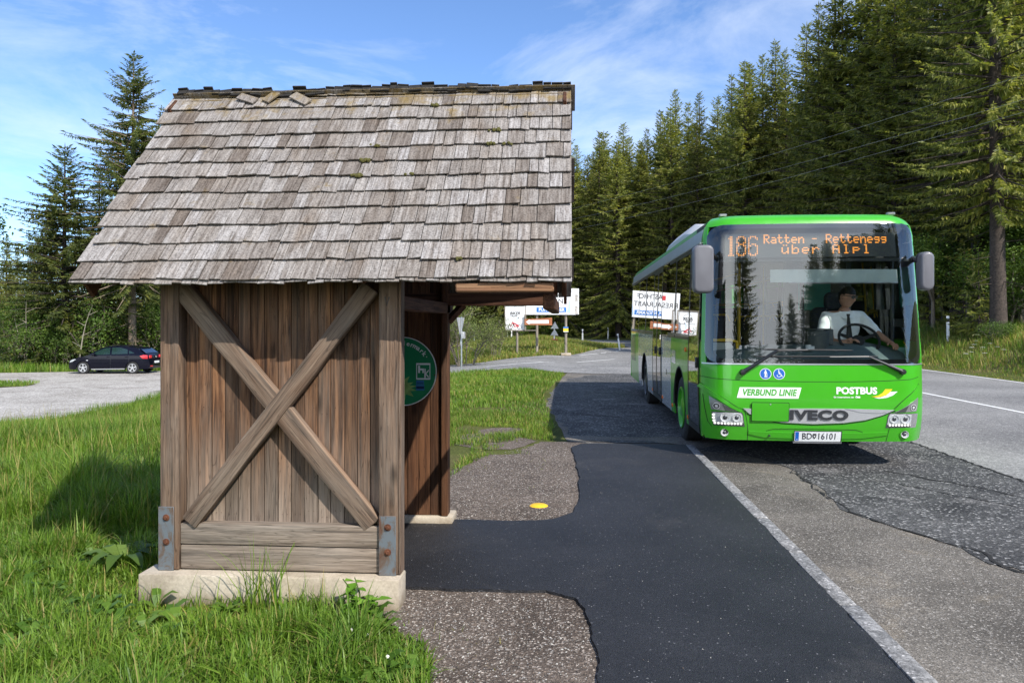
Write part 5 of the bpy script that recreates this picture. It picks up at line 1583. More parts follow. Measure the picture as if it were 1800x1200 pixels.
def skin_mesh(name, pts, edges, radii, root=0, sub=2):
    me = bpy.data.meshes.new(name); me.from_pydata([Vector(p) for p in pts], edges, []); me.update()
    ob = bpy.data.objects.new(name, me); COL.objects.link(ob)
    md = ob.modifiers.new('s', 'SKIN'); md.use_smooth_shade = True
    sd = ob.modifiers.new('d', 'SUBSURF'); sd.levels = sub; sd.render_levels = sub
    lay = me.skin_vertices[0].data
    for i, r_ in enumerate(radii):
        lay[i].radius = (r_, r_) if not isinstance(r_, tuple) else r_
        lay[i].use_root = (i == root)
    dg = bpy.context.evaluated_depsgraph_get(); dg.update()
    out = bpy.data.meshes.new_from_object(ob.evaluated_get(dg))
    bpy.data.objects.remove(ob); bpy.data.meshes.remove(me)
    out.name = name
    return out
# joints, relative to the seat point (x right in the picture, y back, z up)
J = {'pel': (0, 0.0, 0.10), 'wai': (0.0, 0.02, 0.28), 'che': (0.0, 0.0, 0.46), 'nec': (0.015, -0.01, 0.585), 'hd0': (0.03, -0.035, 0.65),
     'shl': (-0.19, 0.0, 0.525), 'ell': (-0.27, -0.10, 0.26), 'wrl': (-0.10, -0.36, 0.24), 'pal': (-0.03, -0.42, 0.27),
     'shr': (0.20, -0.02, 0.525), 'elr': (0.31, -0.19, 0.34), 'wrr': (0.36, -0.42, 0.245), 'par': (0.375, -0.50, 0.225),
     'hil': (-0.10, -0.02, 0.08), 'knl': (-0.14, -0.46, 0.10), 'anl': (-0.12, -0.52, -0.38), 'hir': (0.10, -0.02, 0.08), 'knr': (0.15, -0.46, 0.10), 'anr': (0.14, -0.55, -0.38)}
K = list(J); ix = {k: i for i, k in enumerate(K)}
pts = [J[k] for k in K]
rad = {'pel': (0.15, 0.12), 'wai': (0.155, 0.12), 'che': (0.165, 0.12), 'nec': 0.072, 'hd0': 0.066, 'shl': 0.07, 'ell': 0.047, 'wrl': 0.030, 'pal': (0.042, 0.02), 'shr': 0.07, 'elr': 0.047, 'wrr': 0.030, 'par': (0.042, 0.02),
       'hil': 0.10, 'knl': 0.068, 'anl': 0.05, 'hir': 0.10, 'knr': 0.068, 'anr': 0.05}
E_ = [('pel', 'wai'), ('wai', 'che'), ('che', 'nec'), ('nec', 'hd0'), ('che', 'shl'), ('shl', 'ell'), ('ell', 'wrl'), ('wrl', 'pal'), ('che', 'shr'), ('shr', 'elr'), ('elr', 'wrr'), ('wrr', 'par'),
      ('pel', 'hil'), ('hil', 'knl'), ('knl', 'anl'), ('pel', 'hir'), ('hir', 'knr'), ('knr', 'anr')]
body_me = skin_mesh('body', pts, [(ix[a], ix[b]) for a, b in E_], [rad[k] for k in K])
def merge(meshes, name, mats):
    bm = bmesh.new()
    for m in meshes:
        bm.from_mesh(m)
    out = bpy.data.meshes.new(name); bm.to_mesh(out); bm.free()
    for m in mats: out.materials.append(m)
    out.polygons.foreach_set('material_index', np.zeros(len(out.polygons), dtype=np.int32))
    out.polygons.foreach_set('use_smooth', np.ones(len(out.polygons), dtype=bool))
    return out
parts_ = [body_me]
# hands: four fingers and a thumb each, curled
for w_, p_, side in (('wrl', 'pal', -1), ('wrr', 'par', 1)):
    W, P_ = Vector(J[w_]), Vector(J[p_]); d = (P_ - W).normalized(); across = d.cross(Vector((0, 0, 1))).normalized(); dn = across.cross(d).normalized()
    if dn.z > 0: dn = -dn
    for i, ln_ in enumerate((0.070, 0.080, 0.075, 0.058)):
        b = P_ - d * 0.012 + across * (0.030 - 0.020 * i)
        a1 = b + d * ln_ * 0.5 + dn * 0.006; a2 = a1 + d * ln_ * 0.32 + dn * ln_ * 0.28; a3 = a2 + d * ln_ * 0.05 + dn * ln_ * 0.32
        parts_.append(skin_mesh('f', [b, a1, a2, a3], [(0, 1), (1, 2), (2, 3)], [0.010, 0.0095, 0.0085, 0.007], 0, 1))
    b = P_ - d * 0.045 + across * 0.028
    parts_.append(skin_mesh('t', [b, b + across * 0.03 + d * 0.02, b + across * 0.042 + d * 0.05 + dn * 0.012], [(0, 1), (1, 2)], [0.013, 0.011, 0.008], 0, 1))
# head: an ellipsoid shaped into skull, jaw, brow, nose, lips and ears; turned to his left and down
HC = Vector((0.035, -0.055, 0.755))
def head_mesh():
    bm = bmesh.new(); bmesh.ops.create_uvsphere(bm, u_segments=40, v_segments=28, radius=1.0)
    for v in bm.verts:
        x, y, z = v.co
        w = 0.078; dpt = 0.098; h = 0.125
        jaw = max(0, -z)
        X = x * w * (1 - 0.28 * jaw ** 1.6); Y = y * dpt * (1 - 0.10 * jaw); Z = z * h
        if y < 0:                       # face towards -Y
            Y *= 0.93
            Y -= 0.010 * math.exp(-((Z + 0.105) / 0.022) ** 2) * math.exp(-(X / 0.03) ** 2)          # chin
            Y -= 0.024 * math.exp(-((Z + 0.022) / 0.020) ** 2) * math.exp(-(X / 0.014) ** 2)         # nose tip
            Y -= 0.010 * math.exp(-((Z - 0.012) / 0.022) ** 2) * math.exp(-(X / 0.011) ** 2)         # bridge
            Y -= 0.006 * math.exp(-((Z - 0.042) / 0.012) ** 2) * math.exp(-(X / 0.055) ** 2)         # brow
            Y += 0.010 * math.exp(-((Z - 0.018) / 0.014) ** 2) * (math.exp(-((X - 0.033) / 0.018) ** 2) + math.exp(-((X + 0.033) / 0.018) ** 2))
            Y -= 0.006 * math.exp(-((Z + 0.062) / 0.010) ** 2) * math.exp(-(X / 0.024) ** 2)         # lips
            Y += 0.004 * math.exp(-((Z + 0.064) / 0.003) ** 2) * math.exp(-(X / 0.024) ** 2)
        v.co = (X, Y, Z)
    me = bpy.data.meshes.new('h'); bm.to_mesh(me); bm.free(); return me
HR = Matrix.Translation(HC) @ Euler((R(12), 0, R(38))).to_matrix().to_4x4()
hm = head_mesh(); hm.transform(HR); parts_.append(hm)
for s_ in (-1, 1):
    mb = MB(); mb.lathe([(0, -0.006), (0.018, -0.006), (0.026, 0.004), (0.022, 0.010), (0.012, 0.004), (0, 0.002)], 14, 0, HR @ Matrix.Translation((s_ * 0.078, 0.012, -0.002)) @ Matrix.Rotation(R(90) * s_, 4, 'Y') @ Matrix.Scale(1.35, 4, (1, 0, 0)))
    m_ = bpy.data.meshes.new('e'); m_.from_pydata(mb.v, [], mb.f); parts_.append(m_)
body = link('body', merge(parts_, 'body', [M_skin]), drv)
# hair: close cut cap
bm = bmesh.new(); bmesh.ops.create_uvsphere(bm, u_segments=40, v_segments=28, radius=1.0)
dele = []
for v in bm.verts:
    x, y, z = v.co
    lim = 0.42 if y < -0.3 else (0.42 - (y + 0.3) * 0.95 if y < 0.5 else -0.34)
    if z < lim - 0.12: dele.append(v)
    v.co = (x * 0.081, y * 0.102 * (0.95 if y < 0 else 1), z * 0.130)
bmesh.ops.delete(bm, geom=dele, context='VERTS')
me = bpy.data.meshes.new('hair'); bm.to_mesh(me); bm.free(); me.transform(HR); me.materials.append(M_hair)
me.polygons.foreach_set('use_smooth', np.ones(len(me.polygons), dtype=bool)); link('hair', me, drv)
# sunglasses
mb = MB()
for s_ in (-1, 1):
    mb.add([HR @ Vector((s_ * 0.034 + 0.029 * math.cos(6.2832 * i / 14), -0.099 - 0.002 + 0.012 * abs(math.cos(6.2832 * i / 14)) * (1 if s_ * math.cos(6.2832 * i / 14) > 0 else 0), 0.016 + 0.021 * math.sin(6.2832 * i / 14))) for i in range(14)], [tuple(range(14))])
    mb.tube([HR @ Vector((s_ * 0.064, -0.088, 0.024)), HR @ Vector((s_ * 0.081, -0.03, 0.022)), HR @ Vector((s_ * 0.080, 0.02, 0.012))], 0.004, 6)
mb.tube([HR @ Vector((-0.008, -0.104, 0.022)), HR @ Vector((0.008, -0.104, 0.022))], 0.004, 6)
mb.build('sunglasses', M_black, drv)
# shirt: torso and short sleeves as one garment a little outside the body
SJ = ['pel', 'wai', 'che', 'shl', 'shr']
sp = [J['pel'], J['wai'], J['che'], (0.012, -0.008, 0.545), J['shl'], tuple(Vector(J['shl']).lerp(Vector(J['ell']), 0.55)), tuple(Vector(J['shl']).lerp(Vector(J['ell']), 0.80)), J['shr'], tuple(Vector(J['shr']).lerp(Vector(J['elr']), 0.6)), tuple(Vector(J['shr']).lerp(Vector(J['elr']), 1.0)), tuple(Vector(J['elr']).lerp(Vector(J['wrr']), 0.16))]
sm_ = skin_mesh('shirt', sp, [(0, 1), (1, 2), (2, 3), (2, 4), (4, 5), (5, 6), (2, 7), (7, 8), (8, 9), (9, 10)], [(0.165, 0.140), (0.165, 0.135), (0.170, 0.132), (0.080, 0.075), 0.082, 0.070, 0.068, 0.082, 0.070, 0.062, 0.058])
rng = random.Random(3)
for v in sm_.vertices:
    v.co += Vector((0, 1, 0)) * 0.004 * math.sin(v.co.z * 55 + v.co.x * 40) + Vector((1, 0, 0)) * 0.003 * math.sin(v.co.z * 70 - v.co.x * 30)
sm_.materials.append(M_shirt); sm_.polygons.foreach_set('material_index', np.zeros(len(sm_.polygons), dtype=np.int32)); sm_.polygons.foreach_set('use_smooth', np.ones(len(sm_.polygons), dtype=bool))
shirt = link('shirt', sm_, drv)
mb = MB()
for s_ in (-1, 1):
    mb.add([(0.015 + s_ * 0.006, -0.150, 0.520), (0.015 + s_ * 0.075, -0.085, 0.600), (0.015 + s_ * 0.085, -0.10, 0.560), (0.015 + s_ * 0.055, -0.155, 0.500)], [(0, 1, 2, 3)])
o = mb.build('collar', M_shirt, shirt); 
md = None
mb = MB(); mb.prism([(-0.022, 0.0), (0.022, 0.0), (0.014, -0.03), (0.034, -0.27), (0.0, -0.31), (-0.034, -0.27), (-0.014, -0.03)], 0, 0.008, 0, Matrix.Translation((0.012, -0.148, 0.560)) @ Matrix.Rotation(R(82), 4, 'X'))
mb.build('tie', M_tie, drv, bevel=0.003)
legs = skin_mesh('trousers', [J['pel'], J['hil'], J['knl'], J['anl'], J['hir'], J['knr'], J['anr']], [(0, 1), (1, 2), (2, 3), (0, 4), (4, 5), (5, 6)], [(0.16, 0.13), 0.11, 0.08, 0.065, 0.11, 0.08, 0.065])
legs.materials.append(M_trous); legs.polygons.foreach_set('use_smooth', np.ones(len(legs.polygons), dtype=bool)); link('trousers', legs, drv)
for s_ in ('anl', 'anr'):
    a = Vector(J[s_]); mb = MB(); mb.tube([a + Vector((0, 0.05, -0.05)), a + Vector((0, -0.04, -0.05)), a + Vector((0, -0.17, -0.07))], [0.045, 0.05, 0.03], 10); mb.build('shoe', M_black, drv)
# ================================================================= parked car
def gz(x, y): return float(height(np.array([x]), np.array([y]))[0])
def W(x, y, d):
    """photo pixel and depth -> world point (for measuring)"""
    r_ = (x - 900) / 1350 * d
    return Vector((r_ * math.cos(YAW) - d * math.sin(YAW), d * math.cos(YAW) + r_ * math.sin(YAW), EYE - (y - 567) / 1350 * d))
M_carp = plain('dark_blue_black_car_paint', (0.0030, 0.0034, 0.010), 0.16, 0.0, spec=0.22, var=0.1, coat=0.12)
M_carg = plain('tinted_car_glass', (0.012, 0.03, 0.028), 0.06, var=0.1, spec=0.9)
M_carg2 = plain('tinted_rear_glass', (0.015, 0.03, 0.06), 0.06, var=0.1, spec=0.9)
M_tail = plain('red_tail_lamp', (0.55, 0.02, 0.03), 0.2, var=0.1, coat=0.6)
M_alloy = plain('alloy_rim', (0.55, 0.55, 0.56), 0.35, 0.7, var=0.05)
p0 = W(133, 655, 41.0)
car = empty('parked_car', (p0.x, p0.y, gz(-24, 40.3) + 0.036), YAW)
tag(car, 'dark blue black hatchback parked at the far edge of the bleached car park', 'car')
CT = [(0.02, 0.28), (0.0, 0.42), (0.03, 0.56), (0.12, 0.68), (0.35, 0.78), (0.75, 0.88), (1.10, 0.955), (1.45, 1.17), (1.85, 1.37), (2.25, 1.445), (2.7, 1.45), (3.2, 1.405), (3.62, 1.33), (3.70, 1.30), (3.98, 1.08), (4.10, 1.0), (4.18, 0.93), (4.24, 0.70), (4.30, 0.56), (4.30, 0.40), (4.24, 0.28)]
def chw(x, z):
    w = 0.885
    if x < 0.7: w -= 0.24 * ((0.7 - x) / 0.7) ** 2
    if x > 3.7: w -= 0.15 * ((x - 3.7) / 0.6) ** 2
    if z < 0.42: w -= 0.03 * (0.42 - z) / 0.15
    if z > 0.93: w -= 0.25 * ((z - 0.93) / 0.52) ** 1.1
    return w
def cs(x, z, off, s_): return Vector((x, s_ * (chw(x, z) + off), z))
mb = MB(); V = []; nq = 8
for i, (x, z) in enumerate(CT):
    a = Vector(CT[max(i - 1, 0)]); b = Vector(CT[min(i + 1, len(CT) - 1)]); t = (b - a).normalized(); nx, nz = -t.y, t.x
    for k in range(nq + 1):
        q = -1 + 2 * k / nq; bul = 0.045 * (1 - q * q)
        V.append((x + nx * bul * (1 if z < 0.95 or x > 3.7 else 0.4), q * (chw(x, z)), z + nz * bul))
mb.add(V, [(r * 9 + i, r * 9 + i + 1, (r + 1) * 9 + i + 1, (r + 1) * 9 + i) for r in range(len(CT) - 1) for i in range(nq)])
mb.build('body', M_carp, car)
def cpoly():
    lo = [(0.05, 0.22)]
    for a in (0.88, 3.46):
        lo += [(a - 0.36, 0.22)] + [(a - 0.36 * math.cos(math.pi * i / 12), 0.315 + 0.355 * math.sin(math.pi * i / 12)) for i in range(13)] + [(a + 0.36, 0.22)]
    lo.append((4.22, 0.26))
    return lo + CT[::-1]
for s_ in (-1, 1):
    fn = lambda x, z, off, s_=s_: cs(x, z, off, s_)
    patch('side_panel', cpoly(), fn, 0.0, M_carp, car, 0.15, 0.01)
    for nm, pl in (('window', [(1.28, 0.985), (2.27, 1.015), (2.22, 1.36), (1.98, 1.34), (1.62, 1.20)]), ('window', [(2.36, 1.018), (3.2, 1.045), (3.14, 1.27), (2.75, 1.365), (2.32, 1.368)]), ('quarter_window', [(3.27, 1.05), (3.56, 1.075), (3.24, 1.22)])):
        patch(nm, pl, fn, 0.004, M_carg, car, 0.15)
    for x0, x1 in ((1.18, 2.31), (2.31, 3.28)):
        patch('door_joint', strip([(x1, 0.32), (x1, 0.98)], 0.014), fn, 0.002, M_black, car, 0.2)
        mb = MB(); mb.span((x1 - 0.2, s_ * (chw(x1, 0.9) - 0.005), 0.865), (x1 - 0.04, s_ * (chw(x1, 0.9) + 0.03), 0.895)); mb.build('door_handle', M_carp, car, bevel=0.01)
    mb = MB(); mb.span((1.38, s_ * 0.87, 0.96), (1.56, s_ * 1.04, 1.09)); mb.build('door_mirror', M_carp, car, bevel=0.04, seg=2)
    patch('sill', [(1.3, 0.215), (3.05, 0.235), (3.05, 0.285), (1.3, 0.265)], fn, 0.012, M_silver, car, 0.3)
    patch('headlight', [(0.06, 0.58), (0.30, 0.64), (0.52, 0.76), (0.36, 0.765), (0.14, 0.68)], fn, 0.006, M_chrome, car, 0.08)
    patch('side_lamp', [(1.05, 0.69), (1.15, 0.69), (1.15, 0.725), (1.05, 0.725)], fn, 0.006, M_chrome, car, 0.1)
    patch('tail_lamp', [(3.84, 0.93), (3.98, 0.80), (4.22, 0.79), (4.20, 0.97), (4.02, 0.99)], fn, 0.008, M_tail, car, 0.06)
    mb = MB(); mb.box((4.255, s_ * 0.56, 0.885), (0.07, 0.26, 0.16)); mb.build('tail_lamp', M_tail, car, bevel=0.03, seg=2)
    mb = MB(); mb.box((4.335, s_ * 0.58, 0.40), (0.03, 0.28, 0.05)); mb.build('reflector', M_tail, car, bevel=0.01)
    for a in (0.88, 3.46):
        w = empty('wheel', (a, s_ * 0.80, 0.315)); w.parent = car
        Mx = Matrix.Rotation(R(90) * -s_, 4, 'X')
        mb = MB(); mb.lathe([(0.20, -0.09), (0.29, -0.10), (0.315, -0.07), (0.315, 0.07), (0.29, 0.095), (0.215, 0.095), (0.2, 0.08)], 30, 0, Mx); mb.build('tyre', M_tyre, w)
        mb = MB(); mb.lathe([(0.215, 0.06), (0.218, 0.10), (0.195, 0.10), (0.19, 0.05)], 30, 0, Mx)
        mb.lathe([(0.065, 0.05), (0.06, 0.09), (0, 0.095)], 14, 0, Mx)
        for i in range(5):
            t = 6.2832 * i / 5 + 0.3
            mb.add([(0.05 * math.cos(t - .5), 0.05 * math.sin(t - .5), 0.085), (0.05 * math.cos(t + .5), 0.05 * math.sin(t + .5), 0.085), (0.2 * math.cos(t + .2), 0.2 * math.sin(t + .2), 0.09), (0.2 * math.cos(t - .2), 0.2 * math.sin(t - .2), 0.09)], [(0, 1, 2, 3)], 0, Mx)
        mb.build('rim', M_alloy, w)
        mb = MB(); mb.lathe([(0.2, 0.045), (0, 0.045)], 24, 0, Mx); mb.build('brake_disc', M_black, w)
# screens front and rear, plate, spoiler
def cross(x0, z0, x1, z1, k, mat, nm, push):
    mb = MB(); V = []
    for i in range(4):
        x = x0 + (x1 - x0) * i / 3; z = z0 + (z1 - z0) * i / 3
        for j in range(9):
            q = (-1 + j / 4) * k; V.append((x + push[0], q * chw(x, z), z + push[1] + 0.02 * (1 - q * q)))
    mb.add(V, [(r * 9 + i, r * 9 + i + 1, (r + 1) * 9 + i + 1, (r + 1) * 9 + i) for r in range(3) for i in range(8)]); mb.build(nm, mat, car)
cross(1.14, 0.985, 1.83, 1.36, 0.92, M_carg, 'windscreen', (-0.025, 0.012))
cross(3.74, 1.285, 4.06, 1.045, 0.88, M_carg2, 'rear_window', (0.035, 0.020))
mb = MB(); mb.box((3.72, 0, 1.345), (0.22, 1.05, 0.025)); mb.build('spoiler', M_carp, car, bevel=0.01)
mb = MB(); mb.box((4.335, 0, 0.60), (0.02, 0.52, 0.11)); mb.build('number_plate', M_plate, car)
mb = MB(); mb.lathe([(0.0, 0.0), (0.05, 0.0), (0.05, 0.01), (0, 0.012)], 14, 0, Matrix.Translation((4.29, 0, 0.87)) @ Matrix.Rotation(R(90), 4, 'Y')); mb.build('emblem', M_chrome, car)

# ================================================================= signs beyond the side road
M_postg = wood('grey_sign_post', 'Z', [(0.12, 0.10, 0.08), (0.22, 0.19, 0.155), (0.32, 0.28, 0.23)], (0.34, 0.31, 0.27), 0.5, islands=5)
M_board = plain('white_sign_board', (0.80, 0.81, 0.82), 0.5, var=0.03, scale=2)
M_boardblue = plain('blue_strip', (0.02, 0.16, 0.50), 0.45, var=0.05)
M_signred = plain('sign_red', (0.55, 0.04, 0.05), 0.45, var=0.1)
M_signback = plain('sign_back_grey', (0.45, 0.46, 0.47), 0.5, 0.3, var=0.06)
M_orwood = wood('orange_brown_arrow_board', 'X', [(0.30, 0.10, 0.045), (0.46, 0.17, 0.08), (0.55, 0.26, 0.14)], (0.4, 0.28, 0.2), 0.15)
M_blacktxt = plain('black_print', (0.02, 0.02, 0.022), 0.6)
M_paleblue = plain('faded_blue_print', (0.42, 0.56, 0.72), 0.5, var=0.25, scale=6)
M_photo = plain('faded_photo_print', (0.40, 0.37, 0.34), 0.6, var=0.6, scale=9)
def face_frame(name, x, ybase, d, label, cat, group=None):
    """Empty at the foot of a sign, turned to face the bay"""
    p = W(x, ybase, d); e = empty(name, (p.x, p.y, gz(p.x, p.y)), YAW); tag(e, label, cat, group); return e
def tx(parent, body, size, x, z, mat, y, **k): return sign_text(parent, body, size, x, z, mat, y, **k)
def zpx(y, d, e): return EYE - (y - 567) / 1350 * d - e.location.z
D = 40.0; px = D / 1350
# billboard: origin under its centre, x=968
bb = face_frame('billboard', 968, 626, D, 'large white inn billboard on two timber posts with a blue strip', 'billboard')
X = lambda x: (x - 968) * px
Z = lambda y: zpx(y, D, bb)
mb = MB(); mb.span((X(920.5), -0.03, Z(553)), (X(1012), 0.03, Z(507))); mb.build('board', M_board, bb, bevel=0.004)
mb = MB(); mb.span((X(943), -0.036, Z(548.6)), (X(995.5), -0.031, Z(540.2))); st_ = mb.build('brand_strip', M_boardblue, bb)
tx(bb, 'PUNTIGAMER', 0.235, X(969.5), Z(544.5), M_white, -0.0375, offset=0.006, xscale=0.93)
mb = MB(); mb.add([(X(996.5), -0.0325, Z(549)), (X(1003), -0.0325, Z(551)), (X(1003), -0.0325, Z(528)), (X(999.5), -0.0325, Z(531))], [(0, 1, 2, 3)]); mb.build('glass_picture', M_paleblue, bb)
tx(bb, 'RESTAURANT', 0.36, X(960), Z(529.5), M_blacktxt, -0.032, offset=0.003)
tx(bb, 'GASTHOF', 0.36, X(966), Z(516), M_blacktxt, -0.032, offset=0.003)
mb = MB(); mb.span((X(936), -0.034, Z(520.5)), (X(944), -0.0315, Z(512.5))); mb.build('red_emblem', M_signred, bb)
mb = MB(); mb.span((X(1012.5), -0.028, Z(552.5)), (X(1017.5), 0.02, Z(507.3))); pp = mb.build('photo_panel', M_board, bb)
for a, b in ((518, 530), (538, 552)):
    mb = MB(); mb.span((X(1010.5), -0.036, Z(b)), (X(1015.5), -0.031, Z(a))); mb.build('photo', M_photo, bb)
for x in (944, 995):
    mb = MB(); mb.cyl((X(x), 0.13, -0.1), (X(x), 0.13, Z(512)), 0.072, 0.062, 12); mb.build('post', M_postg, bb)
    mb = MB(); mb.span((X(x) - 0.26, -0.08, -0.15), (X(x) + 0.26, 0.36, 0.10)); mb.build('concrete_foot', M_conc, bb, bevel=0.02)
mb = MB(); mb.span((X(990.3), -0.01, Z(583.2)), (X(999), 0.04, Z(574.2))); info = mb.build('notice', M_yellow, bb)
mb = MB(); mb.span((X(990.3), -0.014, Z(577)), (X(999), -0.011, Z(574.2))); mb.build('notice_header', M_boardblue, info)
mb = MB(); mb.span((X(990.3), -0.014, Z(583.2)), (X(999), -0.011, Z(582))); mb.build('notice_footer', M_white, info)

bk = face_frame('biker_sign', 907, 628, 39.4, 'white framed sign with a red motorcycle under the lettering', 'sign')
px2 = 39.4 / 1350
X2 = lambda x: (x - 907) * px2
Z2 = lambda y: zpx(y, 39.4, bk)
mb = MB(); mb.span((X2(888.5), -0.02, Z2(579.5)), (X2(921.5), 0.01, Z2(538))); mb.build('panel', M_board, bk)
mb = MB()
for a, b in (((887, 581.5), (925, 579.5)), ((887, 538), (925, 535.8)), ((887, 579.5), (888.6, 538)), ((923.3, 579.5), (925, 538))):
    mb.span((X2(a[0]), -0.05, Z2(a[1])), (X2(b[0]), 0.03, Z2(b[1])))
mb.span((X2(925), -0.03, Z2(581.4)), (X2(942), 0.02, Z2(579.6)))
mb.build('frame', M_postg, bk)
mb = MB(); mb.cyl((X2(909), 0.08, -0.1), (X2(909), 0.08, Z2(540)), 0.06, n=12); mb.build('post', M_postg, bk)
tx(bk, 'BIKER', 0.205, X2(905), Z2(550.8), M_blacktxt, -0.022, offset=0.007, shear=0.25, xscale=1.0)
tx(bk, 'TREFF', 0.120, X2(902.5), Z2(555.6), M_blacktxt, -0.022, offset=0.004, shear=0.3, xscale=1.2)
mb = MB()   # motorcycle drawn with strokes
def stroke(pts, w, mat=0):
    o2 = strip([(X2(888.5) + a * px2 * 33, Z2(579.5) + b * px2 * 33) for a, b in pts], w)
    k = len(pts)
    for i in range(k - 1):
        mb.add([(o2[i][0], -0.023, o2[i][1]), (o2[i + 1][0], -0.023, o2[i + 1][1]), (o2[2 * k - 2 - i][0], -0.023, o2[2 * k - 2 - i][1]), (o2[2 * k - 1 - i][0], -0.023, o2[2 * k - 1 - i][1])], [(0, 1, 2, 3)], mat)
for cx in (0.26, 0.74):
    stroke([(cx + 0.105 * math.cos(6.2832 * i / 18), 0.15 + 0.105 * math.sin(6.2832 * i / 18)) for i in range(19)], 0.030, 0)
stroke([(0.26, 0.15), (0.36, 0.36), (0.40, 0.42)], 0.03, 1); stroke([(0.36, 0.36), (0.50, 0.33), (0.60, 0.26), (0.72, 0.22)], 0.07, 1)
stroke([(0.42, 0.30), (0.48, 0.18), (0.62, 0.18)], 0.06, 1); stroke([(0.42, 0.34), (0.46, 0.2)], 0.06, 0); stroke([(0.60, 0.2), (0.74, 0.15)], 0.035, 1); stroke([(0.34, 0.45), (0.42, 0.43)], 0.02, 0)
stroke([(0.60, 0.52), (0.66, 0.64)], 0.05, 2); stroke([(0.66, 0.66), (0.72, 0.63)], 0.05, 0); stroke([(0.58, 0.3), (0.62, 0.42), (0.60, 0.54)], 0.035, 2)
stroke([(0.08, 0.60), (0.55, 0.60)], 0.02, 0); stroke([(0.70, 0.60), (0.95, 0.60)], 0.02, 0)
stroke([(0.26, 0.98), (0.5, 1.2), (0.8, 0.98)], 0.014, 0)
mb.build('motorcycle_print', [M_blacktxt, M_signred, M_paleblue], bk, smooth_=False)

ar = face_frame('arrow_sign', 947, 626, 39.2, 'orange brown wooden arrow board with a white arrow pointing left', 'sign')
px3 = 39.2 / 1350
X3 = lambda x: (x - 947) * px3
Z3 = lambda y: zpx(y, 39.2, ar)
mb = MB(); mb.prism([(X3(922), Z3(571)), (X3(970.5), Z3(571.5)), (X3(970.5), Z3(558)), (X3(948), Z3(560)), (X3(922), Z3(560.5))], -0.02, 0.03, 0, Matrix.Rotation(R(90), 4, 'X')); mb.build('panel', M_orwood, ar)
mb = MB(); mb.add([(X3(x), -0.034, Z3(y)) for x, y in [(924.5, 565.7), (930.5, 570.5), (930.5, 568.5), (964.5, 568.2), (964.5, 562.3), (930.5, 562.6), (930.5, 561.2)]], [tuple(range(7))]); mb.build('arrow', M_white, ar, smooth_=False)
for x in (923.5,):
    mb = MB(); mb.span((X3(x) - 0.04, 0.03, Z3(581)), (X3(x) + 0.04, 0.09, Z3(553))); mb.build('bracket', M_postg, ar)

# stacked triangular signs on a white post, seen from behind
tr = face_frame('warning_sign', 974.5, 599, 52, 'two stacked grey backed triangular signs on a white post with a red foot', 'road sign')
pxt = 52 / 1350
Zt = lambda y: zpx(y, 52, tr)
for k, (yt, yb) in enumerate(((565, 577.6), (577.9, 589.5))):
    mb = MB(); mb.prism([((-7) * pxt, Zt(yb)), (7 * pxt, Zt(yb)), (0.2 * pxt, Zt(yt))], -0.01, 0.01, 0, Matrix.Translation(((0.6 if k == 0 else 0) * pxt, 0, 0)) @ Matrix.Rotation(R(90), 4, 'X')); mb.build('triangle_plate', M_signback, tr, bevel=0.006)
mb = MB(); mb.cyl((0, 0.05, -0.1), (0, 0.05, Zt(568)), 0.045, n=10); mb.build('post', M_white, tr)
mb = MB(); mb.lathe([(0.0, 0.0), (0.26, 0.0), (0.22, 0.14), (0.06, 0.17)], 14, 0, Matrix.Translation((0, 0.05, Zt(600)))); mb.build('foot', M_signred, tr)

# give way sign seen nearly edge on
yp = W(809.5, 655, 27.8)
yl = empty('give_way_sign', (yp.x, yp.y, gz(yp.x, yp.y)), YAW + R(256)); tag(yl, 'pale inverted triangle road sign on a thin pole, seen almost edge on', 'road sign')
zt_ = EYE - (557 - 567) / 1350 * 27.8 - yl.location.z
mb = MB(); mb.cyl((0, 0.04, -0.2), (0, 0.04, zt_), 0.03, n=10); mb.build('pole', M_alu, yl)
tri = lambda s_: [(-0.45 * s_, zt_ - 0.02 - 0.08 * (1 - s_)), (0.45 * s_, zt_ - 0.02 - 0.08 * (1 - s_)), (0, zt_ - 0.02 - 0.78 * 0.55 - 0.35 * s_)]
mb = MB(); mb.prism(tri(1.0), -0.006, 0.006, 0, Matrix.Rotation(R(90), 4, 'X')); mb.build('plate', M_signback, yl)
mb = MB(); mb.prism(tri(0.97), 0.0065, 0.008, 0, Matrix.Rotation(R(90), 4, 'X')); mb.build('red_border', M_signred, yl)
mb = MB(); mb.prism(tri(0.66), 0.0085, 0.010, 0, Matrix.Rotation(R(90), 4, 'X')); mb.build('white_field', M_white, yl)
mb = MB(); mb.box((0.0, 0.10, zt_ - 0.66), (0.22, 0.10, 0.24)); mb.box((0, 0.02, zt_ - 0.92), (0.06, 0.05, 0.2)); mb.build('clamp_box', M_signback, yl, bevel=0.01)

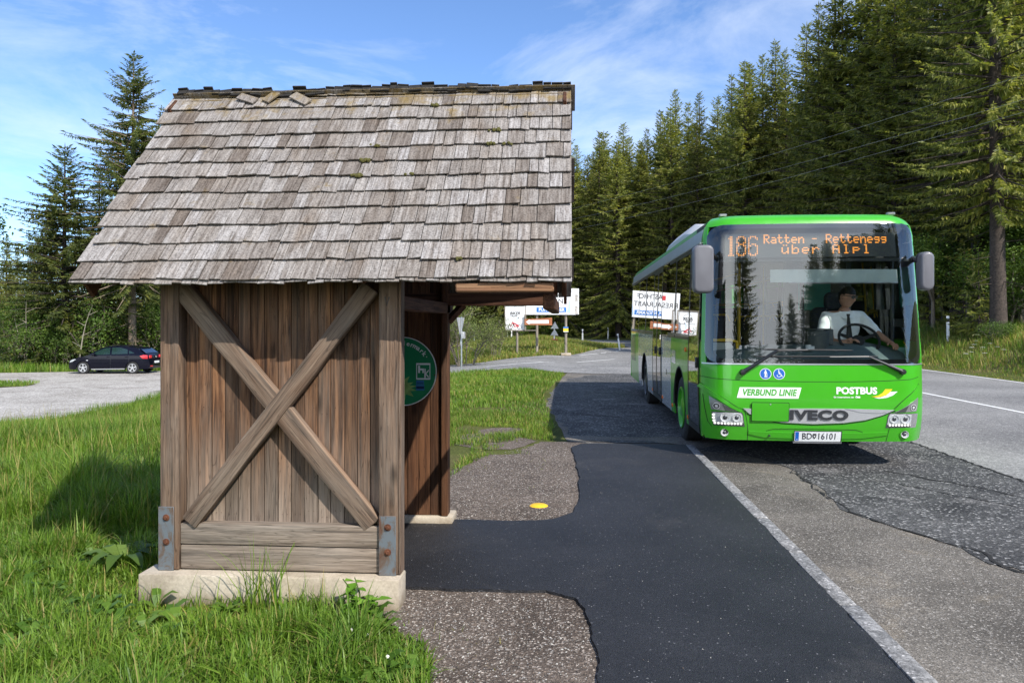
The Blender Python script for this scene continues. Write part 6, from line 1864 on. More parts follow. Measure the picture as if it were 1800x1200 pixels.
# white delineator posts along the roads
def delineator():
    e = empty('delineator_post'); mb = MB()
    mb.prism([(-0.06, -0.045), (0.06, -0.045), (0.0, 0.07)], -0.15, 1.0); mb.build('post', M_white, e, bevel=0.015, seg=2)
    mb = MB(); mb.prism([(-0.064, -0.049), (0.064, -0.049), (0.0, 0.076)], 0.72, 0.90); mb.build('black_band', M_blacktxt, e, bevel=0.015, seg=2)
    mb = MB(); mb.span((-0.025, -0.053, 0.74), (0.025, -0.05, 0.88)); mb.build('reflector', M_plate, e)
    return e
dl = [(1024, 602, 56.5, 0, 'white delineator post on the crest of the knoll right of the triangular signs'), (1068.5, 597, 72, 0, 'white delineator post at the forest side of the bend, nearest the bus'), (1089, 616, 47.0, -0.13, 'leaning white delineator post at the tip of the grassy knoll'),
      (899, 596, 71, 0, 'white delineator post seen below the motorcycle sign'), (892, 595, 78, 0, 'far white delineator post just left of the one below the motorcycle sign'), (833.5, 596, 72, 0, 'white delineator post behind the bush, right of its neighbour'), (824, 595, 75, 0, 'white delineator post behind the bush, left of its neighbour'),
      (1666.5, 606, 33.5, 0.02, 'white delineator post in the tall grass right of the bus')]
d0 = delineator()
for i, (x, y, d, lean, lb) in enumerate(dl):
    e = d0 if i == 0 else copy_tree(d0)
    p = W(x, y, d); g_ = gz(p.x, p.y)
    e.location = (p.x, p.y, g_ + (0.05 if i != 7 else 0.1)); e.rotation_euler = (0, lean * 1.2, YAW + 0.2 * i)
    tag(e, lb, 'delineator post', 'white delineator posts along the roads')

# overhead wires
M_wire = plain('overhead_wire', (0.45, 0.45, 0.44), 0.5, 0.0, var=0.1)
for (xa, ya, xb, yb, dd, lb) in ((1800, 142, 1040, 362, 0, 'topmost overhead wire crossing in front of the forest'), (1800, 185, 1025, 385, 0, 'middle overhead wire crossing in front of the forest'), (1800, 207, 1010, 407, 0.0, 'lowest overhead wire crossing in front of the forest')):
    a = W(xa, ya, 27); b = W(xb, yb, 62)
    dv = (b - a); s0 = a - dv * 0.25; s1 = b + dv * 0.28
    mb = MB(); pts = []
    for i in range(25):
        t = i / 24; p = s0.lerp(s1, t); p.z -= 0.55 * 4 * (t * (1 - t)) - 0.5; pts.append(p)
    mb.tube(pts, 0.0045, 5); o = mb.build('overhead_wire', M_wire); tag(o, lb, 'wire', 'overhead wires')
# ================================================================= vegetation
M_needle = leafmat('spruce_needles', (0.072, 0.094, 0.023), (0.180, 0.200, 0.050), (0.34, 0.335, 0.10), 0.48, 0.5, 0.28)
M_needle_d = leafmat('dark_spruce_needles', (0.042, 0.066, 0.020), (0.110, 0.140, 0.040), (0.21, 0.225, 0.068), 0.40, 0.5, 0.2)
M_bark = plain('spruce_bark', (0.055, 0.042, 0.034), 0.95, var=0.6, scale=14, bmp=0.8)
M_barkpale = plain('pale_spruce_bark', (0.20, 0.155, 0.115), 0.95, var=0.4, scale=9, bmp=0.8)
M_leaf = leafmat('broad_leaves', (0.040, 0.085, 0.014), (0.085, 0.150, 0.028), (0.15, 0.225, 0.050), 0.35, 0.5, 0.18)
M_leafpale = leafmat('pale_willow_leaves', (0.075, 0.105, 0.028), (0.125, 0.160, 0.045), (0.195, 0.22, 0.075), 0.30, 0.6, 0.15)
M_twig = plain('grey_twig', (0.16, 0.135, 0.105), 0.9, var=0.4, scale=20)

def tubes_np(segs, n=5):
    """segs: list of (p0, p1, r0, r1) -> verts, quads"""
    V, Fq = [], []
    for p0, p1, r0, r1 in segs:
        p0 = np.asarray(p0, float); p1 = np.asarray(p1, float); t = p1 - p0; L_ = np.linalg.norm(t)
        if L_ < 1e-6: continue
        t /= L_; u = np.cross(t, [0, 0, 1.0] if abs(t[2]) < 0.9 else [1.0, 0, 0]); u /= np.linalg.norm(u); w = np.cross(t, u)
        b = len(V)
        for p, r_ in ((p0, r0), (p1, r1)):
            for k in range(n):
                a = 6.28318 * k / n; V.append(p + (u * math.cos(a) + w * math.sin(a)) * r_)
        for k in range(n): Fq.append((b + k, b + (k + 1) % n, b + n + (k + 1) % n, b + n + k))
    return np.array(V), np.array(Fq)

def spruce(seed, H, RB, base, dens=1.0, sparse=0.0, dead=True, droop=1.0, needle=None):
    """needle sprays on whorled, drooping branches; returns (crown mesh, trunk mesh) with height H"""
    rng = np.random.default_rng(seed)
    K = []           # kite sprays: origin, direction, side, length, width
    segs = []
    zb = base
    lean = rng.uniform(-0.012, 0.012, 2)
    cx = lambda z: np.array([lean[0] * z, lean[1] * z, 0])
    nS = 14
    for i in range(nS):
        z0, z1 = H * i / nS, H * (i + 1) / nS
        rr = lambda z: 0.0115 * H * (1 - z / H) ** 0.85 + 0.012 + 0.05 * math.exp(-z / 0.5)
        segs.append((cx(z0) + [0, 0, z0 - (0.3 if i == 0 else 0)], cx(z1) + [0, 0, z1], rr(z0), rr(z1)))
    z = zb
    gust = rng.uniform(0.75, 1.2, 64)
    while z < H - 0.15:
        f = (H - z) / (H - zb)
        Lz = RB * (f ** 0.82) * (1.0 if f < 0.9 else 1.0 - 1.5 * (f - 0.9)) * gust[int(z * 1.7) % 64] + 0.10
        nb = int(rng.integers(5, 8)) if f > 0.12 else 5
        a0 = rng.uniform(0, 6.28)
        for b in range(nb):
            if rng.random() < sparse * (0.4 + 0.6 * f): continue
            az = a0 + 6.28318 * b / nb + rng.uniform(-0.35, 0.35)
            L_ = Lz * rng.uniform(0.62, 1.18)
            el = 0.75 - 1.15 * f * droop + rng.uniform(-0.12, 0.12)     # top ones rise, low ones hang
            if f > 0.25: el = min(el, 0.05) 
            d = np.array([math.cos(az) * math.cos(el), math.sin(az) * math.cos(el), math.sin(el)])
            p = cx(z) + np.array([0, 0, z + rng.uniform(-0.15, 0.15)])
            n = max(3, int(L_ / (0.19 / dens)))
            prev = p
            for s_ in range(n):
                t = (s_ + 1) / n
                q = p + d * L_ * t + np.array([0, 0, 0.16 * L_ * t * t * f - 0.10 * L_ * math.sin(t * 2.2) * f * droop])
                tan = q - prev; tan /= np.linalg.norm(tan)
                side = np.cross(tan, [0, 0, 1.0]); side /= (np.linalg.norm(side) + 1e-9)
                if t > 0.16:
                    tw = (0.22 + 0.42 * (1 - t) * min(1, L_ / 1.6)) * (0.8 + 0.5 * rng.random()) / dens ** 0.55
                    for sg in (-1, 1):
                        dd = tan * rng.uniform(0.45, 0.9) + side * sg * rng.uniform(0.7, 1.0) + np.array([0, 0, rng.uniform(-0.55, 0.02)])
                        dd /= np.linalg.norm(dd)
                        K.append((q, dd, tw, tw * rng.uniform(0.26, 0.40), rng.random()))
                    # hanging curtain twigs
                    if rng.random() < 0.8 * min(1, f * 2.2):
                        dd = tan * rng.uniform(0.0, 0.5) + side * rng.uniform(-0.5, 0.5) + np.array([0, 0, -1.0]); dd /= np.linalg.norm(dd)
                        K.append((q, dd, tw * rng.uniform(0.7, 1.2), tw * 0.30, rng.random()))
                    if rng.random() < 0.4:
                        dd = tan * 0.8 + np.array([0, 0, 0.5]) + side * rng.uniform(-.4, .4); dd /= np.linalg.norm(dd)
                        K.append((q, dd, tw * 0.7, tw * 0.24, rng.random()))
                prev = q
            K.append((prev, tan, 0.30, 0.10, rng.random()))
            if L_ > 0.8: segs.append((p, p + (prev - p) * 0.85, 0.022 + 0.008 * L_, 0.006))
        z += (0.30 + 0.22 * f) * rng.uniform(0.8, 1.2) / (0.75 + 0.25 * dens)
    K.append((cx(H) + np.array([0, 0, H - 0.25]), np.array([0, 0, 1.0]), 0.55, 0.07, 0.5))
    # dead snags below the crown
    if dead and zb > 1.5:
        for i in range(int(zb * 5)):
            zz = rng.uniform(0.8, zb + 1.5); az = rng.uniform(0, 6.28); L_ = rng.uniform(0.4, 1.5) * min(1, RB / 2)
            d = np.array([math.cos(az), math.sin(az), rng.uniform(-0.45, 0.05)])
            segs.append((cx(zz) + [0, 0, zz], cx(zz) + np.array([0, 0, zz]) + d * L_, 0.018, 0.005))
    P = np.array([k[0] for k in K]); Dv = np.array([k[1] for k in K]); L_ = np.array([k[2] for k in K])[:, None]; Wd = np.array([k[3] for k in K])[:, None]
    rnd = rng.normal(size=P.shape); S_ = np.cross(Dv, rnd); S_ /= np.linalg.norm(S_, axis=1)[:, None]
    U_ = np.cross(Dv, S_)
    # two narrow crossed leaves per spray: each a kite with a bent tip
    def kites(S2):
        a = P; b = P + Dv * L_ * 0.38 + S2 * Wd * 0.5; c = P + Dv * L_ - np.array([0, 0, 1.0]) * L_ * 0.10; d_ = P + Dv * L_ * 0.38 - S2 * Wd * 0.5
        return np.stack([a, b, c, d_], 1).reshape(-1, 3)
    V = kites(S_)
    nf = len(V) // 4
    F_ = np.arange(nf * 4).reshape(-1, 4)
    crown = np_mesh('crown', V, F_, np.full(nf, 4), [needle or M_needle])
    tv, tf = tubes_np(segs, 6)
    return crown, (tv, tf)

def spruce_proto(seed, H, RB, base, bark=None, **k):
    crown, (tv, tf) = spruce(seed, H, RB, base, **k)
    trunk = np_mesh('trunk', tv, tf, np.full(len(tf), 4), [bark or M_bark], smooth_=True)
    return crown, trunk, H
def plant_tree(proto, loc, H, label, rz, group, name='spruce_tree', cat='tree', widen=1.0):
    crown, trunk, H0 = proto
    s_ = H / H0
    e = empty(name, loc, rz, (s_ * widen, s_ * widen, s_))
    link('crown', crown, e); link('trunk', trunk, e)
    return tag(e, label, cat, group)

SP = [spruce_proto(101, 22, 4.3, 2.0, dens=1.4, droop=1.2), spruce_proto(102, 24, 4.2, 3.2, dens=1.4), spruce_proto(103, 20, 4.0, 1.2, dens=1.4, droop=1.3), spruce_proto(104, 23, 3.7, 2.8, dens=1.4, sparse=0.10), spruce_proto(105, 21, 4.5, 1.6, dens=1.4, droop=1.15), spruce_proto(106, 25, 4.0, 3.6, dens=1.4, sparse=0.06, droop=1.3)]
SP_high = spruce_proto(110, 27, 3.7, 5.5, dens=2.2, sparse=0.02, droop=1.0)
SP_left = spruce_proto(111, 19, 4.7, 5.2, M_barkpale, dens=2.5, droop=1.15, needle=M_needle_d)
SP_left2 = spruce_proto(112, 13.5, 4.2, 0.9, dens=2.3, sparse=0.04, droop=1.1, needle=M_needle_d)
SP_young = [spruce_proto(113, 7, 1.7, 0.3, dens=1.2), spruce_proto(114, 5, 1.5, 0.2, dens=1.2)]

def broadleaf(seed, H, R_, leaf=0.16, n=7000, stems=1, low=0.15, mat=None, sticks=0, flat=0.5):
    """limbs that fork, with leaves gathered in clumps round their ends"""
    rng = np.random.default_rng(seed)
    segs, ends = [], []
    def grow(p, d, L_, r_, lev):
        q = p + d * L_
        segs.append((p, q, r_, r_ * 0.62))
        if lev == 0: ends.append(q); return
        for k in range(int(rng.integers(2, 5))):
            dd = d * rng.uniform(0.5, 1.0) + rng.normal(size=3) * 0.55 + np.array([0, 0, 0.12]); dd /= np.linalg.norm(dd)
            t = rng.uniform(0.55, 1.0)
            grow(p + d * L_ * t, dd, L_ * rng.uniform(0.55, 0.8), r_ * 0.6, lev - 1)
        ends.append(q)
    for s_ in range(stems):
        a = rng.uniform(0, 6.28); sp = 0.0 if stems == 1 else rng.uniform(0.1, 0.5)
        d = np.array([math.cos(a) * sp, math.sin(a) * sp, 1.0]); d /= np.linalg.norm(d)
        grow(np.array([math.cos(a), math.sin(a), 0]) * (0.0 if stems == 1 else 0.15 * R_) + np.array([0, 0, -0.15]), d, H * (0.36 if stems == 1 else 0.40), 0.018 * H / (1 if stems == 1 else 1.7), 3)
    E_ = np.array(ends)
    # fit the limbs into the wanted height and spread
    top = E_[:, 2].max(); spread = np.percentile(np.hypot(E_[:, 0], E_[:, 1]), 95)
    sc_ = np.array([R_ * 0.88 / spread, R_ * 0.88 / spread, H * 0.93 / top])
    segs = [(a * sc_, b * sc_, r0, r1) for a, b, r0, r1 in segs]; E_ = E_ * sc_
    E_ = E_[E_[:, 2] > low * H]
    idx = rng.integers(0, len(E_), n)
    cl = np.clip(rng.normal(size=(n, 3)), -2.0, 2.0) * np.array([R_ * 0.13, R_ * 0.13, R_ * 0.13 * flat * 1.6]) + 0
    P = E_[idx] + cl
    P[:, 2] = np.maximum(P[:, 2], 0.05)
    nrm = rng.normal(size=(n, 3)) + np.array([0, 0, 0.9]); nrm /= np.linalg.norm(nrm, axis=1)[:, None]
    t = np.cross(nrm, rng.normal(size=(n, 3))); t /= np.linalg.norm(t, axis=1)[:, None]; b = np.cross(nrm, t)
    s_ = (leaf * rng.uniform(0.6, 1.3, n))[:, None]
    V = np.stack([P - t * s_ * 0.5, P + b * s_ * 0.26, P + t * s_ * 0.5 - np.array([0, 0, 0.12]) * s_, P - b * s_ * 0.26], 1).reshape(-1, 3)
    crown = np_mesh('crown', V, np.arange(n * 4).reshape(-1, 4), np.full(n, 4), [mat or M_leaf])
    tv, tf = tubes_np(segs, 5)
    trunk = np_mesh('trunk', tv, tf, np.full(len(tf), 4), [M_twig], smooth_=True)
    return crown, trunk, H

BL = [broadleaf(201, 10, 3.6, 0.20, 9000), broadleaf(202, 7, 3.0, 0.17, 7500, 3)]
BU = [broadleaf(203, 3.2, 2.0, 0.12, 5200, 5, 0.05), broadleaf(204, 2.4, 1.7, 0.11, 4200, 6, 0.04), broadleaf(205, 1.5, 1.2, 0.085, 3200, 6, 0.03)]
WIL = broadleaf(206, 4.6, 2.9, 0.11, 6500, 7, 0.12, M_leafpale)

def on(x, y, dz=-0.1): return (x, y, gz(x, y) + dz)
rng = random.Random(21)
# ---- forest along the outer side of the main road, then round the bend
arcl = np.concatenate([[0], np.cumsum(np.linalg.norm(np.diff(CL, axis=0), axis=1))])
def along(sv, off):
    i = int(np.clip(np.searchsorted(arcl, sv) - 1, 0, len(CL) - 2)); t = (sv - arcl[i]) / (arcl[i + 1] - arcl[i])
    p = CL[i] * (1 - t) + CL[i + 1] * t; d = CL[i + 1] - CL[i]; d = d / np.linalg.norm(d)
    return p + np.array([d[1], -d[0]]) * off
n_for = 0
ROWS = [('front row', 9.6, 3.3), ('second row', 13.0, 3.0), ('third row', 16.5, 3.2), ('back rows', 20.5, 3.4), ('back rows', 25.0, 3.8), ('back rows', 31.0, 4.2)]
for r_, (rown, off, step) in enumerate(ROWS):
    sv = 76 + rng.uniform(0, 2)
    while sv < 178 + r_ * 2:
        p = along(sv + rng.uniform(-1.1, 1.1), off + rng.uniform(-1.3, 1.3))
        y_ = p[1]
        ok = p[1] > 14 and p[0] > -46
        # leave what stands out of the picture to the right and what the shelter hides out
        d_ = -p[0] * math.sin(YAW) + p[1] * math.cos(YAW); rr_ = p[0] * math.cos(YAW) + p[1] * math.sin(YAW)
        xi = 900 + 1350 * rr_ / d_ if d_ > 1 else 9999
        if xi > 1835 or d_ < 18: ok = False
        if off > 15 and p[1] < 50 and sv < 122: ok = False      # back rows left out here to let the sun reach the forest edge
        if ok:
            bend = sv > 122
            pr_ = rng.choice(SP)
            if bend: h_ = rng.uniform(16.5, 22) + r_ * 0.55 - 2.5 * max(0.0, min(1.0, (sv - 135) / 25))
            else: h_ = rng.uniform(19, 24.5) + r_ * 0.3
            if rown == 'front row' and 1640 < xi < 1860 and not bend: pr_, h_ = SP_high, rng.uniform(25, 29)
            where = 'round the bend behind the billboard' if bend else 'right of the main road'
            side_ = 'olive green spruce in the %s of the forest %s' % (rown, where)
            plant_tree(pr_, on(p[0], p[1], -0.15), h_, side_, rng.uniform(0, 6.28), 'spruces of the %s %s' % (rown, where), widen=rng.uniform(1.15, 1.5) if pr_ is not SP_high else 1.05)
            n_for += 1
        sv += step * rng.uniform(0.75, 1.3) * (0.62 if sv > 118 else 1.0)
# the trees that make the skyline
for i, (x, yt, d) in enumerate(((1020, 300, 95), (1043, 268, 93), (1064, 250, 91), (1086, 258, 90), (1110, 240, 88), (1140, 226, 85), (1164, 196, 82), (1190, 160, 77), (1213, 182, 79), (1234, 165, 75), (1262, 168, 73), (1290, 130, 70), (1318, 124, 68), (1344, 98, 65), (1362, 74, 62), (1388, 88, 60), (1412, 42, 57), (1440, 4, 53), (1478, -40, 50), (1515, -70, 50), (1565, -60, 48), (1622, -90, 47), (1690, -60, 46), (1750, -110, 43), (1800, -90, 42))):
    p = W(x, 600, d); g_ = gz(p.x, p.y); H = EYE - (yt - 567) / 1350 * d - g_ + 0.15
    plant_tree(SP[(i * 5 + 2) % 6], (p.x, p.y, g_ - 0.15), H, 'tall spruce rising on the skyline of the forest above and behind the bus', i * 1.9, 'skyline spruces above the bus', widen=1.02)
# understorey at the forest edge right of the road
# young bright trees between the trunks on the right
for (x, d, h_, pi) in ((1640, 36, 5.0, 0), (1672, 39, 6.5, 1), (1700, 34, 3.6, 0), (1760, 33, 4.2, 1), (1795, 35, 6.0, 0), (1830, 32, 4.0, 1), (1655, 45, 7.5, 1), (1745, 42, 7.0, 0), (1690, 48, 8.0, 0), (1600, 50, 7.0, 1), (1560, 54, 6.0, 0)):
    p = W(x, 580, d); plant_tree(BL[pi], on(p.x, p.y, -0.1), h_, 'young broadleaf tree between the spruce trunks across the main road', x * 1.3, 'young broadleaf trees between the trunks', 'broadleaf_tree', widen=1.25)
k = 0
sv = 80
while sv < 150:
    p = along(sv, 8.6 + rng.uniform(-1.2, 2.4)); d_ = -p[0] * math.sin(YAW) + p[1] * math.cos(YAW)
    if d_ > 22:
        b = rng.choice(BU + [SP_young[1]])
        isy = b is SP_young[1]
        plant_tree(b, on(p[0], p[1], -0.1), rng.uniform(0.9, 2.3) if not isy else rng.uniform(2.5, 4.5), ('young spruce growing among the bushes' if isy else 'leafy green bush growing under the spruces') + ' at the forest edge across the main road', rng.uniform(0, 6.28), 'undergrowth at the forest edge across the main road', 'young_spruce' if isy else 'bush', 'tree' if isy else 'bush')
    sv += rng.uniform(1.0, 2.6)

# ---- trees beyond the car park on the left
def left_tree(proto, x, ytop, d, label, name='spruce_tree', cat='tree', group=None, widen=1.0, rz=None):
    p = W(x, 600, d); g_ = gz(p.x, p.y)
    H = EYE - (ytop - 567) / 1350 * d - g_ + 0.15
    return plant_tree(proto, (p.x, p.y, g_ - 0.15), H, label, rng.uniform(0, 6.28) if rz is None else rz, group, name, cat, widen)
G_ = 'trees beyond the car park'
left_tree(SP_left, 232, 98, 48, 'tallest spruce beyond the car park, bare pale trunk behind the car', widen=1.2)
left_tree(SP_left2, 112, 255, 47, 'broad spruce with thin top, left of the tallest one beyond the car park', widen=1.35)
left_tree(SP[2], 172, 300, 52, 'spruce between the broad one and the tallest one beyond the car park', widen=1.25)
left_tree(SP[0], 285, 190, 58, 'spruce partly hidden by the left edge of the shelter roof', widen=1.3)
left_tree(SP[4], 330, 290, 55, 'spruce hidden behind the shelter roof right of the tallest one', group=G_)
left_tree(BL[0], -72, 290, 38, 'broadleaf tree at the left edge above the car park', 'broadleaf_tree')
left_tree(BL[0], -150, 300, 44, 'broadleaf tree at the left edge behind the first one', 'broadleaf_tree')
left_tree(SP[3], 55, 435, 62, 'lower spruce showing between the broadleaf tree and the broad spruce', widen=1.3)
left_tree(SP[5], 18, 460, 70, 'pale distant spruce low behind the broadleaf tree')
for (x, yt, d, pr_, nm, lb) in ((30, 520, 46, BL[1], 'bush', 'tall leafy shrub at the verge on the far left'), (78, 500, 48, BL[1], 'bush', 'tall leafy shrub with bare stems left of the car'), (150, 520, 47, BU[0], 'bush', 'dense shrub directly behind the bonnet of the car'),
      (185, 520, 49, SP_young[0], 'young_spruce', 'young spruce filling the gap behind the car, left of the bare trunk'), (288, 535, 49, BU[1], 'bush', 'bright leafy shrub right of the bare trunk'), (300, 510, 50, BL[1], 'bush', 'leafy shrub showing beside the left shelter post'),
      (0, 500, 52, SP_young[0], 'young_spruce', 'young spruce at the left picture edge behind the verge'), (120, 545, 46, SP_young[1], 'young_spruce', 'small spruce at the verge between the two tall shrubs'), (345, 500, 52, SP_young[0], 'young_spruce', 'young spruce behind the shelter wall'), (55, 560, 45, BU[1], 'bush', 'low bush at the foot of the shrubs on the far left'),  (100, 580, 45, BU[2], 'bush', 'small low bush in the verge left of the car')):
    left_tree(pr_, x, yt, d, lb, nm, 'tree' if 'spruce' in nm else 'bush')
# a darker stand further back so that no sky shows between the stems
for i in range(16):
    x = -40 + i * 26 + rng.uniform(-8, 8)
    left_tree(rng.choice(SP), x, rng.uniform(395, 450) if x < 60 else rng.uniform(330, 430), rng.uniform(58, 72), 'dark spruce in the stand behind the front trees beyond the car park', group='dark spruces standing behind the front trees on the left', widen=1.2)
# slim bare saplings
for (x, yb, yt, d, bend, lb) in ((137, 650, 530, 44, 0.9, 'slim pale curved sapling left of the car'), (158, 640, 560, 46, 0.5, 'short slim sapling right of the curved one'), (45, 640, 515, 45, 0.1, 'slim upright bare stem among the shrubs on the far left'), (38, 640, 545, 45, -0.35, 'leaning bare stem beside the upright one on the far left')):
    p = W(x, yb, d); g_ = gz(p.x, p.y); H = (yb - yt) / 1350 * d
    mb = MB(); mb.tube([(bend * (t ** 2), 0.1 * math.sin(t * 5), H * t - 0.2) for t in [i / 8 for i in range(9)]], [0.055 - 0.05 * i / 8 for i in range(9)], 6)
    for i in range(4):
        t = 0.35 + 0.15 * i; s_ = 1 if i % 2 else -1
        mb.tube([(bend * t * t, 0, H * t), (bend * t * t + s_ * 0.5, 0.1, H * t + 0.25)], [0.018, 0.006], 5)
    o = mb.build('sapling', plain('pale_sapling_bark', (0.30, 0.27, 0.21), 0.9, var=0.2), loc=(p.x, p.y, g_), rot=(0, 0, YAW)); tag(o, lb, 'sapling')

# ---- pale bush by the give way sign, seen through the shelter gap
for (x, yt, d, wd, lb) in ((818, 520, 33.5, 1.0, 'pale straggly willow bush beside the give way sign'), (870, 545, 37.5, 0.8, 'pale thin willow bush left of the motorcycle sign'), (770, 515, 35, 1.0, 'pale willow bush half hidden by the shelter')):
    p = W(x, 600, d); g_ = gz(p.x, p.y); H = EYE - (yt - 567) / 1350 * d - g_ + 0.1
    plant_tree(WIL, (p.x, p.y, g_ - 0.1), H, lb, x * 0.7, None, 'willow_bush', 'bush', wd)
for i in range(7):
    x = 700 + i * 42; d = rng.uniform(74, 80)
    left_tree(rng.choice(BU[:2]), x, rng.uniform(560, 575), d, 'dark low bush at the foot of the forest behind the bend', 'bush', 'bush', 'low bushes behind the bend')

# ---- trees behind the viewer, mirrored in the windscreen
rb = random.Random(5)
BEHIND = [(5.5, -38, 21, 1), (3.0, -42, 19, 4), (12.5, -42, 12.0, 2), (15.0, -43, 13.5, 4), (16.6, -41, 11.5, 2), (9.5, -48, 9.0, 2)]
BEHIND += [(19 + 2.6 * i + rb.uniform(-.6, .6), -42 + 0.7 * i + rb.uniform(-2, 2), 16 + 1.1 * i + rb.uniform(-1, 1), rb.randrange(6)) for i in range(11)]
BEHIND += [(22 + 3.2 * i, -50 + 0.6 * i, 19 + 1.0 * i, rb.randrange(6)) for i in range(8)]
for (x, y, h_, pi) in BEHIND:
    plant_tree(SP[pi], on(x, y, -0.15), h_, 'spruce behind the viewer mirrored in the windscreen of the bus', x, 'spruces mirrored in the windscreen', widen=2.0 if x > 18 else 1.15)

# ================================================================= grass
M_grass = leafmat('grass_blades', (0.070, 0.150, 0.014), (0.145, 0.260, 0.028), (0.25, 0.37, 0.070), 0.42, 0.45, 0.0)
M_grassdry = leafmat('dry_grass_blades', (0.19, 0.20, 0.045), (0.29, 0.27, 0.085), (0.42, 0.35, 0.15), 0.38, 0.6, 0.0)
def inside(poly, X, Y):
    r_ = np.zeros(X.shape, bool); n = len(poly)
    for i in range(n):
        x1, y1 = poly[i]; x2, y2 = poly[(i + 1) % n]
        c = ((y1 > Y) != (y2 > Y)) & (X < (x2 - x1) * (Y - y1) / (y2 - y1 + 1e-12) + x1)
        r_ ^= c
    return r_
def vnoise(X, Y, s, seed):
    """cheap value noise"""
    r_ = np.random.default_rng(seed); T = r_.random((64, 64))
    x = X / s; y = Y / s; xi = np.floor(x).astype(int); yi = np.floor(y).astype(int); fx = x - xi; fy = y - yi
    fx = fx * fx * (3 - 2 * fx); fy = fy * fy * (3 - 2 * fy)
    g_ = lambda a, b: T[a % 64, b % 64]
    return (g_(xi, yi) * (1 - fx) + g_(xi + 1, yi) * fx) * (1 - fy) + (g_(xi, yi + 1) * (1 - fx) + g_(xi + 1, yi + 1) * fx) * fy
def blades(name, P, hgt, wid, seed, mats, label, dry=None, bend=0.5, zoff=-0.01, cat='grass'):
    """every blade three quads tapering to a point, each bent its own way"""
    r_ = np.random.default_rng(seed); n = len(P)
    az = r_.uniform(0, 6.28318, n); lean = r_.uniform(0.05, bend, n)
    d = np.stack([np.cos(az), np.sin(az), np.zeros(n)], 1); s_ = np.stack([-np.sin(az + r_.uniform(-.6, .6, n)), np.cos(az), np.zeros(n)], 1)
    h_ = hgt[:, None]; w = wid[:, None]; le = lean[:, None]
    up = np.array([0, 0, 1.0])
    rows = []
    for t, ww in ((0, 0.8), (0.4, 1.0), (0.75, 0.62), (1.0, 0.04)):
        c = P + up * h_ * (t - 0.28 * le * t * t) + d * h_ * le * (t ** 1.9)
        rows += [c - s_ * w * ww * 0.5, c + s_ * w * ww * 0.5]
    V = np.stack(rows, 1).reshape(-1, 3); V[:, 2] += zoff
    b = (np.arange(n) * 8)[:, None]
    F_ = np.concatenate([b + np.array([[0, 1, 3, 2]]), b + np.array([[2, 3, 5, 4]]), b + np.array([[4, 5, 7, 6]])], 1).reshape(-1, 4)
    mi = None
    if dry is not None: mi = np.repeat((r_.random(n) < dry).astype(np.int32), 3)
    me = np_mesh(name, V, F_, np.full(len(F_), 4), mats, mi)
    return tag(link(name, me), label, cat, kind='stuff')
GR = np.random.default_rng(77)
def scatter(x0, x1, y0, y1, dens, keep, maxn=400000):
    n = int((x1 - x0) * (y1 - y0) * dens); n = min(n, maxn)
    X = GR.uniform(x0, x1, n); Y = GR.uniform(y0, y1, n)
    m = keep(X, Y); X, Y = X[m], Y[m]
    return np.stack([X, Y, height(X, Y)], 1)
def in_view(X, Y, m=120):
    d = -X * math.sin(YAW) + Y * math.cos(YAW); r_ = X * math.cos(YAW) + Y * math.sin(YAW)
    xi = 900 + 1350 * r_ / np.maximum(d, 0.1)
    return (d > 1.5) & (xi > -m) & (xi < 1800 + m)
# meadow left of the shelter
grit_edge = [(-0.50, -3), (-0.57, 2.4), (-0.64, 3.4), (-0.69, 3.8), (-0.93, 4.15), (-1.10, 4.36), (-2.63, 4.36), (-2.63, 6.52), (-0.93, 6.54), (-1.0, 7.0)]
def meadow(X, Y):
    edge = np.interp(Y, [-3, 2.4, 3.4, 3.8, 4.15, 4.40], [-0.52, -0.57, -0.63, -0.69, -0.93, -1.12]) + 0.05 * (vnoise(X, Y, 0.12, 3) - 0.5)
    a = (X < edge) & (Y < 4.40)
    b = (X < -2.64) & (Y >= 4.36)
    return (a | b)
lot_poly = LOT; side_poly = SIDE
def off_road(X, Y): return ~(inside(lot_poly, X, Y) | inside(side_poly, X, Y)) & (np.abs(road_dist(X, Y) + 0.0) > 4.45)
def near_meadow(X, Y): return meadow(X, Y) & in_view(X, Y) & (Y < 7.5)
P1 = scatter(-6.5, -0.45, 2.4, 7.5, 4300, near_meadow)
tall = 0.035 + 0.30 * vnoise(P1[:, 0], P1[:, 1], 0.22, 11) ** 1.6 * (0.25 + 1.0 * vnoise(P1[:, 0], P1[:, 1], 0.9, 12))
tall = tall * (1 + 0.9 * smooth(-2.6, -3.2, P1[:, 0]) * smooth(5.0, 6.5, P1[:, 1])) * (0.6 + 0.6 * GR.random(len(P1)))
# worn, shorter fringe along the grit and the plinth
fr_ = smooth(0.0, 0.35, np.interp(P1[:, 1], [2.4, 3.4, 3.8, 4.15, 4.4], [-0.57, -0.63, -0.69, -0.93, -1.12]) - P1[:, 0])
tall = tall * (0.45 + 0.55 * fr_)
tall = tall * np.where((P1[:, 0] > -2.75) & (P1[:, 1] > 3.9), 0.45 + 0.55 * smooth(4.33, 3.9, P1[:, 1]), 1.0)
blades('meadow_grass', P1, tall + 0.02, GR.uniform(0.003, 0.0105, len(P1)), 1, [M_grass, M_grassdry], 'lush green grass in front of the shelter and to its left', 0.11, 1.15)
P2 = scatter(-14, -2.3, 7.5, 15, 1500, lambda X, Y: meadow(X, Y) & in_view(X, Y))
P2b = scatter(-18, -5, 15, 29, 420, lambda X, Y: off_road(X, Y) & in_view(X, Y))
P2 = np.concatenate([P2, P2b])
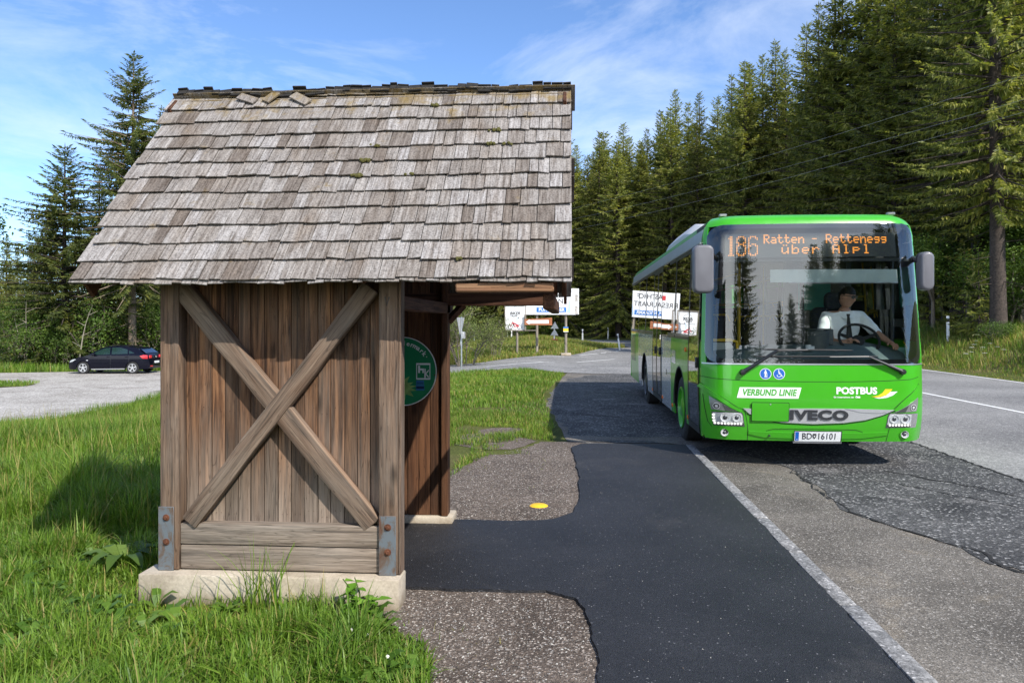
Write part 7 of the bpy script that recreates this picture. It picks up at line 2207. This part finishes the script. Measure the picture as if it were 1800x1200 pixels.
blades('meadow_grass', P2, (0.12 + 0.28 * vnoise(P2[:, 0], P2[:, 1], 1.1, 13)) * GR.uniform(0.6, 1.2, len(P2)), GR.uniform(0.006, 0.012, len(P2)), 2, [M_grass, M_grassdry], 'tall green meadow grass running down to the car park', 0.10, 0.8)
# low broad leaved weeds and clover between the blades
def weeds(name, P, s0, s1, seed, mat, label):
    r_ = np.random.default_rng(seed); V, F_ = [], []
    for p in P:
        k = int(r_.integers(4, 8)); a0 = r_.uniform(0, 6.28)
        for i in range(k):
            a = a0 + 6.28 * i / k + r_.uniform(-.3, .3); l_ = r_.uniform(s0, s1); d = np.array([math.cos(a), math.sin(a), 0]); s_ = np.array([-d[1], d[0], 0]); up = r_.uniform(0.25, 0.9); b = len(V)
            for t, w, z in ((0, 0.05, 0.0), (0.35, 0.22, 0.6), (0.7, 0.20, 0.85), (1.0, 0.02, 0.72)):
                V.append(p + d * l_ * t + s_ * l_ * w + [0, 0, z * l_ * up + 0.02]); V.append(p + d * l_ * t - s_ * l_ * w + [0, 0, z * l_ * up + 0.02])
            F_ += [(b, b + 1, b + 3, b + 2), (b + 2, b + 3, b + 5, b + 4), (b + 4, b + 5, b + 7, b + 6)]
    me = np_mesh(name, np.array(V), np.array(F_), np.full(len(F_), 4), [mat]); return tag(link(name, me), label, 'weeds', kind='stuff')
M_weed = leafmat('weed_leaves', (0.05, 0.115, 0.016), (0.09, 0.18, 0.026), (0.15, 0.25, 0.045), 0.35, 0.45, 0.0)
PW = scatter(-4.6, -0.6, 2.6, 7.6, 26, lambda X, Y: near_meadow(X, Y) & (vnoise(X, Y, 0.8, 41) > 0.42))
weeds('meadow_weeds', PW, 0.05, 0.13, 61, M_weed, 'broad leaved weeds mixed into the grass round the shelter')
# thin seed stalks standing over the meadow
P3 = scatter(-11, -2.7, 5.5, 14, 26, lambda X, Y: meadow(X, Y) & in_view(X, Y))
blades('seed_stalks', P3, GR.uniform(0.35, 0.62, len(P3)), GR.uniform(0.004, 0.008, len(P3)), 3, [M_grassdry], 'thin pale seed stalks standing over the meadow', None, 0.45)
# behind the shelter, right of it: lawn with worn patches
def back_lawn(X, Y):
    e = np.interp(Y, [6.5, 8.4, 9.6, 10.4, 11.2, 12.5, 15, 18, 22.8, 25.5, 26.5], [-1.3, -1.25, -0.95, -0.45, -0.25, -0.2, -0.4, -0.58, -0.3, -0.1, -0.6])
    worn = ((vnoise(X, Y, 0.5, 21) > 0.60) & (Y < 12.3) & (X > -2.4)) | (vnoise(X, Y, 0.7, 22) > 0.82)
    return (X < e + 0.12 * (vnoise(X, Y, 0.4, 5) - 0.5)) & ~worn & off_road(X, Y)
P4 = scatter(-6, 0.2, 7.4, 14, 1500, lambda X, Y: back_lawn(X, Y) & (X > -0.23 * Y - 0.3))
blades('lawn_grass', P4, (0.04 + 0.11 * vnoise(P4[:, 0], P4[:, 1], 0.45, 15)) * GR.uniform(0.6, 1.3, len(P4)), GR.uniform(0.005, 0.010, len(P4)), 4, [M_grass, M_grassdry], 'short patchy grass behind the shelter', 0.24, 0.9)
P5 = scatter(-9, 0.2, 14, 28, 520, lambda X, Y: back_lawn(X, Y) & (X > -0.25 * Y - 0.3))
blades('lawn_grass', P5, (0.06 + 0.14 * vnoise(P5[:, 0], P5[:, 1], 0.8, 16)) * GR.uniform(0.6, 1.3, len(P5)), GR.uniform(0.010, 0.018, len(P5)), 5, [M_grass, M_grassdry], 'longer bright grass before the side road', 0.16, 0.8)
# the knoll under the signs
P6 = scatter(-16, 5, 34, 68, 190, lambda X, Y: off_road(X, Y) & in_view(X, Y) & (road_dist(X, Y) < 0))
blades('knoll_grass', P6, (0.12 + 0.40 * vnoise(P6[:, 0], P6[:, 1], 2.6, 17)) * GR.uniform(0.5, 1.2, len(P6)), GR.uniform(0.018, 0.034, len(P6)), 6, [M_grass, M_grassdry], 'yellowing grass on the knoll under the signs', 0.62, 0.6)
# bank right of the road
P7 = scatter(13.0, 24, 14, 62, 150, lambda X, Y: (road_dist(X, Y) > 4.45) & (road_dist(X, Y) < 11) & in_view(X, Y))
rd7 = road_dist(P7[:, 0], P7[:, 1])
blades('bank_grass', P7, (0.06 + (0.12 + 0.55 * vnoise(P7[:, 0], P7[:, 1], 1.2, 18)) * smooth(4.6, 6.2, rd7)) * GR.uniform(0.5, 1.15, len(P7)), GR.uniform(0.014, 0.028, len(P7)), 7, [M_grass, M_grassdry], 'tall yellow green grass on the bank across the main road', 0.50, 0.7)
# verge behind the car park
P8 = scatter(-48, -12, 36, 52, 90, lambda X, Y: off_road(X, Y) & in_view(X, Y))
P9 = scatter(-34, -22, 29, 34, 220, lambda X, Y: inside(ISLE, X, Y) & in_view(X, Y))
blades('island_grass', P9, GR.uniform(0.08, 0.2, len(P9)), GR.uniform(0.012, 0.022, len(P9)), 9, [M_grass, M_grassdry], 'short grass on the island in the car park', 0.1, 0.6, 0.05)
blades('verge_grass', P8, (0.25 + 0.45 * vnoise(P8[:, 0], P8[:, 1], 2.0, 19)) * GR.uniform(0.5, 1.1, len(P8)), GR.uniform(0.02, 0.035, len(P8)), 8, [M_grass, M_grassdry], 'bright grass verge behind the car park', 0.12, 0.6)
# stray blades pushing up through the grit
PS_ = np.concatenate([scatter(-0.95, -0.2, 2.6, 4.2, 130, lambda X, Y: ~meadow(X, Y) & (GR.random(X.shape) < np.exp((-0.55 - X) * 5))), scatter(-1.2, -0.2, 6.9, 11, 90, lambda X, Y: vnoise(X, Y, 0.35, 31) > 0.62)])
blades('stray_grass', PS_, GR.uniform(0.02, 0.09, len(PS_)), GR.uniform(0.003, 0.007, len(PS_)), 12, [M_grass, M_grassdry], 'stray grass blades in the brown grit', 0.5, 1.0)
# loose stones on the grit and the bay
def stones(name, P, s0, s1, mats, seed, label):
    r_ = np.random.default_rng(seed); n = len(P)
    base = np.array([[1, 0, 0], [0, 1, 0], [-1, 0, 0], [0, -1, 0], [0, 0, 0.7], [0, 0, -0.7]], float)
    tri_ = np.array([[0, 1, 4], [1, 2, 4], [2, 3, 4], [3, 0, 4], [1, 0, 5], [2, 1, 5], [3, 2, 5], [0, 3, 5]])
    s_ = (s0 * (s1 / s0) ** (r_.random(n) ** 2.2))[:, None, None]
    V = base[None] * s_ * r_.uniform(0.55, 1.2, (n, 6, 1)); a = r_.uniform(0, 6.28, n); ca, sa = np.cos(a)[:, None], np.sin(a)[:, None]
    X = V[:, :, 0] * ca - V[:, :, 1] * sa; Y = V[:, :, 0] * sa + V[:, :, 1] * ca
    V = np.stack([X, Y, V[:, :, 2]], 2) + P[:, None, :]
    F_ = (tri_[None] + (np.arange(n) * 6)[:, None, None]).reshape(-1, 3)
    me = np_mesh(name, V.reshape(-1, 3), F_, np.full(len(F_), 3), mats, np.repeat(r_.integers(0, len(mats), n), 8))
    return tag(link(name, me), label, 'stones', kind='stuff')
M_st = [plain('grey_stone', (0.26, 0.25, 0.235), 0.9, var=0.3, scale=40), plain('brown_stone', (0.17, 0.13, 0.10), 0.9, var=0.3, scale=40), plain('pale_stone', (0.42, 0.40, 0.36), 0.9, var=0.2, scale=40), plain('dark_stone', (0.07, 0.062, 0.055), 0.9, var=0.3, scale=40)]
Q1 = scatter(-1.1, 0.14, 2.6, 4.68, 2600, lambda X, Y: (X > np.interp(Y, [-3, 2.4, 3.4, 3.8, 4.15, 4.40], [-0.52, -0.57, -0.63, -0.69, -0.93, -1.12])) & (X < np.where(Y > 4.3, 0.1 - (Y - 4.3) * 0.6, 0.12)))
Q2 = scatter(-1.3, 0.08, 6.42, 10.3, 1300, lambda X, Y: X > np.interp(Y, [6.5, 8.4, 9.6, 10.4], [-1.1, -1.25, -0.95, -0.5]))
Q = np.concatenate([Q1, Q2]); Q[:, 2] += 0.009
stones('loose_stones', Q, 0.0022, 0.0085, M_st, 51, 'small loose stones scattered over the brown grit')
Q3 = scatter(1.75, 3.6, 2.6, 9.2, 420, lambda X, Y: GR.random(X.shape) < 0.35 + 0.65 * (np.abs(X - 1.75) < 0.25)); Q3[:, 2] += 0.016
stones('loose_stones', Q3, 0.002, 0.0075, M_st, 52, 'loose chippings in the gutter of the bus bay')
Q4 = scatter(0.2, 1.55, 2.6, 10.3, 26, lambda X, Y: X > -5); Q4[:, 2] = 0.008
stones('loose_stones', Q4, 0.0015, 0.005, M_st[:3], 53, 'few small chippings on the new black path')
# clumps growing against the plinth, one by one
def tuft(cx, cy, n, h0, h1, spread, seed, label, w=0.005):
    r_ = np.random.default_rng(seed); P = np.stack([cx + r_.normal(0, spread, n), cy + r_.normal(0, spread * 0.5, n), np.zeros(n)], 1); P[:, 1] = np.minimum(P[:, 1], 4.355)
    P[:, 2] = height(P[:, 0], P[:, 1])
    o = blades('grass_tuft', P, r_.uniform(h0, h1, n), r_.uniform(w * 0.6, w * 1.3, n), seed, [M_grass, M_grassdry], label, 0.08, 0.7, cat='grass tuft')
    o['kind'] = 'thing'; o['group'] = 'grass tufts against the plinth'
    return o
tuft(-1.72, 4.27, 70, 0.18, 0.52, 0.085, 31, 'tallest grass tuft in front of the middle of the plinth', 0.007)
tuft(-1.42, 4.26, 60, 0.10, 0.30, 0.09, 32, 'bushy grass tuft right of the tallest one at the plinth', 0.006)
tuft(-2.45, 4.28, 34, 0.08, 0.26, 0.09, 33, 'grass tuft at the left end of the plinth', 0.006)
tuft(-2.15, 4.29, 22, 0.08, 0.28, 0.05, 34, 'thin grass tuft left of the middle of the plinth', 0.006)
# nettle-like weed at the right end of the plinth
wd = empty('weed_plant', (-1.14, 4.24, gz(-1.14, 4.24)), 0.4, 1.9); tag(wd, 'bright green broad leaved weed at the right end of the plinth', 'weed')
mb = MB(); ms = MB(); r_ = random.Random(9)
for s_ in range(11):
    a = r_.uniform(0, 6.28); L_ = r_.uniform(0.05, 0.15); tip = Vector((math.cos(a) * L_ * 0.65, math.sin(a) * L_ * 0.3 - 0.01, L_))
    ms.tube([(0, 0, -0.02), tip * 0.5 + Vector((0, 0, 0.02)), tip], [0.003, 0.0025, 0.0015], 5)
    for k in range(5):
        b = tip * r_.uniform(0.55, 1.0); aa = r_.uniform(0, 6.28); l_ = r_.uniform(0.028, 0.052)
        d = Vector((math.cos(aa), math.sin(aa), r_.uniform(-0.35, 0.25))).normalized(); sd = d.cross(Vector((0, 0, 1))).normalized() * l_ * 0.34
        mb.add([b, b + d * l_ * 0.35 + sd + Vector((0, 0, 0.004)), b + d * l_ * 0.7 + sd * 0.7, b + d * l_ - Vector((0, 0, 0.006)), b + d * l_ * 0.7 - sd * 0.7, b + d * l_ * 0.35 - sd + Vector((0, 0, 0.004)), b + d * l_ * 0.5 - Vector((0, 0, 0.003))],
               [(0, 1, 6), (1, 2, 6), (2, 3, 6), (3, 4, 6), (4, 5, 6), (5, 0, 6)])
mb.build('leaves', leafmat('weed_leaf', (0.09, 0.22, 0.02), (0.13, 0.28, 0.03), (0.19, 0.34, 0.05), 0.3, 0.45, 0.0), wd); ms.build('stem', M_leaf, wd)
# broad low leaves (dock) in the shaded grass
dk = empty('dock_plant', (-3.0, 5.0, gz(-3.0, 5.0))); tag(dk, 'low plant with broad arching leaves in the grass left of the shelter', 'plant')
mb = MB()
for i in range(9):
    a = i * 0.7; l_ = 0.24 + 0.04 * (i % 3); d = Vector((math.cos(a), math.sin(a), 0)); sd = Vector((-d.y, d.x, 0))
    rows = [(0, 0.01, 0.02), (0.25, 0.03, 0.10), (0.5, 0.045, 0.145), (0.75, 0.035, 0.13), (1.0, 0.003, 0.075)]
    V = []
    for t, w, z in rows: V += [d * l_ * t + sd * w + Vector((0, 0, z)), d * l_ * t + Vector((0, 0, z - 0.008)), d * l_ * t - sd * w + Vector((0, 0, z))]
    mb.add(V, [(k * 3 + j, k * 3 + j + 1, k * 3 + j + 4, k * 3 + j + 3) for k in range(4) for j in range(2)])
mb.build('leaves', M_leaf, dk)
# white umbels among the bank grass
M_flower = plain('white_blossom', (0.75, 0.76, 0.70), 0.8, var=0.1)
fl0 = None
for (x, y, d) in ((1708, 610, 28), (1712, 605, 29), (1716, 600, 30), (1740, 603, 28.5), (1748, 595, 30), (1753, 609, 27.5), (1731, 620, 27), (1698, 621, 27), (1718, 590, 31), (1728, 610, 28), (1707, 618, 28), (1765, 614, 27)):
    p = W(x, y, d); g_ = gz(p.x, p.y); h_ = max(0.35, p.z - g_)
    if fl0 is None:
        fl0 = empty('wild_flower'); mb = MB(); r_ = random.Random(2)
        for i in range(22):
            a = r_.uniform(0, 6.28); q = r_.uniform(0, 0.075); mb.lathe([(0, -0.008), (0.013, 0), (0, 0.008)], 6, 0, Matrix.Translation((q * math.cos(a), q * math.sin(a), 1.0 - q * q * 3)))
        mb.build('blossom', M_flower, fl0)
        mb = MB(); mb.tube([(0, 0, -0.1), (0.01, 0, 0.5), (0, 0, 1.0)], 0.005, 5); mb.build('stem', M_leaf, fl0); e = fl0
    else: e = copy_tree(fl0)
    e.location = (p.x, p.y, g_); e.scale = (1.0, 1.0, h_)
    tag(e, 'white umbel flower standing in the tall grass across the main road', 'flower', 'white flowers on the bank')
# clover heads by the grit
M_clover = plain('white_clover', (0.70, 0.70, 0.62), 0.8, var=0.15)
c0 = None
for (x, y) in ((-1.06, 3.98), (-1.02, 3.86), (-1.12, 3.92), (-0.86, 3.62)):
    mb = MB(); mb.lathe([(0, -0.009), (0.009, -0.004), (0.010, 0.003), (0, 0.010)], 9)
    o = mb.build('clover_flower', M_clover, loc=(x, y, gz(x, y) + 0.075)) if c0 is None else c0.copy()
    if c0 is not None: COL.objects.link(o); o.location = (x, y, gz(x, y) + 0.075)
    c0 = c0 or o
    tag(o, 'small white clover head in the grass beside the brown grit', 'flower', 'clover heads by the grit')
print('forest trees', n_for)
